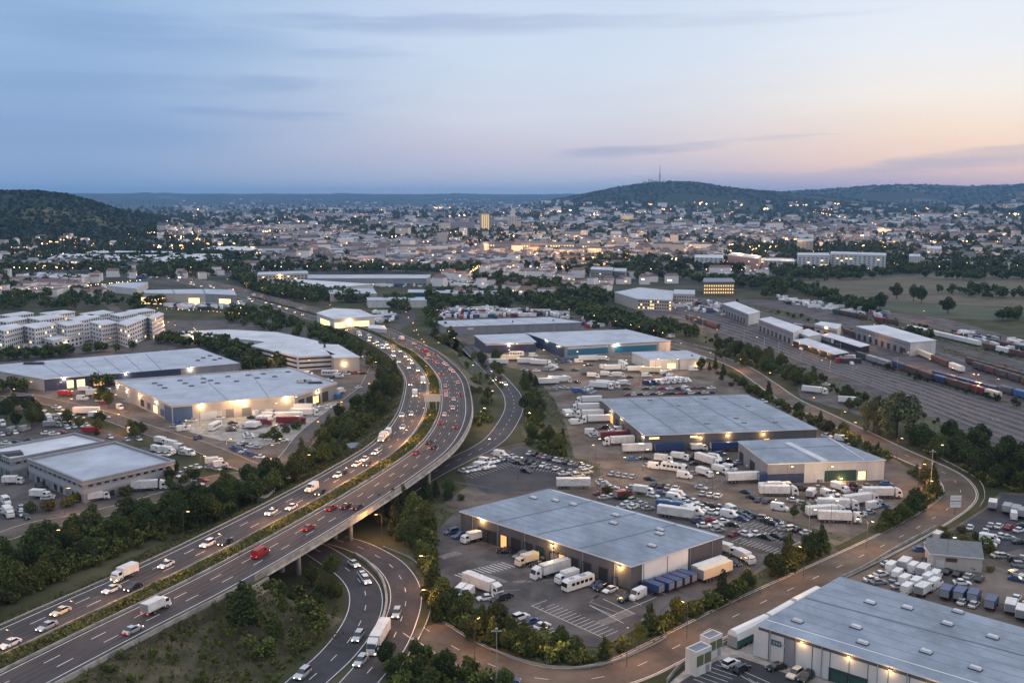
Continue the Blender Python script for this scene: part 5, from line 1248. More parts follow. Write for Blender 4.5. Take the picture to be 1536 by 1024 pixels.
# --- forecourt of the charcoal warehouse (long side runs at -45 deg, short at +40)
w = 'left of the loading doors of the charcoal warehouse'
veh('677,800,un,215 690,806,un,215 708,812,tw,215', w)
w = 'at the loading doors of the charcoal warehouse'
veh('757,829,uk,180 781,836,ug,215 790,846,tc,218 806,848,ck,218 816,842,uk,218 827,862,lw,218 850,872,tw,218 867,881,ow,218 903,884,uk,218 915,887,cw,218 896,879,cn,218', w)
w = 'at the right end of the charcoal warehouse front'
veh('938,900,uk,225 956,897,vw,225', w)
w = 'in the middle of the charcoal warehouse forecourt'
veh('724,886,lw,-44 757,897,ck,215 748,901,uk,215 728,899,cw,200 690,893,vw,250 701,896,vw,250', w)
w = 'in the near bays of the charcoal warehouse forecourt'
veh('781,928,uw,40 798,934,cn,40 813,941,cw,40', w)
w = 'beside the white panelled end of the charcoal warehouse'
veh('976,888,tn,135 991,884,tn,135 1003,880,tn,134 1014,876,tn,136 1025,872,tn,135 1064,861,xw,40 1072,866,xc,40 1102,846,ck,-60 1092,847,cn,-60 1090,830,tw,-45 1117,842,tw,-62', w)
w = 'in the jumbled lot behind the charcoal warehouse'
veh('906,735,cm,20 917,733,cw,20 929,737,cs,0 899,742,cm,20 907,748,cs,20 919,746,cw,20 934,747,tm,35 948,733,cs,10 965,741,tw,-25 990,741,cb,0 941,757,cw,30 950,762,cw,40 962,757,cs,40 972,764,cg,20 935,762,cs,20 950,752,ug,40 1006,764,ob,-25 1014,777,xw,-25 1043,772,vw,-30 1048,783,un,30 1063,781,cr,20 1056,790,cw,0 1074,789,cw,10 1085,784,cw,10 1099,789,ck,-20 1077,797,cg,20 1034,768,vw,-20', w)
w = 'in the rows between the charcoal warehouse and trailer yard'
veh('1041,754,cw,-60 1060,759,ck,-35 1070,761,ck,-35 1081,763,cn,-35 1098,769,vw,-70 1110,773,ck,-20 1121,771,ck,-20 1135,777,ck,-25 1147,780,ug,-25 1152,783,ck,-25 1167,784,ck,-25 1101,803,cm,40 1118,803,cw,-50 1134,803,cw,-60 1149,808,ck,-45 1164,806,ck,-30 1182,811,ck,-30 1189,795,uw,15 1177,795,cg,10 1199,797,ck,20 1210,801,cs,20', w)
# --- dark parking lot below the motorway curve
w = 'in the dark car park below the motorway curve'
row((697, 708), (736, 700), 'cw cs cw cw vw vw cw cw', -35, w); row((722, 697), (770, 686), 'cr vw cw cw cs ck cw cs', -35, w)
row((745, 682), (778, 696), 'cw vw cw cs cg ck', -30, w)
row((795, 681), (884, 703), 'cw ck cm cs ck cw cg ck cs ck cw cw', 60, w); row((778, 690), (864, 712), 'cg ck ck ck cw cg cw ck cs cw', 65, w)
veh('789,708,ck,-40 802,700,cg,60 868,715,uc,20 880,710,uc,20 860,732,xw,0 846,712,cw,20 872,706,cg,30', w)
# --- trailer yard
w = 'backed to the left wall of the big dark warehouse'
veh('883,605,lw,190 878,616,lw,188 884,626,lw,188 893,634,lw,188 905,643,uk,190 912,650,ck,190 920,643,cg,190 925,648,vw,190 920,659,xm,190 928,667,lw,190 944,670,cm,190', w)
w = 'in the line below the front of the big dark warehouse'
veh('955,679,xw,8 1003,678,xn,8 1048,676,tw,8 1087,676,xn,8 949,690,cb,0 967,689,ck,5 1081,683,ub,5', w)
w = 'in the centre of the trailer yard'
veh('995,693,tw,-20 1011,706,ow,-28 1020,690,tw,-25 1036,690,ck,20 1046,685,cn,10 1042,697,ck,20 1063,697,lw,-55 1057,714,tw,-55 1081,710,tw,-50 1098,700,ck,30 1108,695,cs,30 1092,693,ck,10', w)
w = 'in front of the low grey annex'
veh('1114,723,xw,8 1161,724,xn,8 1200,722,xw,8 1243,721,xw,8 1120,740,ck,-40 1129,748,ck,-40 1168,743,lw,-2 1166,735,tw,0 1195,733,ck,10 1206,735,ck,10 1217,745,tw,60 1241,745,vw,-70 1251,742,cw,-60 1260,737,tw,-65 1272,733,cr,-20 1283,731,uk,-20 1290,737,ck,-20 1228,733,cg,20', w)
w = 'in the open corner right of the low grey annex'
veh('1323,746,lw,0 1291,756,lw,20 1323,760,cb,5 1290,775,uw,25 1304,770,cs,25 1238,774,lw,12 1257,764,lw,-5 1259,783,lw,-8 1317,733,cn,0 1330,727,cb,-20 1302,731,cg,0 1309,718,cn,20', w)
w = 'scattered across the trailer yard lanes'
veh('972,700,cs,20 983,703,vw,-20 1027,717,vw,-30 1040,712,cg,10 1072,690,vw,-40 1095,706,vw,-40 1128,700,cw,20 1052,733,cs,-30 975,720,ck,-30 1190,752,cs,-20 1205,757,cg,-20 1180,733,vw,10 1150,734,vw,5 1232,752,cw,30 1245,757,vw,20 1270,748,cw,20 1300,744,vw,20 1313,752,cs,-10 1262,778,vw,-10 1310,762,vw,30', w)
# --- yards further back
w = 'in the yard of the teal fronted warehouse'
veh('792,546,lw,-10 812,548,lw,-10 765,541,xc,0 775,534,ow,0 800,535,vw,20 743,538,cw,30 756,536,cs,10 748,547,xw,0 838,541,ck,20 848,540,cb,30 858,541,ub,30 868,544,vw,0 882,542,xw,8 905,541,tw,0 832,547,cs,0 840,555,ck,0 922,556,lw,10 935,551,lw,-80 958,558,lw,0 975,560,xc,0 928,566,tw,0 1002,556,cw,0 1040,556,vw,0 '
    '890,567,tw,-20 910,565,tw,-20 902,583,lw,-25 912,581,lw,-25 936,578,tw,20 940,584,ck,0 867,590,tb,-20 878,585,cw,-40 884,583,cw,-30 840,574,lw,10 836,582,cs,0 848,583,cs,0 822,577,xw,10 830,585,cg,0 822,554,cw,0 862,556,ck,0 805,557,cw,0 787,556,cs,0 945,567,ck,0 917,573,ck,0', w)
w = 'in the row of vans behind the big dark warehouse'
row((972, 577), (1030, 573), 'vn vn vw vw tw tw tw vw', -35, w)
w = 'in the long car row behind the big dark warehouse'
row((942, 593), (1066, 590), 'cm cw ck cs ck cw cm ck cr ck cw ck cs ck', 10, w); row((968, 584), (1066, 583), 'ck cg cr cw ck uk cm ck cw', 10, w)
w = 'in the gap between the big warehouse and the rail belt'
veh('1145,603,cw,-40 1163,611,cs,-40 1262,661,vw,-35 1240,655,cw,-35 1280,668,cw,-35', w)
w = 'parked on the lane beside the railway'
veh('1222,590,lw,-32 1278,606,lw,-22 1240,578,cw,-20', w)
# --- right hand lots
w = 'in the right-hand car park by the road bend'
veh('1489,762,tw,60 1511,768,tg,55 1524,771,tg,55 1535,775,tg,55 1455,793,cw,60 1478,799,cw,60 1498,791,cw,50 1486,790,cs,50 1514,793,cr,40 1529,797,cw,30 1503,806,cw,0 1512,808,cs,0 1530,815,ck,0', w)
w = 'around the small flat-roofed building'
veh('1498,835,cc,10 1506,836,cs,0 1524,842,uk,0 1380,826,cb,0 1422,842,ck,-10 1448,846,ck,-10 1436,843,cw,-10 1460,849,cs,-10 1524,862,cs,-60 1526,871,cn,-40 1532,850,ug,-10', w)
w = 'in the crowded van park behind the warehouse'
veh('1308,871,cw,10 1322,863,cw,20 1318,875,cg,10 1338,855,vw,50 1332,848,cs,20 1358,852,tw,50 1371,856,vw,50 1386,862,tw,50 1359,875,vw,45 1376,879,vw,45 1394,872,vw,45 1403,880,vw,45 1362,888,vw,45 1386,891,tw,45 1347,866,vw,50 1349,882,cs,10 1404,868,vw,50 1443,876,cw,-10', w)
w = 'in the row behind the bottom right warehouse'
veh('1420,895,tn,55 1441,898,tn,55 1461,901,tn,55 1487,911,tn,55 1516,916,tw,58 1532,925,tw,58 1548,932,tw,58', w)
w = 'in the near car park at the bottom right'
veh('1096,998,uw,42 1112,1006,uk,42 1164,1003,ck,200 1192,1014,uc,225 1209,1019,uk,225', w)
# --- left hand lots
w = 'in the forecourt of the grey office blocks'
veh('20,726,tw,5 61,747,tw,-10 13,774,tw,-50 32,773,cs,-50 40,777,ck,-50 221,735,lw,12 148,750,tw,30 -5,708,vg,20 132,742,cg,20', w)
w = 'behind the grey office blocks'
veh('19,648,vg,80 37,646,vg,80 78,641,tg,20 70,651,cw,20 82,652,cw,20 92,650,cr,10 137,650,tr,10 10,666,cw,10 24,665,ck,10 45,662,ck,10 165,657,cs,-50 197,650,vw,-50 200,656,cb,-50 208,660,cw,-50 190,661,cs,-50', w)
w = 'in the concrete court of the big pale warehouse'
veh('323,643,ow,80 396,638,tm,0 386,622,vw,70 378,628,ck,0 349,636,ck,20 351,641,cg,20 306,628,xw,0 318,626,vw,0 330,628,cw,20 434,630,xw,0 450,617,xw,-5 458,624,lw,5 437,636,lm,0 474,611,cw,0 484,614,cs,0 492,612,cw,0 426,640,cm,0 446,632,cs,0 463,616,vw,0 290,632,cw,10 278,640,cw,0 268,636,cb,0 262,641,cs,10 511,590,tw,70 508,597,vb,70 275,646,vw,30', w)
w = 'in the slanted row beside the estate road'
row((350, 673), (388, 687), 'cb cn cb cw cb cn cn cw', 165, w); row((362, 667), (384, 672), 'cw ck cw cs', 165, w); veh('322,697,tw,20 316,702,cg,20 331,700,vw,30 337,704,ck,20 297,658,un,80', w)
w = 'in the white cluster between office block and estate road'
veh('243,666,tw,-30 253,668,vw,-30 262,670,vw,-30 270,674,vw,-30 258,677,cs,-30 266,680,ck,-30 276,682,cs,-20 248,673,ck,-30 284,678,cw,-20 303,722,cr,0 297,728,cs,0 296,722,cw,10 240,683,cw,0', w)
w = 'on the verge beside the long low warehouse'
veh('76,580,tw,20 92,582,tw,20 98,594,tr,10 128,588,tw,10 124,600,vw,0 148,594,xw,10 150,602,cw,10 156,606,cr,0 33,604,lk,8 12,608,ck,0 85,612,cw,0 90,616,cc,-20 40,614,cw,0 130,622,xw,0 145,627,tw,0 120,628,cw,0 158,627,cs,0 105,624,cs,0', w)
w = 'beside the lane along the motorway trees'
veh('495,563,ow,0 508,566,vw,0 527,561,cr,0 534,560,cr,0 545,561,ck,0 520,562,cw,0 538,582,cw,60 405,660,cw,0 412,666,cs,0 425,662,cw,20 417,655,ck,0', w)
# --- looser fill: short rows wherever the yards still have room
def inside(x, y, P):
    c = False
    for i in range(len(P)):
        a, b = P[i], P[i - 1]
        if (a[1] > y) != (b[1] > y) and x < (b[0] - a[0]) * (y - a[1]) / (b[1] - a[1]) + a[0]: c = not c
    return c
SKIP = list(itertools.chain.from_iterable([[(p.x, p.y) for p in L_[::2]] for L_ in (ramp, main, est, lane, loop_out)]))
def fill(pxs, n, codes, angs, where):
    P = [tuple(G(px, py)) for px, py in pxs]; rnd = random.Random(len(where) * 31 + n); cs = codes.split(); made = tries = 0
    while made < n and tries < 900:
        tries += 1; x0 = rnd.uniform(min(p[0] for p in P), max(p[0] for p in P)); y0 = rnd.uniform(min(p[1] for p in P), max(p[1] for p in P)); an = rnd.choice(angs); k = rnd.randint(2, 5); cd = rnd.choice(cs)
        for q in range(k):
            big = cd[0] in 'tlx'; x = x0 - math.sin(R(an)) * q * (3.4 if big else 2.7); y = y0 + math.cos(R(an)) * q * (3.4 if big else 2.7)
            if not inside(x, y, P) or any(inside(x, y, b) for b in BL): continue
            if any(abs(x - b[0]) < 9 and abs(y - b[1]) < 9 and (x - b[0]) ** 2 + (y - b[1]) ** 2 < 70 for b in SKIP): continue
            if any((x - r[2][0]) ** 2 + (y - r[2][1]) ** 2 < (5.5 if q else 34) for r in REG if r[0].get('category') in ('car', 'van', 'truck', 'coach')) or any((x - r[2][0]) ** 2 + (y - r[2][1]) ** 2 < 64 for r in REG if r[0].get('category') in ('lorry', 'trailer')): continue
            c2 = cd if rnd.random() < .55 else rnd.choice(cs)
            vehicle(c2, x, y, .045, R(an + rnd.uniform(-5, 5)), where, group='vehicles ' + where); made += 1
fill([(850, 700), (960, 700), (1110, 745), (1320, 770), (1300, 790), (1150, 765), (1000, 735), (900, 730)], 16, 'ck cw cs ck vw cn', [-30, 10, 60], 'strung across the middle of the trailer yard')
fill([(760, 540), (1000, 545), (1060, 560), (1060, 585), (860, 600), (810, 590)], 30, 'vw ck cs ck vg cg ck', [-30, 10, -60], 'packed in the yard behind the big dark warehouse')
fill([(860, 600), (880, 640), (905, 670), (900, 690), (870, 660), (850, 620)], 8, 'vw cw cs', [10], 'on the lane left of the big dark warehouse')
fill([(1000, 738), (1100, 765), (1200, 790), (1190, 800), (1080, 775), (960, 745)], 18, 'ck cn cs cw vw', [-35], 'along the fence row behind the charcoal warehouse')
fill([(1450, 770), (1536, 770), (1580, 800), (1580, 850), (1500, 840), (1440, 800)], 16, 'cw cs ck vw', [60, -30], 'packed in the right-hand car parks')
fill([(1300, 855), (1400, 800), (1500, 865), (1580, 930), (1540, 935), (1400, 895)], 12, 'vs cs ck cw', [50, 10], 'between the vans behind the bottom right warehouse')
fill([(180, 640), (330, 690), (330, 720), (270, 735), (230, 680)], 16, 'vw cw cs tw', [-30], 'crammed beside the estate road')
fill([(0, 600), (170, 605), (230, 640), (160, 665), (0, 660)], 22, 'vg vw cw cs ck tw', [10, -50], 'in the mixed lot above the office blocks')
fill([(270, 620), (470, 610), (500, 605), (440, 655), (330, 665)], 16, 'vw cw tw ck cs', [0, 20, 80], 'loosely parked before the big pale warehouse')
fill([(0, 705), (40, 700), (110, 760), (0, 790)], 8, 'vw cs ck', [20, -50], 'loosely parked before the office blocks')
fill([(400, 555), (480, 560), (560, 560), (545, 590), (500, 580)], 8, 'vw cw ck', [0, 60], 'behind the big pale warehouse near the lane')
fill([(250, 500), (420, 520), (380, 545), (240, 540)], 14, 'vw cw cr ck', [0, 60], 'between the white office buildings')
fill([(650, 495), (700, 505), (880, 490), (1000, 500), (1010, 510), (900, 495), (720, 498)], 14, 'vw cw cs tw', [0, 60], 'behind the teal fronted warehouse')
# --- traffic
def traffic(s, grp='traffic on the motorway'):
    for it in s.split():
        a = it.split(','); x, y, z, h, off, i = mw_at(float(a[0]), float(a[1])); left = off < 0
        ln = min(([-5.4, -9.0, -12.6] if left else [5.5, 9.1, 12.8]), key=lambda q: abs(q - off))
        off2 = ln * .75 + off * .25 if abs(off - ln) < 3 else ln
        x = MW[i].x + MN[i].x * off2 + (x - MW[i].x - MN[i].x * off); y = MW[i].y + MN[i].y * off2 + (y - MW[i].y - MN[i].y * off)
        on = int(a[3]) if len(a) > 3 else (1 if a[1] else 0)
        w = ('on the near straight of the left carriageway' if left else 'on the near straight of the right carriageway') if float(a[1]) > 735 else \
            ('on the lamplit bend of the left carriageway' if left else 'on the viaduct bend of the right carriageway') if float(a[1]) > 620 else \
            ('on the upper bend of the left carriageway' if left else 'on the upper bend of the right carriageway') if float(a[1]) > 525 else 'in the dense traffic beyond the motorway bend'
        vehicle(a[2], x, y, z + .012, h + (math.pi if left else 0), w, on=on, group=grp, moving=True)
traffic('12,967,cw,1 86,918,cc,1 67,941,cs,1 186,866,tw,1 166,886,cw,2 198,882,ck,1 250,849,cw,1 311,818,uw,1 337,815,ck,1 412,771,cw,2 404,768,ck,1 433,762,cw,1 463,735,vw,1 486,741,ck,1 507,714,cw,2 519,712,ck,1 536,698,cw,2 549,697,ck,1 545,690,cw,1 563,680,cw,2 569,678,cs,1 574,660,tw,1 579,652,vw,1 '
        '604,624,cw,2 603,642,cw,2 619,622,cw,1 618,594,tw,2 632,574,tw,1 618,577,cr,1 610,552,cw,1 624,556,cw,1 614,545,cw,1 605,535,cw,1 592,534,cw,1 590,527,cw,1 579,523,vw,1 572,519,cw,1 597,543,cs,1 602,527,cs,1 586,516,cw,1 561,515,cr,1 552,511,cw,1 566,512,cw,1')
traffic('234,916,tw,1 196,946,cs,1 386,833,vr,1 461,793,cr,1 501,764,cr,1 521,761,ck,1 536,762,ck,1 622,680,cr,1 645,664,ck,1 651,672,ck,1 661,635,cr,1 680,641,cm,1 668,623,cw,1 676,613,cw,1 671,594,cw,1 669,580,cs,1 671,588,cg,1 662,562,ck,1 675,555,cw,1 684,558,cw,1 657,545,cg,1 651,541,cr,1 637,530,tr,1 644,533,cw,1 622,516,cw,1 604,510,tw,1 665,546,cw,1 672,548,cw,1 690,592,ck,1 683,575,cs,1 680,600,cw,1 655,533,ck,1 640,538,cs,1 630,523,cg,1')
for k in range(64):
    i = int(IB + 24 + k * 4.6 + random.uniform(0, 3)); 
    if i >= NS - 2: break
    left = random.random() < .68; off = random.choice([-5.4, -9, -12.6] if left else [5.5, 9.1]); p, n = MW[i], MN[i]
    x, y = p.x + n.x * off, p.y + n.y * off; h = math.atan2(n.x, -n.y)
    vehicle(random.choice(['cw', 'cw', 'cs', 'ck', 'vw', 'cr', 'cg', 'tw']), x, y, p.z + .012, h + (math.pi if left else 0), 'in the dense traffic beyond the motorway bend', on=1, group='traffic on the motorway', moving=True)
def on_line(L, s, where):
    for it in s.split():
        a = it.split(','); g = G(float(a[0]), float(a[1])); i = min(range(len(L)), key=lambda k: (L[k][0] - g.x) ** 2 + (L[k][1] - g.y) ** 2); i = min(max(i, 1), len(L) - 2)
        d = L[i + 1] - L[i - 1]; h = math.atan2(d.y, d.x) + (math.pi if a[4] == 'r' else 0)
        vehicle(a[2], g.x, g.y, .10, h, where, on=int(a[3]), group='traffic on the slip roads', moving=True, near=True if math.hypot(g.x, g.y) < 430 else None)
on_line(loop_in, '531,848,cw,1,f 544,865,cw,1,f 549,873,uw,1,f 537,958,us,1,f 454,1014,us,1,f', 'on the inner lane of the slip road loop')
on_line(loop_out, '595,923,us,1,f 568,966,lw,1,f 541,995,us,1,f', 'on the outer lane of the slip road loop')
on_line(ramp, '758,577,cw,1,f 751,574,cr,1,f 745,570,cw,1,f', 'on the slip road above the dark car park')
g = G(765, 1022); vehicle('cn', g.x, g.y, .07, R(-10), 'at the bottom edge below the front road bend')
print('vehicles', NV)
# ================================================================ TREES
def crown_pts(n, lobes, rnd):
    """points concentrated near the surface of several lobes"""
    out = []
    w = np.array([l[3] * l[4] for l in lobes]); w = w / w.sum()
    for l, k in zip(lobes, (w * n).astype(int)):
        v = rnd.normal(size=(k, 3)); v /= np.linalg.norm(v, axis=1)[:, None]
        r = rnd.uniform(.62, 1.08, k) ** .7
        out.append(np.array(l[:3]) + v * r[:, None] * np.array([l[3], l[3], l[4]]))
    return np.concatenate(out)
def make_tree(kind, seed):
    rnd = np.random.default_rng(seed); lob = []
    if kind == 'broad':
        lob.append((0, 0, 4.6, 2.5, 2.7))
        for k in range(7):
            a = k * 2.4 + rnd.uniform(-.4, .4); r = rnd.uniform(1.3, 2.3); lob.append((r * math.cos(a), r * math.sin(a), rnd.uniform(2.8, 6.2), rnd.uniform(1.0, 1.7), rnd.uniform(.9, 1.5)))
        lob.append((rnd.uniform(-.5, .5), rnd.uniform(-.5, .5), 7.1, 1.3, 1.2)); h = 8.3; n = 2300; s = .21; m = [LEAF, LEAF2][seed % 2]
    elif kind == 'cone':
        for k in range(7): lob.append((rnd.uniform(-.3, .3), rnd.uniform(-.3, .3), 1.5 + k * 1.1, 2.3 * (1 - k / 8.2), .95))
        for k in range(6): a = k * 1.1; lob.append((1.6 * math.cos(a), 1.6 * math.sin(a), rnd.uniform(1.4, 3.2), .8, .7))
        h = 9.5; n = 2000; s = .20; m = LEAF
    elif kind == 'bush':
        for k in range(6): a = k * 1.05; r = rnd.uniform(.4, 1.1); lob.append((r * math.cos(a), r * math.sin(a), rnd.uniform(.8, 1.7), rnd.uniform(.7, 1.1), rnd.uniform(.7, 1.0)))
        h = 2.8; n = 900; s = .17; m = [LEAF2, LEAF3][seed % 2]
    else:   # willow
        for k in range(16): a = k * 2.4; r = rnd.uniform(0, 4.6); lob.append((r * math.cos(a), r * math.sin(a), rnd.uniform(4.0, 10.5) - r * .5, rnd.uniform(1.5, 2.6), rnd.uniform(2.2, 3.8)))
        h = 13; n = 6500; s = .30; m = LEAFW
    P = crown_pts(n, lob, rnd); P = P[P[:, 2] > .25]
    V_, Q_ = leafcloud(P, s, rnd)
    cr = npmesh('crown', V_, Q_, m)
    tb = MB()
    if kind == 'bush':
        for k in range(4): a = k * 1.6; tb.cyl((0, 0, -.2), (.7 * math.cos(a), .7 * math.sin(a), 1.3), .06, .02, 5)
    else:
        tb.cyl((0, 0, -.3), (.05, 0, h * .38), .026 * h, .018 * h, 8); tb.cyl((.05, 0, h * .38), (0, .05, h * .8), .018 * h, .005 * h, 6)
        for k in range(6):
            a = k * 1.1 + .3; z0 = h * (.25 + .07 * k); tb.cyl((0, 0, z0), (h * .2 * math.cos(a), h * .2 * math.sin(a), z0 + h * .16), .009 * h, .003 * h, 5)
    return cr, tb.mesh('trunk', BARK), h
TP = {k: [make_tree(k, s) for s in ss] for k, ss in dict(broad=(1, 2, 3, 4), cone=(5, 6), bush=(7, 8), willow=(9,)).items()}
NT = 0
TKN = dict(broad=('broadleaf_tree', 'leafy broadleaf tree', 'tree'), cone=('pointed_tree', 'pointed conical tree', 'tree'), bush=('bush', 'low rounded bush', 'bush'), willow=('willow_tree', 'large willow', 'tree'))
def tree(kind, x, y, z, s, where, lab=None, sz=None):
    global NT
    cr, tr, h = random.choice(TP[kind]); nm = TKN[kind]
    o = thing(nm[0], lab or (nm[1] + ' ' + where), nm[2], (x, y, z), random.uniform(0, 6.28), None if lab else ('trees and bushes ' + where))
    k = random.uniform(.88, 1.15); o.scale = (s * k, s * k, s * (sz or random.uniform(.9, 1.12)))
    link('crown', cr, o, loc=(0, 0, 0)); link('trunk', tr, o, loc=(0, 0, 0)); NT += 1
    return o
def inpoly(x, y, P):
    c = False; n = len(P)
    for i in range(n):
        a, b = P[i], P[i - 1]
        if (a[1] > y) != (b[1] > y) and x < (b[0] - a[0]) * (y - a[1]) / (b[1] - a[1]) + a[0]: c = not c
    return c
def mwz(x, y):
    i, off = mw_station(x, y); z = MW[i].z
    if abs(off) > 60: return 0
    if off < 0: return float(np.clip((z) * (1 - (-off - 15.5) / (2 * z + 2)), 0, z)) if off < -15.5 else z
    if i < IA - 2: return float(np.clip(z * (1 - (off - 17.3) / (2.5 * z + 4)), 0, z))
    return 0
def scatter(pxs, n, where, kinds='broad', s=(.8, 1.2), gap=4.5, z=None, h0=0):
    P = [tuple(G(px, py, h0)) for px, py in pxs]; xs = [p[0] for p in P]; ys_ = [p[1] for p in P]; done = []; tries = 0
    kk = kinds.split()
    while len(done) < n and tries < n * 60:
        tries += 1; x = random.uniform(min(xs), max(xs)); y = random.uniform(min(ys_), max(ys_))
        if not inpoly(x, y, P) or any((x - a) ** 2 + (y - b) ** 2 < gap * gap for a, b in done): continue
        zz = mwz(x, y)
        if z is None and zz > 7.9: continue
        done.append((x, y)); k = random.choice(kk); sc = random.uniform(*s)
        tree(k, x, y, (zz if z is None else z), sc * (1 if k != 'bush' else 1.2), where)
    return done
scatter([(-30, 862), (0, 845), (60, 818), (130, 800), (200, 778), (262, 768), (240, 795), (180, 824), (95, 860), (0, 912), (-60, 935)], 40, 'in the wood left of the near motorway', 'broad broad broad bush', (.75, 1.2), 5)
scatter([(262, 768), (300, 756), (340, 735), (400, 728), (455, 722), (440, 735), (370, 770), (300, 800), (250, 805)], 22, 'in the grove below the underpass road', 'broad', (.9, 1.3), 5)
scatter([(428, 702), (445, 685), (480, 650), (520, 618), (556, 592), (578, 556), (596, 566), (598, 600), (572, 640), (535, 672), (490, 702), (450, 712)], 34, 'between the lane and the motorway bend', 'broad broad cone', (.8, 1.15), 5)
scatter([(642, 503), (672, 512), (706, 522), (735, 560), (752, 590), (755, 330), (735, 640), (716, 640), (712, 600), (700, 560), (670, 525)], 34, 'between the motorway bend and slip road', 'broad broad bush', (.8, 1.15), 5, z=0)
scatter([(785, 562), (800, 566), (812, 600), (815, 640), (850, 662), (860, 690), (815, 684), (788, 668), (782, 640), (788, 600)], 18, 'on the island between slip road and trailer yard', 'broad cone bush', (.7, 1.05), 5, z=0)
scatter([(558, 775), (600, 765), (640, 772), (650, 790), (640, 815), (650, 850), (668, 895), (662, 935), (648, 930), (646, 880), (628, 840), (592, 805)], 26, 'between slip road loop and forecourt', 'broad cone bush', (.75, 1.1), 4.2, z=0)
scatter([(668, 908), (720, 930), (790, 960), (860, 982), (920, 980), (905, 992), (850, 998), (780, 984), (715, 962), (672, 940)], 24, 'in the hedge row above the front road bend', 'broad bush broad cone', (.55, .85), 3.6, z=0)
scatter([(925, 968), (1010, 930), (1090, 892), (1130, 872), (1125, 888), (1060, 920), (980, 955), (930, 985)], 15, 'along the main road below the charcoal warehouse', 'cone broad bush bush', (.6, .95), 4, z=0)
scatter([(1150, 858), (1185, 838), (1232, 818), (1245, 824), (1205, 848), (1165, 870)], 10, 'at the main road corner by the yard entrance', 'cone broad', (.65, .95), 4, z=0)
scatter([(1305, 794), (1345, 775), (1390, 742), (1405, 728), (1412, 742), (1375, 772), (1320, 800)], 10, 'inside the main road bend', 'cone broad bush', (.6, .9), 4, z=0)
scatter([(1352, 700), (1398, 716), (1402, 728), (1388, 738), (1370, 722)], 5, 'at the tip of the trailer yard', 'bush cone', (.6, .9), 3.5, z=0)
scatter([(655, 470 + 12), (700, 500), (700, 518), (650, 505)], 5, 'beside the plain grey warehouse', 'broad', (.8, 1), 5, z=0)
scatter([(600, 742), (640, 735), (700, 745), (690, 752), (620, 760)], 7, 'below the viaduct piers', 'broad cone bush', (.6, .9), 4, z=0)
scatter([(352, 905), (380, 925), (420, 925), (470, 870), (505, 878), (510, 900), (490, 945), (440, 985), (380, 1010), (330, 1000)], 9, 'on the slope beside the slip road loop', 'bush bush broad', (.5, .85), 5)
def slope(px, py):
    z = 3.0
    for _ in range(12): g = G(px, py, z); z = .5 * z + .5 * mwz(g.x, g.y)
    return g.x, g.y, z
xx, yy, zz = slope(366, 934); tree('cone', xx, yy, zz - .3, 1.62, '', 'lone dark conical tree beside the motorway before the viaduct', .68)
for px, py in [(468, 880), (482, 905), (476, 925), (498, 868)]: g = G(px, py); tree('broad', g.x, g.y, .2, .75, 'on the slope beside the slip road loop')
scatter([(575, 1000), (640, 985), (720, 1010), (760, 1040), (600, 1060)], 12, 'in the rough grass at the bottom edge', 'bush broad', (.5, .8), 4, z=0)
scatter([(1190, 768), (1210, 772), (1206, 782), (1190, 778)], 2, 'on the strip before the white trailers', 'broad', (.55, .6), 3, z=0)
scatter([(905, 738), (925, 740), (945, 752), (930, 752)], 3, 'on the strip behind the charcoal warehouse', 'bush', (.8, 1), 3, z=0)
g = G(1345, 655); tree('willow', g.x, g.y, 0, 1.5, '', 'huge rounded willow towering beside the railway line')
g = G(1310, 648); tree('willow', g.x, g.y, 0, 1.05, '', 'smaller willow left of the huge one by the railway')
scatter([(1360, 665), (1420, 660), (1536, 690), (1620, 720), (1620, 760), (1536, 742), (1490, 735), (1440, 705), (1395, 685)], 34, 'between the railway and the main road bend', 'broad', (.9, 1.3), 5.5, z=0)
scatter([(1072, 520), (1130, 534), (1160, 543), (1228, 572), (1236, 592), (1190, 578), (1120, 550), (1070, 534)], 24, 'in the belt between railway and far main road', 'broad', (.9, 1.35), 5.5, z=0)
scatter([(1032, 548), (1075, 553), (1140, 590), (1225, 632), (1300, 668), (1345, 700), (1330, 690), (1270, 665), (1215, 640), (1150, 603), (1080, 572)], 26, 'between the big dark warehouse and the road', 'broad cone bush', (.6, .95), 4.5, z=0)
scatter([(1245, 590), (1330, 610), (1300, 640), (1240, 612)], 6, 'on the lane verge beside the railway', 'bush broad', (.7, .9), 5, z=0)
scatter([(190, 640), (215, 650), (225, 668), (195, 664)], 4, 'behind the near grey office block', 'broad', (.7, .9), 4, z=0)
scatter([(245, 690), (300, 705), (310, 722), (262, 742), (235, 730), (262, 715)], 10, 'right of the near grey office block', 'broad bush', (.6, .9), 4, z=0)
scatter([(0, 618), (45, 612), (60, 630), (50, 655), (0, 645)], 8, 'behind the far grey office block', 'broad', (.8, 1.1), 5, z=0)
scatter([(60, 622), (120, 628), (170, 645), (160, 658), (110, 645), (55, 640)], 8, 'on the island before the estate road', 'broad bush', (.7, .9), 4.5, z=0)
scatter([(140, 596), (170, 600), (175, 612), (150, 612)], 3, 'at the left end of the big pale warehouse', 'broad', (.8, 1), 4, z=0)
scatter([(395, 650), (440, 645), (455, 635), (440, 662), (400, 668)], 5, 'on the strip behind the concrete court', 'bush', (.9, 1.3), 4, z=0)
for px, py in [(75, 765), (100, 760), (112, 752), (45, 768), (190, 742)]: g = G(px, py); tree('bush', g.x, g.y, 0, 1.3, 'on the service road verge below the office blocks')
scatter([(1403, 800), (1436, 796), (1500, 825), (1480, 832), (1400, 806)], 8, 'in the hedge behind the small flat-roofed building', 'bush', (.7, .9), 3.5, z=0)
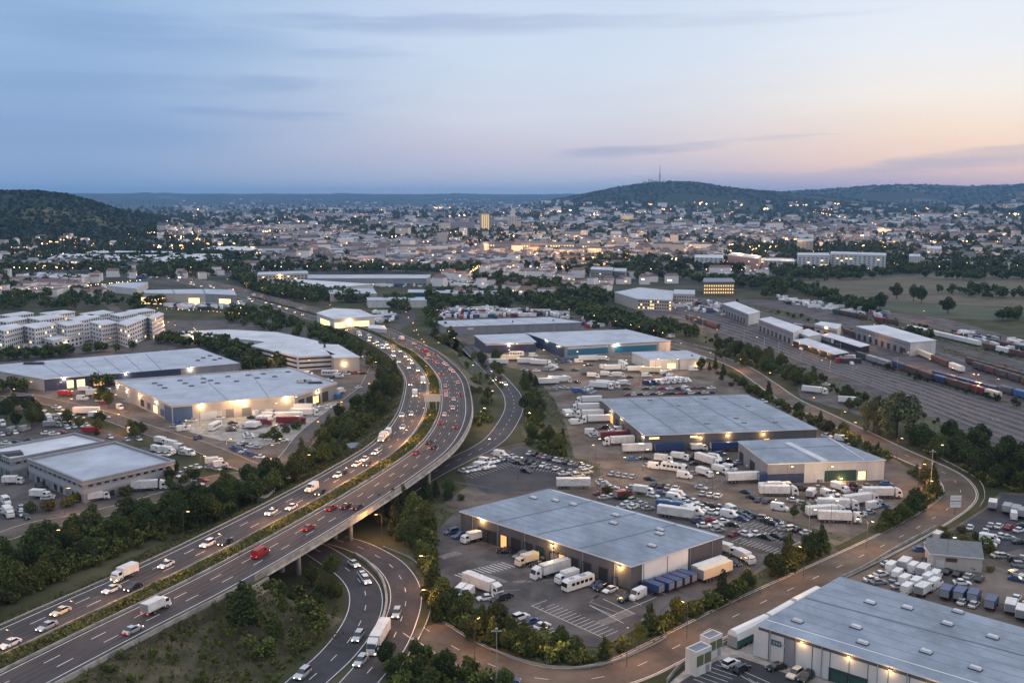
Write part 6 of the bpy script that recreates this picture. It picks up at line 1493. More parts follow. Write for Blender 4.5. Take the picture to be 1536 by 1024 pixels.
scatter([(1400, 838), (1480, 850), (1500, 862), (1480, 862), (1396, 846)], 6, 'in the strip below the small flat-roofed building', 'bush', (.5, .7), 3.5, z=0)
for px, py in [(1422, 470), (1370, 452), (1345, 448), (1382, 455), (1320, 466), (1306, 470)]: g = G(px, py); tree('broad', g.x, g.y, 0, 1.9, 'standing alone in the fields')
print('trees', NT)
# brush under the trees
# woodland as a mass: coarser trees merged into one mesh
LOW = []
for s in range(5):
    rnd = np.random.default_rng(50 + s); lob = [(0, 0, 5, 3, 3)] + [(2 * math.cos(k * 1.3), 2 * math.sin(k * 1.3), rnd.uniform(3, 6.5), rnd.uniform(1.3, 2.1), rnd.uniform(1.2, 2)) for k in range(5)]
    P = crown_pts(150, lob, rnd); V_, Q_ = leafcloud(P, .80, rnd); LOW.append((V_, Q_))
def wood(name, spots, m, lab, cat='wood', step=1):
    VV = []; QQ = []; k = 0
    for (x, y, z, s) in spots:
        V_, Q_ = LOW[random.randrange(5)]
        if step > 1:
            nq = len(Q_) // step; V_ = V_[:nq * 4].copy(); Q_ = Q_[:nq]; c0 = V_.reshape(-1, 4, 3).mean(1, keepdims=True); V_ = ((V_.reshape(-1, 4, 3) - c0) * math.sqrt(step) + c0).reshape(-1, 3)
        a = random.uniform(0, 6.28); c, s_ = math.cos(a) * s, math.sin(a) * s
        W_ = np.stack([V_[:, 0] * c - V_[:, 1] * s_ + x, V_[:, 0] * s_ + V_[:, 1] * c + y, V_[:, 2] * s * random.uniform(.85, 1.2) + z], 1)
        VV.append(W_); QQ.append(Q_ + k); k += len(W_)
    if not VV: return
    o = link(name, npmesh(name, np.concatenate(VV), np.concatenate(QQ), m), kind='stuff'); tag(o, lab, cat, pos=(spots[0][0], spots[0][1], 0)); return o
def pick(pxs, n, s=(.9, 1.5), z=0, gap=0):
    P = [tuple(G(px, py, 0)) for px, py in pxs]; xs = [p[0] for p in P]; y_ = [p[1] for p in P]; out = []; t = 0
    while len(out) < n and t < n * 40:
        t += 1; x = random.uniform(min(xs), max(xs)); y = random.uniform(min(y_), max(y_))
        if inpoly(x, y, P): out.append((x, y, z, random.uniform(*s)))
    return out
ub = []
for P_, n in [([(-30, 862), (0, 845), (60, 818), (130, 800), (200, 778), (262, 768), (300, 756), (400, 728), (455, 722), (440, 735), (300, 790), (190, 832), (100, 868), (0, 915), (-60, 940)], 280), ([(428, 702), (445, 685), (480, 650), (520, 618), (556, 592), (578, 556), (596, 566), (598, 600), (572, 640), (535, 672), (490, 702), (450, 712)], 150),
              ([(642, 503), (672, 512), (706, 522), (735, 560), (752, 590), (750, 330), (735, 640), (716, 640), (712, 600), (700, 560), (670, 525)], 160), ([(600, 765), (640, 772), (650, 790), (650, 850), (668, 895), (662, 935), (650, 930), (646, 880), (628, 840)], 130), ([(668, 908), (720, 930), (790, 960), (860, 982), (920, 980), (1010, 930), (1125, 876), (1125, 888), (980, 955), (905, 992), (850, 998), (780, 984), (715, 962), (672, 940)], 130),
              ([(1150, 858), (1185, 838), (1232, 818), (1245, 824), (1205, 848), (1165, 870)], 60), ([(1305, 794), (1345, 775), (1390, 742), (1405, 728), (1412, 742), (1375, 772), (1320, 800)], 70), ([(1360, 665), (1420, 660), (1536, 690), (1620, 720), (1620, 760), (1536, 742), (1490, 735), (1440, 705), (1395, 685)], 150), ([(1072, 520), (1130, 534), (1160, 543), (1228, 572), (1236, 592), (1190, 578), (1120, 550), (1070, 534)], 110),
              ([(1075, 553), (1140, 592), (1225, 634), (1300, 668), (1345, 700), (1270, 665), (1150, 603)], 90), ([(352, 905), (420, 925), (470, 870), (505, 878), (510, 900), (490, 945), (440, 985), (380, 1010), (330, 1000)], 34), ([(575, 1000), (640, 985), (720, 1010), (760, 1040), (600, 1060)], 45), ([(785, 562), (812, 600), (815, 640), (860, 690), (815, 684), (788, 668), (788, 600)], 50)]:
    for (x, y, z, s) in pick(P_, n, (.28, .55)):
        zz = mwz(x, y)
        if zz < 7.8: ub.append((x, y, zz - .6, s))
for P_, n in [([(180, 1010), (300, 950), (400, 905), (470, 870), (512, 880), (510, 920), (480, 965), (430, 1010), (390, 1060), (120, 1080)], 300)]:
    for (x, y, z, s) in pick(P_, n, (.08, .24)):
        zz = mwz(x, y)
        if zz < 7.6: ub.append((x, y, zz - .25, s))
wood('undergrowth', ub, LEAF2, 'thick low undergrowth filling the ground beneath the near trees', 'undergrowth')
bands = [([(340, 462), (400, 468), (440, 486), (500, 502), (545, 524), (575, 548), (560, 555), (520, 530), (470, 515), (400, 498), (340, 485)], 75), ([(-40, 444), (120, 440), (150, 446), (210, 455), (160, 462), (0, 470), (-60, 478)], 60),
         ([(-60, 418), (30, 416), (130, 422), (110, 436), (0, 440), (-60, 446)], 60), ([(190, 455), (235, 450), (250, 460), (200, 470)], 10), ([(240, 506), (330, 515), (375, 528), (402, 546), (372, 549), (345, 541), (302, 521), (235, 522)], 46),
         ([(360, 440), (430, 432), (480, 440), (550, 446), (550, 456), (470, 452), (400, 446)], 110), ([(350, 412), (386, 420), (386, 428), (350, 425)], 20), ([(360, 425), (400, 425), (470, 448), (480, 460), (440, 452), (380, 440)], 60),
         ([(640, 442), (760, 442), (860, 455), (870, 470), (760, 464), (645, 464)], 90), ([(575, 452), (620, 452), (620, 472), (585, 470)], 18), ([(860, 455), (900, 470), (980, 490), (1010, 505), (990, 512), (900, 490), (860, 478)], 80), ([(700, 420), (800, 424), (860, 440), (930, 452), (905, 462), (820, 446), (760, 434)], 120),
         ([(840, 405), (990, 408), (1040, 415), (1000, 422), (900, 420)], 60), ([(980, 418), (1060, 420), (1190, 424), (1180, 440), (1150, 452), (1140, 436), (1060, 428)], 80), ([(1155, 404), (1330, 402), (1340, 416), (1240, 424), (1160, 418)], 110), ([(1340, 405), (1600, 408), (1600, 424), (1420, 420), (1340, 414)], 90),
         ([(1190, 428), (1260, 450), (1320, 468), (1310, 476), (1240, 456), (1185, 436)], 44), ([(1400, 436), (1620, 444), (1620, 456), (1410, 445)], 40), ([(1500, 470), (1600, 474), (1600, 486), (1490, 482)], 20), ([(1340, 500), (1400, 508), (1400, 516), (1340, 508)], 8),
         ([(-60, 585), (0, 580), (36, 582), (36, 590), (-40, 596)], 9), ([(270, 330), (330, 640), (325, 650), (260, 640)], 0), ([(140, 574), (168, 572), (168, 580), (140, 582)], 6), ([(130, 402), (380, 399), (380, 412), (250, 420), (140, 414)], 130), ([(-60, 398), (60, 402), (30, 412), (-60, 416)], 40),
         ([(470, 400), (640, 402), (720, 404), (700, 412), (640, 410), (470, 410)], 90), ([(640, 470), (660, 470), (655, 500), (640, 498)], 10), ([(1330, 545), (1345, 545), (1345, 552), (1330, 552)], 0), ([(1000, 486), (1050, 500), (1045, 508), (990, 496)], 10), ([(362, 552), (430, 548), (432, 551), (365, 560)], 8), ([(0, 536), (120, 528), (200, 524), (200, 527), (60, 540), (0, 543)], 22)]
sp_ = []
for P_, n in bands:
    m_ = sum(p[1] for p in P_) / len(P_); k_ = .62 if m_ > 490 else .85 if m_ > 440 else 1.0
    sp_ += pick(P_, int(n / k_ * 1.25), (.95 * k_, 1.55 * k_))
wood('woodland', sp_, LEAF, 'dark belts of woodland between the industrial estates and the town')
sp_ = []
for P_, n in ([(1000, 480), (1160, 532), (1290, 584), (1378, 618), (1536, 686), (1600, 712), (1600, 730), (1440, 668), (1230, 582), (1100, 532), (1000, 493)], 110), ([(1290, 470), (1400, 491), (1600, 546), (1600, 556), (1380, 505), (1280, 479)], 46), ([(1100, 452), (1290, 497), (1290, 503), (1095, 457)], 20), ([(1300, 545), (1540, 611), (1540, 615), (1360, 566)], 22): sp_ += pick(P_, n, (.18, .5), -.3)
wood('railway_scrub', sp_, LEAF, 'low dark scrub along the edges of the railway tracks', 'scrub')
# trees inside and round the town, on the hills
sp_ = []
for k in range(15000):
    py = 300 + 108 * random.random() ** .8; px = random.uniform(-60, 1600); d = 100 / math.tan(math.radians(8.23) - math.atan((512 - py) / F)) if py > 302 else 9000
    g = G(px, max(py, 303), 0); h = hz(g.x, g.y)
    if h > 60: continue
    if math.sin(g.x * .004 + 2) * math.sin(g.y * .0028) + .6 * math.sin(g.x * .011 + g.y * .004) + random.gauss(0, .5) < -.3: continue
    f = min(2.6, max(1.15, math.hypot(g.x, g.y) / 2000)); sp_.append((g.x, g.y, h - .5, f * random.uniform(.8, 1.3)))
wood('town_trees', sp_, LEAF, 'clumps of dark trees scattered through the town', step=3)
sp_ = []
for (a0, a1, r0, r1, n, f0) in [(-34, -17, 1950, 3400, 6500, 1.2), (2, 26, 4900, 7900, 5200, 2.7), (14, 33, 7600, 10800, 2600, 4.0)]:
    for k in range(n):
        a = math.radians(random.uniform(a0, a1)); r = random.uniform(r0, r1); x, y = r * math.sin(a), r * math.cos(a); h = hz(x, y)
        if h < 14: continue
        if math.sin(x * .0032 + 1) * math.sin(y * .0025) < -.55: continue
        sp_.append((x, y, h - 5.2 * f0, f0 * random.uniform(.75, 1.0)))
wood('hill_forest', sp_, LEAFH, 'continuous dark forest covering the hills', 'forest', step=4)
# ================================================================ STREET LAMPS
def lamp_meshes():
    a = MB(); a.cyl((0, 0, -.2), (0, 0, 8.2), .09, .05, 8); a.cyl((0, 0, 8.15), (1.3, 0, 8.6), .05, .05, 6); p = a.mesh('pole', POLE)
    b = MB(); b.box((1.6, 0, 8.52), (.95, .34, .16), 1); b.box((1.6, 0, 8.42), (.8, .28, .10), 0)
    return p, b.mesh('lamp_head', [LAMPW, DARKTRIM]), b.mesh('lamp_head', [LAMPC, DARKTRIM])
LPM, LHW, LHC = lamp_meshes()
def street_lamp(x, y, z, rz, where, e=700, pale=False, s=1.0, lit=True):
    o = thing('street_lamp', ('pale' if pale else 'orange') + ' street lamp ' + where, 'street lamp', (x, y, z), rz, 'street lamps ' + where)
    o.scale = (s, s, s); link('pole', LPM, o, loc=(0, 0, 0)); link('lamp_head', LHC if pale else LHW, o, loc=(0, 0, 0))
    if e: point((1.6, 0, 8.0), e * (2.3 if pale else 2.6), o, (1, .60, .28) if pale else (1, .43, .12), .25)
    return o
def lamps_px(s, where, e=700, pale=False, sc=1.0):
    for it in s.split():
        a = it.split(','); g = G(float(a[0]), float(a[1])); street_lamp(g.x, g.y, 0, R(float(a[2]) if len(a) > 2 else random.uniform(0, 360)), where, float(a[3]) if len(a) > 3 else e, pale, sc)
for k, px_py in enumerate([(30, 990), (105, 940), (190, 905), (258, 868), (340, 828), (415, 790), (478, 760), (525, 728), (575, 697), (615, 665), (638, 630), (650, 590), (646, 562), (628, 536), (603, 518)]):
    x, y, z, h, off, i = mw_at(*px_py); p, n = MW[i], MN[i]
    street_lamp(p.x - n.x * 1.5, p.y - n.y * 1.5, z, math.atan2(-n.y, -n.x), 'in the motorway median', [350, 400, 700, 800, 1100, 1500, 1800, 2600, 3000, 3000, 2800, 2800, 2800, 2400, 2400][k], False, .62)
for k in range(12):
    i = IB + 30 + k * 16
    if i < NS: p, n = MW[i], MN[i]; street_lamp(p.x + n.x * 18, p.y + n.y * 18, p.z - .3, math.atan2(-n.y, -n.x), 'along the motorway beyond the bend', 900, False, .9)
lamps_px('573,812,200 641,880,180 646,935,180', 'outside the slip road loop', 1500)
lamps_px('820,1000,90,900', 'at the front road bend', 900, True)
lamps_px('712,985,60 940,1000,80 1030,958,120 1110,880,-50,1200 1205,868,120 1300,822,-60 1378,730,-40,1500 1388,757,-40,1500 1345,688,-40,900 1262,645,-60,900 1215,622,-40 1150,582,-40', 'along the main road', 1100)
lamps_px('1018,530,0,1800 1062,545,0,1600 1107,556,0,1600', 'along the far main road', 1500, False, .8)
lamps_px('1213,805,0,500 1276,820,0,500 1246,790,0,0 1420,850,0,0 728,690,0,300', 'in the yards beside the main road', 500, True)
lamps_px('964,707,0,1100 893,690,0,900 1180,735,0,900 1068,745,0,900 1145,760,0,700 1000,727,0,600 845,650,0,700 1240,735,0,900 930,720,0,600', 'in the trailer yard', 800, True)
lamps_px('789,648,0,1500 721,640,0,1500 734,612,0,400 735,595,0,400 733,580,0,400 678,526,0,400 670,515,0,400 705,570,0,500', 'among the trees beside the slip road', 800, True)
lamps_px('812,545,0 862,548,0 760,545,0,1200 772,535,0,1500 905,556,0 935,562,0 983,560,0,1500 1012,560,0 872,570,0 820,565,0 960,572,0', 'in the yard of the teal fronted warehouse', 1100, True)
lamps_px('883,700,0,900 776,720,0,400 865,728,0,600', 'beside the dark car park', 800)
lamps_px('18,609,0 44,597,0 105,612,0 104,625,0 170,618,0 174,650,0,1200 140,615,0 88,598,0', 'along the estate road', 1100)
lamps_px('341,690,0,1300 403,700,0,900 302,718,0,1200 415,690,0,900 275,660,0,600 472,662,0,700 508,630,0,400 549,600,0,500 560,565,0,500', 'by the lane and slanted car row', 900)
lamps_px('350,628,0,1500 410,632,0,1500 300,640,0,900 440,622,0,900', 'in the concrete court of the big pale warehouse', 1200, True)
lamps_px('405,555,0 290,512,0 163,526,0 288,510,0 260,505,0 250,500,0,1200 460,562,0 540,556,0', 'around the white office buildings', 900)
lamps_px('276,808,0,0 82,838,0,0 458,716,0,500 400,722,0,400 98,770,0,700', 'along the service road', 500)
lamps_px('1405,700,0,0', 'at the tip of the trailer yard', 0, True)
lamps_px('1010,475,0,1500 1025,480,0,900 1040,494,0,2200 1045,490,0,900 1072,510,0,1500 1132,522,0,1800 1185,535,0,500 1228,560,0,700 1235,506,0,1500 1300,520,0,900 1322,505,0,1500 1308,502,0,900 1358,547,0,1500 1375,525,0,1800 1390,558,0,1500 1424,572,0,900 1455,582,0,1500 1462,583,0,1200 1492,590,0,500 1383,480,0,1200 1290,640,0,0 1277,660,0,2000', 'in the rail yard', 1000, False, .9)
lamps_px('85,505,0 120,503,0 30,500,0 200,488,0,900 230,482,0 10,505,0', 'between the white apartment blocks', 900)
# tall masts without a lit head
for px, py, h in [(1395, 745, 16), (1212, 826, 15), (745, 1042, 14), (901, 752, 12)]:
    g = G(px, py); t = thing('mast', 'tall thin grey mast standing %s' % {1395: 'inside the main road bend', 1212: 'at the yard corner', 745: 'at the bottom edge of the picture', 901: 'behind the charcoal warehouse'}[px], 'mast', (g.x, g.y, 0))
    mb = MB(); mb.cyl((0, 0, 0), (0, 0, h), .17, .07, 8); mb.build('pole', STEEL, t); mb = MB(); mb.box((0, 0, h - .4), (2.2, .2, .2)); mb.box((.0, 0, h - .02), (.5, .5, .35)); mb.build('cross_arm', STEEL, t)

# ================================================================ TOWN
WALLT = mat('town_wall', (.3, .3, .3), .8, island=[(0, (.36, .335, .34)), (.2, (.52, .47, .43)), (.4, (.24, .23, .25)), (.50, (.66, .63, .62)), (.76, (.36, .31, .30)), (.86, (.62, .62, .64))])
ROOFT = mat('town_roof', (.2, .1, .1), .8, island=[(0, (.10, .072, .076)), (.24, (.060, .060, .076)), (.44, (.15, .085, .08)), (.56, (.20, .20, .24)), (.74, (.09, .075, .08)), (.88, (.36, .37, .41))])
LITW = mat('town_window_glow', (1, .7, .3), .5, emit=(1, .6, .3), estr=2.4, sampled=False, island=[(0, (1, .62, .28)), (.5, (1, .78, .48)), (.8, (1, .5, .2)), (.93, (.9, .95, 1))])
def house_geo(mb, cx_, cy_, cz_, L, w, h, rz, roof='gable', lit=0):
    ca, sa = math.cos(rz), math.sin(rz)
    def T(x, y, z): return (cx_ + x * ca - y * sa, cy_ + x * sa + y * ca, cz_ + z)
    if roof == 'flat':
        mb.hexa([T(-L / 2, -w / 2, -2), T(L / 2, -w / 2, -2), T(L / 2, w / 2, -2), T(-L / 2, w / 2, -2), T(-L / 2, -w / 2, h), T(L / 2, -w / 2, h), T(L / 2, w / 2, h), T(-L / 2, w / 2, h)], 0)
        mb.hexa([T(-L / 2, -w / 2, h + .01), T(L / 2, -w / 2, h + .01), T(L / 2, w / 2, h + .01), T(-L / 2, w / 2, h + .01), T(-L / 2 + .2, -w / 2 + .2, h + .6), T(L / 2 - .2, -w / 2 + .2, h + .6), T(L / 2 - .2, w / 2 - .2, h + .6), T(-L / 2 + .2, w / 2 - .2, h + .6)], 1)
    else:
        rh = w * .32
        mb.hexa([T(-L / 2, -w / 2, -2), T(L / 2, -w / 2, -2), T(L / 2, w / 2, -2), T(-L / 2, w / 2, -2), T(-L / 2, -w / 2, h), T(L / 2, -w / 2, h), T(L / 2, w / 2, h), T(-L / 2, w / 2, h)], 0)
        e = .4; n = len(mb.v); i = w * .12
        mb.v += [T(-L / 2 - e, -w / 2 - e, h + .01), T(L / 2 + e, -w / 2 - e, h + .01), T(L / 2 + e, w / 2 + e, h + .01), T(-L / 2 - e, w / 2 + e, h + .01), T(-L / 2 + i, 0, h + rh), T(L / 2 - i, 0, h + rh)]
        for f in ((0, 1, 5, 4), (2, 3, 4, 5), (1, 2, 5), (3, 0, 4), (3, 2, 1, 0)): mb.f.append(tuple(n + k for k in f)); mb.m.append(1)
    if lit:
        side = -1
        for k in range(lit):
            x = random.uniform(-L / 2 + 1, L / 2 - 1); z = random.uniform(1.5, max(2, h - 1.5)); s_ = random.uniform(.6, 1.3) * (1 + h / 30)
            for sd in (-1, 1):
                y = sd * (w / 2 + .05); a = [T(x - s_, y, z - s_ * .7), T(x + s_, y, z - s_ * .7), T(x + s_, y, z + s_ * .7), T(x - s_, y, z + s_ * .7)]
                mb.quad(*(a if sd < 0 else a[::-1]), 2)
cand = []
excl = [[(1160, 404), (1700, 404), (1700, 480), (1255, 480), (1160, 440)], [(330, 430), (620, 430), (620, 520), (330, 520)], [(60, 374), (340, 374), (340, 396), (60, 396)], [(-60, 455), (260, 455), (260, 520), (-60, 520)], [(380, 404), (650, 404), (650, 432), (380, 432)],
        [(1180, 374), (1340, 374), (1340, 396), (1180, 396)], [(1088, 374), (1150, 374), (1150, 396), (1088, 396)], [(918, 428), (1046, 428), (1046, 456), (918, 456)], [(715, 376), (905, 376), (905, 368), (715, 368)], [(930, 438), (1700, 438), (1700, 640), (1200, 570), (930, 470)], [(150, 418), (360, 418), (360, 450), (150, 450)], [(620, 430), (760, 430), (760, 445), (620, 445)], [(20, 404), (140, 404), (140, 422), (20, 422)]]
def district(px, py):
    return ('left of the town below the dark hill' if px < 330 else 'in the left part of the town' if px < 560 else 'in the town centre before the towers' if px < 820 else 'in the town below the mast hill' if px < 1080 else 'in the right part of the town')
for k in range(12500):
    u = random.random()
    py = 303 + 102 * u if random.random() < .9 else random.uniform(403, 447); px = random.uniform(-80, 1620)
    if any(inpoly(px, py, e) for e in excl): continue
    g = G(px, py, 0); h = hz(g.x, g.y); r = g.length
    if h > 70 or (px < 260 and py < 352 and h > 5) : continue
    if px < 330 and py < 372 + (330 - px) * .0 and px < 240: continue
    v = math.sin(g.x * .004 + 2) * math.sin(g.y * .0028) + .6 * math.sin(g.x * .011 + g.y * .004)
    if v > .15 and random.random() < .8: continue
    if py > 395 and random.random() < .45: continue
    blk = (round(g.x / 260), round(g.y / 330)); a = (hash((blk[0] * 7 + 3, blk[1] * 13 + 1)) % 60) - 30 + (90 if random.random() < .35 else 0)
    f = 1 if r < 2200 else min(2.6, r / 2200)
    big = random.random() < .2
    L = random.uniform(10, 19) * f * .85 * (1.9 if big else 1); w = random.uniform(8, 12) * min(f, 1.6) * .9; hh = random.uniform(5, 10) * min(f, 1.4) * (1.2 if 560 < px < 1100 and py < 385 else 1)
    if random.random() < .06 and py < 398: L *= 1.5; hh *= random.uniform(1.5, 2.3); w *= 1.1
    cand.append((r, g.x, g.y, h, L, w, hh, math.radians(a), 'flat' if random.random() < (.30 if py < 395 else .6) else 'gable', px, py))
cand.sort(); stuff = MB(); nh = 0
for (r, x, y, h, L, w, hh, a, rf, px, py) in cand:
    lit = (random.choice([0, 0, 1, 2]) if r < 3000 else random.choice([0, 0, 1, 2]))
    if nh < 270:
        mb = MB(); house_geo(mb, 0, 0, 0, L, w, hh, 0, rf, lit); o = mb.build('town_house', [WALLT, ROOFT, LITW]); o.location = (x, y, h); o.rotation_euler = (0, 0, a)
        o['_f'] = 1; tag(o, ('small pale gabled house ' if rf == 'gable' else 'small flat-roofed block ') + district(px, py), 'house', 'houses ' + district(px, py)); nh += 1
    else: house_geo(stuff, x, y, h, L, w, hh, a, rf, lit)
o = stuff.build('town_roofs', [WALLT, ROOFT, LITW], kind='stuff'); tag(o, 'dense mass of small town houses and roofs reaching to the hills', 'town', pos=(0, 3000, 0))
# lamps of the town: tiny glowing points
GLOW = mat('town_lamp_glow', (0, 0, 0), .5, emit=(1, .6, .25), estr=11, sampled=False, island=[(0, (1, .44, .12)), (.5, (1, .58, .26)), (.82, (1, .76, .50)), (.94, (.85, .92, 1)), (.97, (1, .25, .12))])
OV = np.array([(1, 0, 0), (0, 1, 0), (-1, 0, 0), (0, -1, 0), (0, 0, 1), (0, 0, -1)], float); OF = np.array([(0, 1, 4), (1, 2, 4), (2, 3, 4), (3, 0, 4), (1, 0, 5), (2, 1, 5), (3, 2, 5), (0, 3, 5)])
LV = []; LF = []
def glow(x, y, z, r): LF.append(OF + 6 * len(LV)); LV.append(OV * r + np.array([x, y, z]))
def glow_px(px, py, k=1.0, z=7):
    if px < 250 and py < 347 + (250 - px) * .08: return
    g = G(px, py, z); h = hz(g.x, g.y)
    if h > 3:   # lift onto the slope: march along the ray
        X_, Y_, D_ = ray(px, py)
        for t in np.linspace(1500, 9000, 240):
            if HC + D_ * t < hz(X_ * t, Y_ * t) + 9: g = Vector((X_ * t, Y_ * t)); z = hz(g.x, g.y) + 9; break
    glow(g.x, g.y, z, np.clip(g.length * .00050, .36, 3.0) * k * random.uniform(.5, 1.1))
for k in range(330):
    px = random.uniform(-40, 1580) if random.random() < .72 else random.gauss(840, 150); py = 304 + 96 * random.random() ** .85
    if px < 250 and py < 365: continue
    wx = random.uniform(4, 26) * (py - 290) / 60; n = random.randint(3, 15); kk = random.choice([.45, .6, .8, 1.0, 1.3, 1.5]); tilt = random.uniform(-.12, .12)
    for q in range(n):
        dx = random.gauss(0, wx); glow_px(px + dx, max(302, py + dx * tilt + random.gauss(0, .5 + .01 * (py - 300))), kk)
for k in range(700): glow_px(random.uniform(-40, 1580), 303 + 98 * random.random(), random.choice([.4, .5, .7])) 
def gline(p, q, n, k=1.0, j=1.5):
    for i in range(n): t = (i + random.uniform(-.45, .45)) / max(1, n - 1); glow_px(p[0] + (q[0] - p[0]) * t + random.uniform(-j, j), p[1] + (q[1] - p[1]) * t + random.uniform(-j * .4, j * .4), k)
for p, q, n, k in [((0, 375), (50, 370), 7, 1), ((60, 368), (95, 362), 9, 1.2), ((180, 348), (232, 350), 14, .9), ((282, 340), (296, 358), 14, 1.2), ((296, 358), (312, 366), 14, 1.3), ((312, 366), (352, 365), 14, 1.2), ((236, 345), (275, 342), 9, .9), ((70, 385), (150, 386), 16, .8), ((170, 381), (330, 384), 18, .8),
                   ((715, 372), (905, 374), 70, 1.0), ((720, 377), (905, 380), 60, 1.0), ((940, 376), (1015, 378), 22, .9), ((1085, 384), (1142, 392), 26, 1.1), ((1085, 392), (1140, 394), 12, 1), ((0, 401), (130, 402), 9, 1.1), ((340, 399), (900, 401), 34, 1.0), ((900, 403), (1200, 405), 16, 1), ((1200, 402), (1536, 398), 22, 1), ((1400, 360), (1536, 366), 16, .9), ((1365, 348), (1420, 347), 14, 1.1),
                   ((1010, 330), (1030, 326), 9, 1), ((925, 328), (952, 326), 10, 1.2), ((1220, 318), (1290, 330), 22, .8), ((1045, 415), (1100, 412), 7, 1), ((660, 405), (700, 412), 14, 1), ((700, 412), (720, 398), 16, 1.3), ((1290, 368), (1360, 372), 12, 1), ((560, 372), (700, 380), 22, .8), ((350, 372), (520, 376), 26, .8), ((780, 415), (900, 422), 14, .9),
                   ((760, 435), (800, 440), 10, 1), ((230, 450), (250, 446), 6, 1), ((0, 436), (120, 428), 26, .7), ((130, 428), (210, 420), 14, .9), ((350, 432), (360, 460), 6, .8), ((240, 462), (370, 470), 16, .6), ((850, 463), (1000, 500), 8, .9), ((640, 465), (760, 462), 10, .5), ((610, 470), (640, 520), 8, .6), ((480, 470), (560, 476), 10, .8), ((820, 300), (980, 322), 26, .6)]: gline(p, q, n, k)
o = link('town_lamps', npmesh('town_lamps', np.concatenate(LV), np.concatenate(LF), GLOW), kind='stuff'); tag(o, 'countless tiny orange and white lamps lit across the town', 'town lights', pos=(0, 2500, 0))
for px, py, e in [(620, 376, 30000), (540, 385, 26000), (460, 372, 26000), (380, 368, 30000), (1050, 372, 30000), (1200, 370, 30000), (1300, 366, 30000), (960, 352, 50000), (680, 352, 40000), (800, 352, 40000), (1420, 352, 60000), (1080, 345, 50000), (430, 350, 50000), (1180, 392, 20000), (60, 366, 20000), (870, 392, 20000), (1500, 380, 20000), (740, 375, 60000), (790, 376, 80000), (840, 377, 80000), (890, 377, 50000), (980, 377, 30000), (1110, 388, 40000), (1135, 391, 30000), (305, 363, 50000), (700, 405, 30000), (1005, 328, 30000)]:
    g = G(px, py, 12); l = point((g.x, g.y, 26), e, None, (1, .58, .22), 2, 'added_town_light')  # bare lights without fixtures, added for warm pools on the square and around town
random.seed(77)
for k in range(48):
    px = random.choice([random.uniform(330, 1536), random.gauss(820, 160)]); py = random.uniform(345, 396); g = G(px, py, 0)
    if hz(g.x, g.y) < 4: point((g.x, g.y, 22), 30000 * (g.length / 1500) ** 1.4, None, (1, .52, .2), 2, 'added_street_glow')  # randomly strewn extra lights, added to warm the town, no lamp bodies
# distant parked vehicles and small sheds as a mass
PVM = mat('far_vehicles', (.5, .5, .5), .4, island=[(0, (.7, .7, .7)), (.38, (.03, .03, .035)), (.55, (.3, .31, .33)), (.7, (.62, .62, .64)), (.85, (.3, .03, .03)), (.92, (.03, .07, .2))])
mb = MB()
for P_, n in [([(655, 464), (760, 462), (845, 472), (870, 480), (820, 474), (660, 479)], 210), ([(0, 428), (125, 424), (170, 432), (120, 440), (0, 442)], 170), ([(240, 450), (370, 452), (372, 464), (260, 466)], 130), ([(0, 508), (110, 512), (120, 522), (0, 530)], 60), ([(560, 470), (600, 470), (590, 485), (560, 486)], 40), ([(1010, 452), (1080, 455), (1110, 476), (1060, 470), (1000, 458)], 70), ([(1160, 445), (1330, 470), (1330, 478), (1180, 456)], 80),
              ([(650, 415), (760, 428), (740, 434), (640, 425)], 120), ([(400, 418), (540, 424), (640, 425), (640, 430), (480, 432)], 160), ([(205, 480), (250, 490), (245, 505), (190, 505)], 40), ([(1420, 495), (1560, 520), (1560, 535), (1440, 510)], 60), ([(1205, 515), (1290, 545), (1270, 548), (1200, 524)], 24), ([(870, 478), (905, 486), (900, 494), (872, 490)], 24), ([(1400, 700), (1536, 690), (1536, 696), (1400, 706)], 0), ([(160, 410), (420, 404), (400, 412), (180, 420)], 60), ([(930, 410), (1150, 412), (1140, 418), (930, 416)], 70)]:
    for (x, y, z, s) in pick(P_, n, (.9, 1.3)):
        L = random.choice([4.5, 4.5, 6, 12]); mb.box((x, y, .2), (L, 2, 1.3 if L < 5 else 2.8), 0, random.choice([0, .2, 1.5, 1.7]), (.8, .8) if L < 5 else None)
o = mb.build('distant_vehicles', PVM, kind='stuff'); tag(o, 'crowded far-off vehicles parked between the distant halls', 'distant vehicles', pos=(0, 900, 0))
# landmarks
def towerb(px, py, w, d, h, rz, lab, mw, name='tower_block', cat='high-rise'):
    g = G(px, py, 0); t = thing(name, lab, cat, (g.x, g.y, 0), R(rz)); mb = MB(); mb.box((0, 0, -1), (w, d, h + 1)); mb.build('wall', mw, t); return t, g
t, g = towerb(727, 346, 25, 25, 52, 10, 'tall yellow lit tower block left of the spired tower in the town', mat('sand_tower', (.40, .33, .20), .7))
for k in range(4):
    mb = MB(); mb.box((-9 + k * 6, -12.6, 2), (3.2, .3, 47)); mb.build('lit_column', mat('tower_glow', (.5, .4, .2), .6, emit=(1, .66, .26), estr=.75, sampled=False), t)
mb = MB(); mb.box((0, 0, 52), (14, 14, 4)); mb.build('roof_house', CLADM, t)
t, g = towerb(768, 344, 26, 24, 44, 5, 'pale stepped tower with a spire in the middle of the town', CLADW)
mb = MB(); mb.box((2, 0, 44), (14, 14, 14)); mb.box((2, 0, 58), (8, 8, 8)); mb.build('upper_storeys', CLADW, t)
mb = MB(); mb.cyl((2, 0, 66), (2, 0, 96), 1.0, .25, 8); mb.build('spire', STEEL, t); mb = MB(); mb.box((20, 0, -1), (16, 20, 25)); mb.build('side_wing', CLADBG, t)
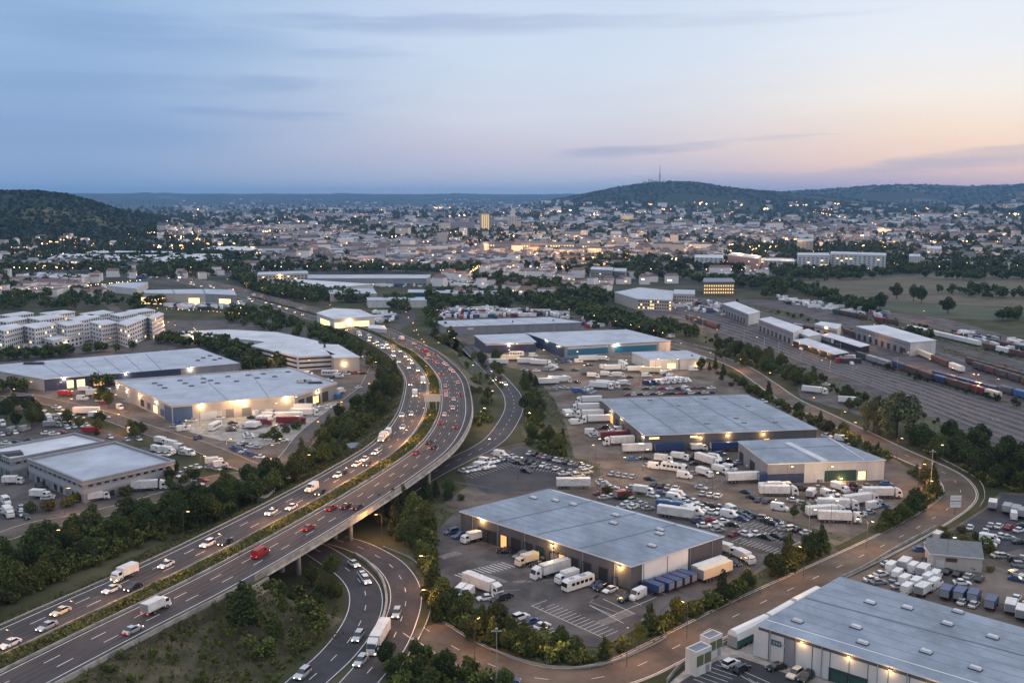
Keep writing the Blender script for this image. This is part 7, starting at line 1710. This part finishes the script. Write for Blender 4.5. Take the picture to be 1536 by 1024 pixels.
for k in range(5):
    mb = MB(); mb.box((-10 + k * 5, -12.1, 3), (2.2, .3, 38)); mb.build('window_strip', mat('far_window2', (.2, .2, .22), .5), t)
for px0, px1, py, hgt, lab, m_ in [(722, 770, 378, 17, 'floodlit golden facade, left part of the bright square', 1.5), (772, 822, 379, 19, 'floodlit golden facade in the middle of the bright square', 1.9), (824, 862, 379, 17, 'floodlit golden facade right of the middle one', 1.4), (864, 900, 380, 15, 'floodlit golden facade at the right end of the square', 1.2), (676, 712, 347, 26, 'broad lilac slab left of the yellow tower block', 0)]:
    a = G(px0, py, 0); b_ = G(px1, py, 0); c_ = (a + b_) / 2; t = thing('floodlit_building' if m_ else 'slab_building', lab, 'building', (c_.x, c_.y, 0), 0)
    mb = MB(); mb.box((0, 12, -1), ((b_ - a).length, 22, hgt)); mb.build('wall', CLADBG if m_ else mat('lilac_wall', (.30, .27, .31), .8), t)
    mb = MB(); mb.box((0, 12, hgt - .99), ((b_ - a).length + 1, 23, 3), 0, 0, (.97, .4)); mb.build('roof', mat('far_roof', (.16, .13, .13), .8), t)
    n_ = int((b_ - a).length / 5)
    mb = MB()
    for k in range(n_):
        for z in range(3 if m_ else 6): mb.box((-(b_ - a).length / 2 + 3 + k * 5, .9, 1.5 + z * 4.6), (2.0, .3, 2.4))
    mb.build('window_row', WINLIT if m_ else mat('far_window', (.1, .11, .13), .4), t)
def onhill(px, r):
    a = az_of(px); x, y = r * math.sin(a), r * math.cos(a); return x, y, hz(x, y)
x, y, z = onhill(989, 7480); t = thing('radio_mast', 'slender radio mast on top of the wooded hill', 'radio tower', (x, y, z - 4))
z0 = z
mb = MB(); mb.cyl((0, 0, 0), (0, 0, 52), 10, 6, 10); mb.build('tower_base', CLADW, t); mb = MB(); mb.cyl((0, 0, 52), (0, 0, 66), 6, 4.4, 10); mb.cyl((0, 0, 54), (0, 0, 61), 13, 11, 12); mb.build('platform', CLADW, t); mb = MB(); mb.cyl((0, 0, 66), (0, 0, 132), 4.4, 2.2, 8); mb.build('antenna', TRIM, t)
for k, (px, w_, h_) in enumerate([(966, 26, 16), (973, 12, 28), (978, 22, 20), (984, 18, 14), (995, 14, 12)]):
    x, y, z = onhill(px, 7460); t = thing('hilltop_building', 'pale building on the hilltop beside the radio mast', 'building', (x, y, z - 5), 0, 'hilltop buildings'); mb = MB(); mb.box((0, 0, 0), (w_, 16, h_ + 5)); mb.build('wall', CLADW, t); mb = MB(); mb.box((0, 0, h_ + 5), (w_ * .5, 8, 5)); mb.build('roof', STEEL, t)
x, y = G(940, 336, 0); z = 22; t = thing('castle', 'floodlit castle on a low wooded rise in the town', 'castle', (x, y, 0)); 
mb = MB(); mb.box((0, 0, 0), (90, 60, 18), 0, 0, (.6, .5)); mb.build('mound', LEAF, t)
mb = MB(); mb.box((0, 0, 17), (46, 20, 14)); mb.box((-20, 0, 17), (10, 10, 24)); mb.box((20, 2, 17), (12, 12, 20)); mb.build('wall', CLADBG, t); point((x, y - 50, 30), 60000, None, (1, .66, .3), 2, 'castle_floodlight')

# ================================================================ HAZE
hb = MB(); r = 28500
hb.box((0, 0, -1), (2 * r, 2 * r, 330))
hm = bpy.data.materials.new('haze'); hm.use_nodes = True; ht = hm.node_tree
for n in list(ht.nodes):
    if n.type == 'BSDF_PRINCIPLED': ht.nodes.remove(n)
pv = ht.nodes.new('ShaderNodeVolumePrincipled'); pv.inputs['Color'].default_value = (.27, .53, .92, 1); pv.inputs['Density'].default_value = 5.0e-5; pv.inputs['Anisotropy'].default_value = .1
ht.links.new(pv.outputs[0], [n for n in ht.nodes if n.type == 'OUTPUT_MATERIAL'][0].inputs['Volume'])
o = hb.build('haze', hm, kind='stuff'); tag(o, 'thin blue evening haze filling the valley air', 'haze', pos=(0, 0, 0))
o.visible_shadow = True
# the parked cars past the 300 nearest become one crowd of far-off cars
pk = [r for r in REG if r[0].name.startswith('parked_car') and r[0].type == 'MESH' or r[0].name.startswith('parked_car') and r[0].type == 'EMPTY']
pk.sort(key=lambda r: math.hypot(r[2][0], r[2][1])); rest = [r for r in pk[296:] if r[0].type == 'MESH']
if rest:
    mb = MB(); slots = []
    for r in rest:
        o = r[0]; mw = Matrix.Translation(o.location) @ Matrix.Rotation(o.rotation_euler.z, 4, 'Z'); k = len(mb.v)
        mb.v += [tuple(mw @ v.co) for v in o.data.vertices]
        for p in o.data.polygons:
            m = o.data.materials[p.material_index]
            if m not in slots: slots.append(m)
            mb.f.append(tuple(k + i for i in p.vertices)); mb.m.append(slots.index(m))
        REG.remove(r); bpy.data.objects.remove(o)
    o = mb.build('distant_parked_cars', slots, kind='stuff'); tag(o, 'farthest parked cars scattered through the rear yards', 'parked cars', pos=(0, 600, 0))
finish_labels()
for o in bpy.data.objects:
    for k in ('_world', '_f'):
        if k in o: del o[k]
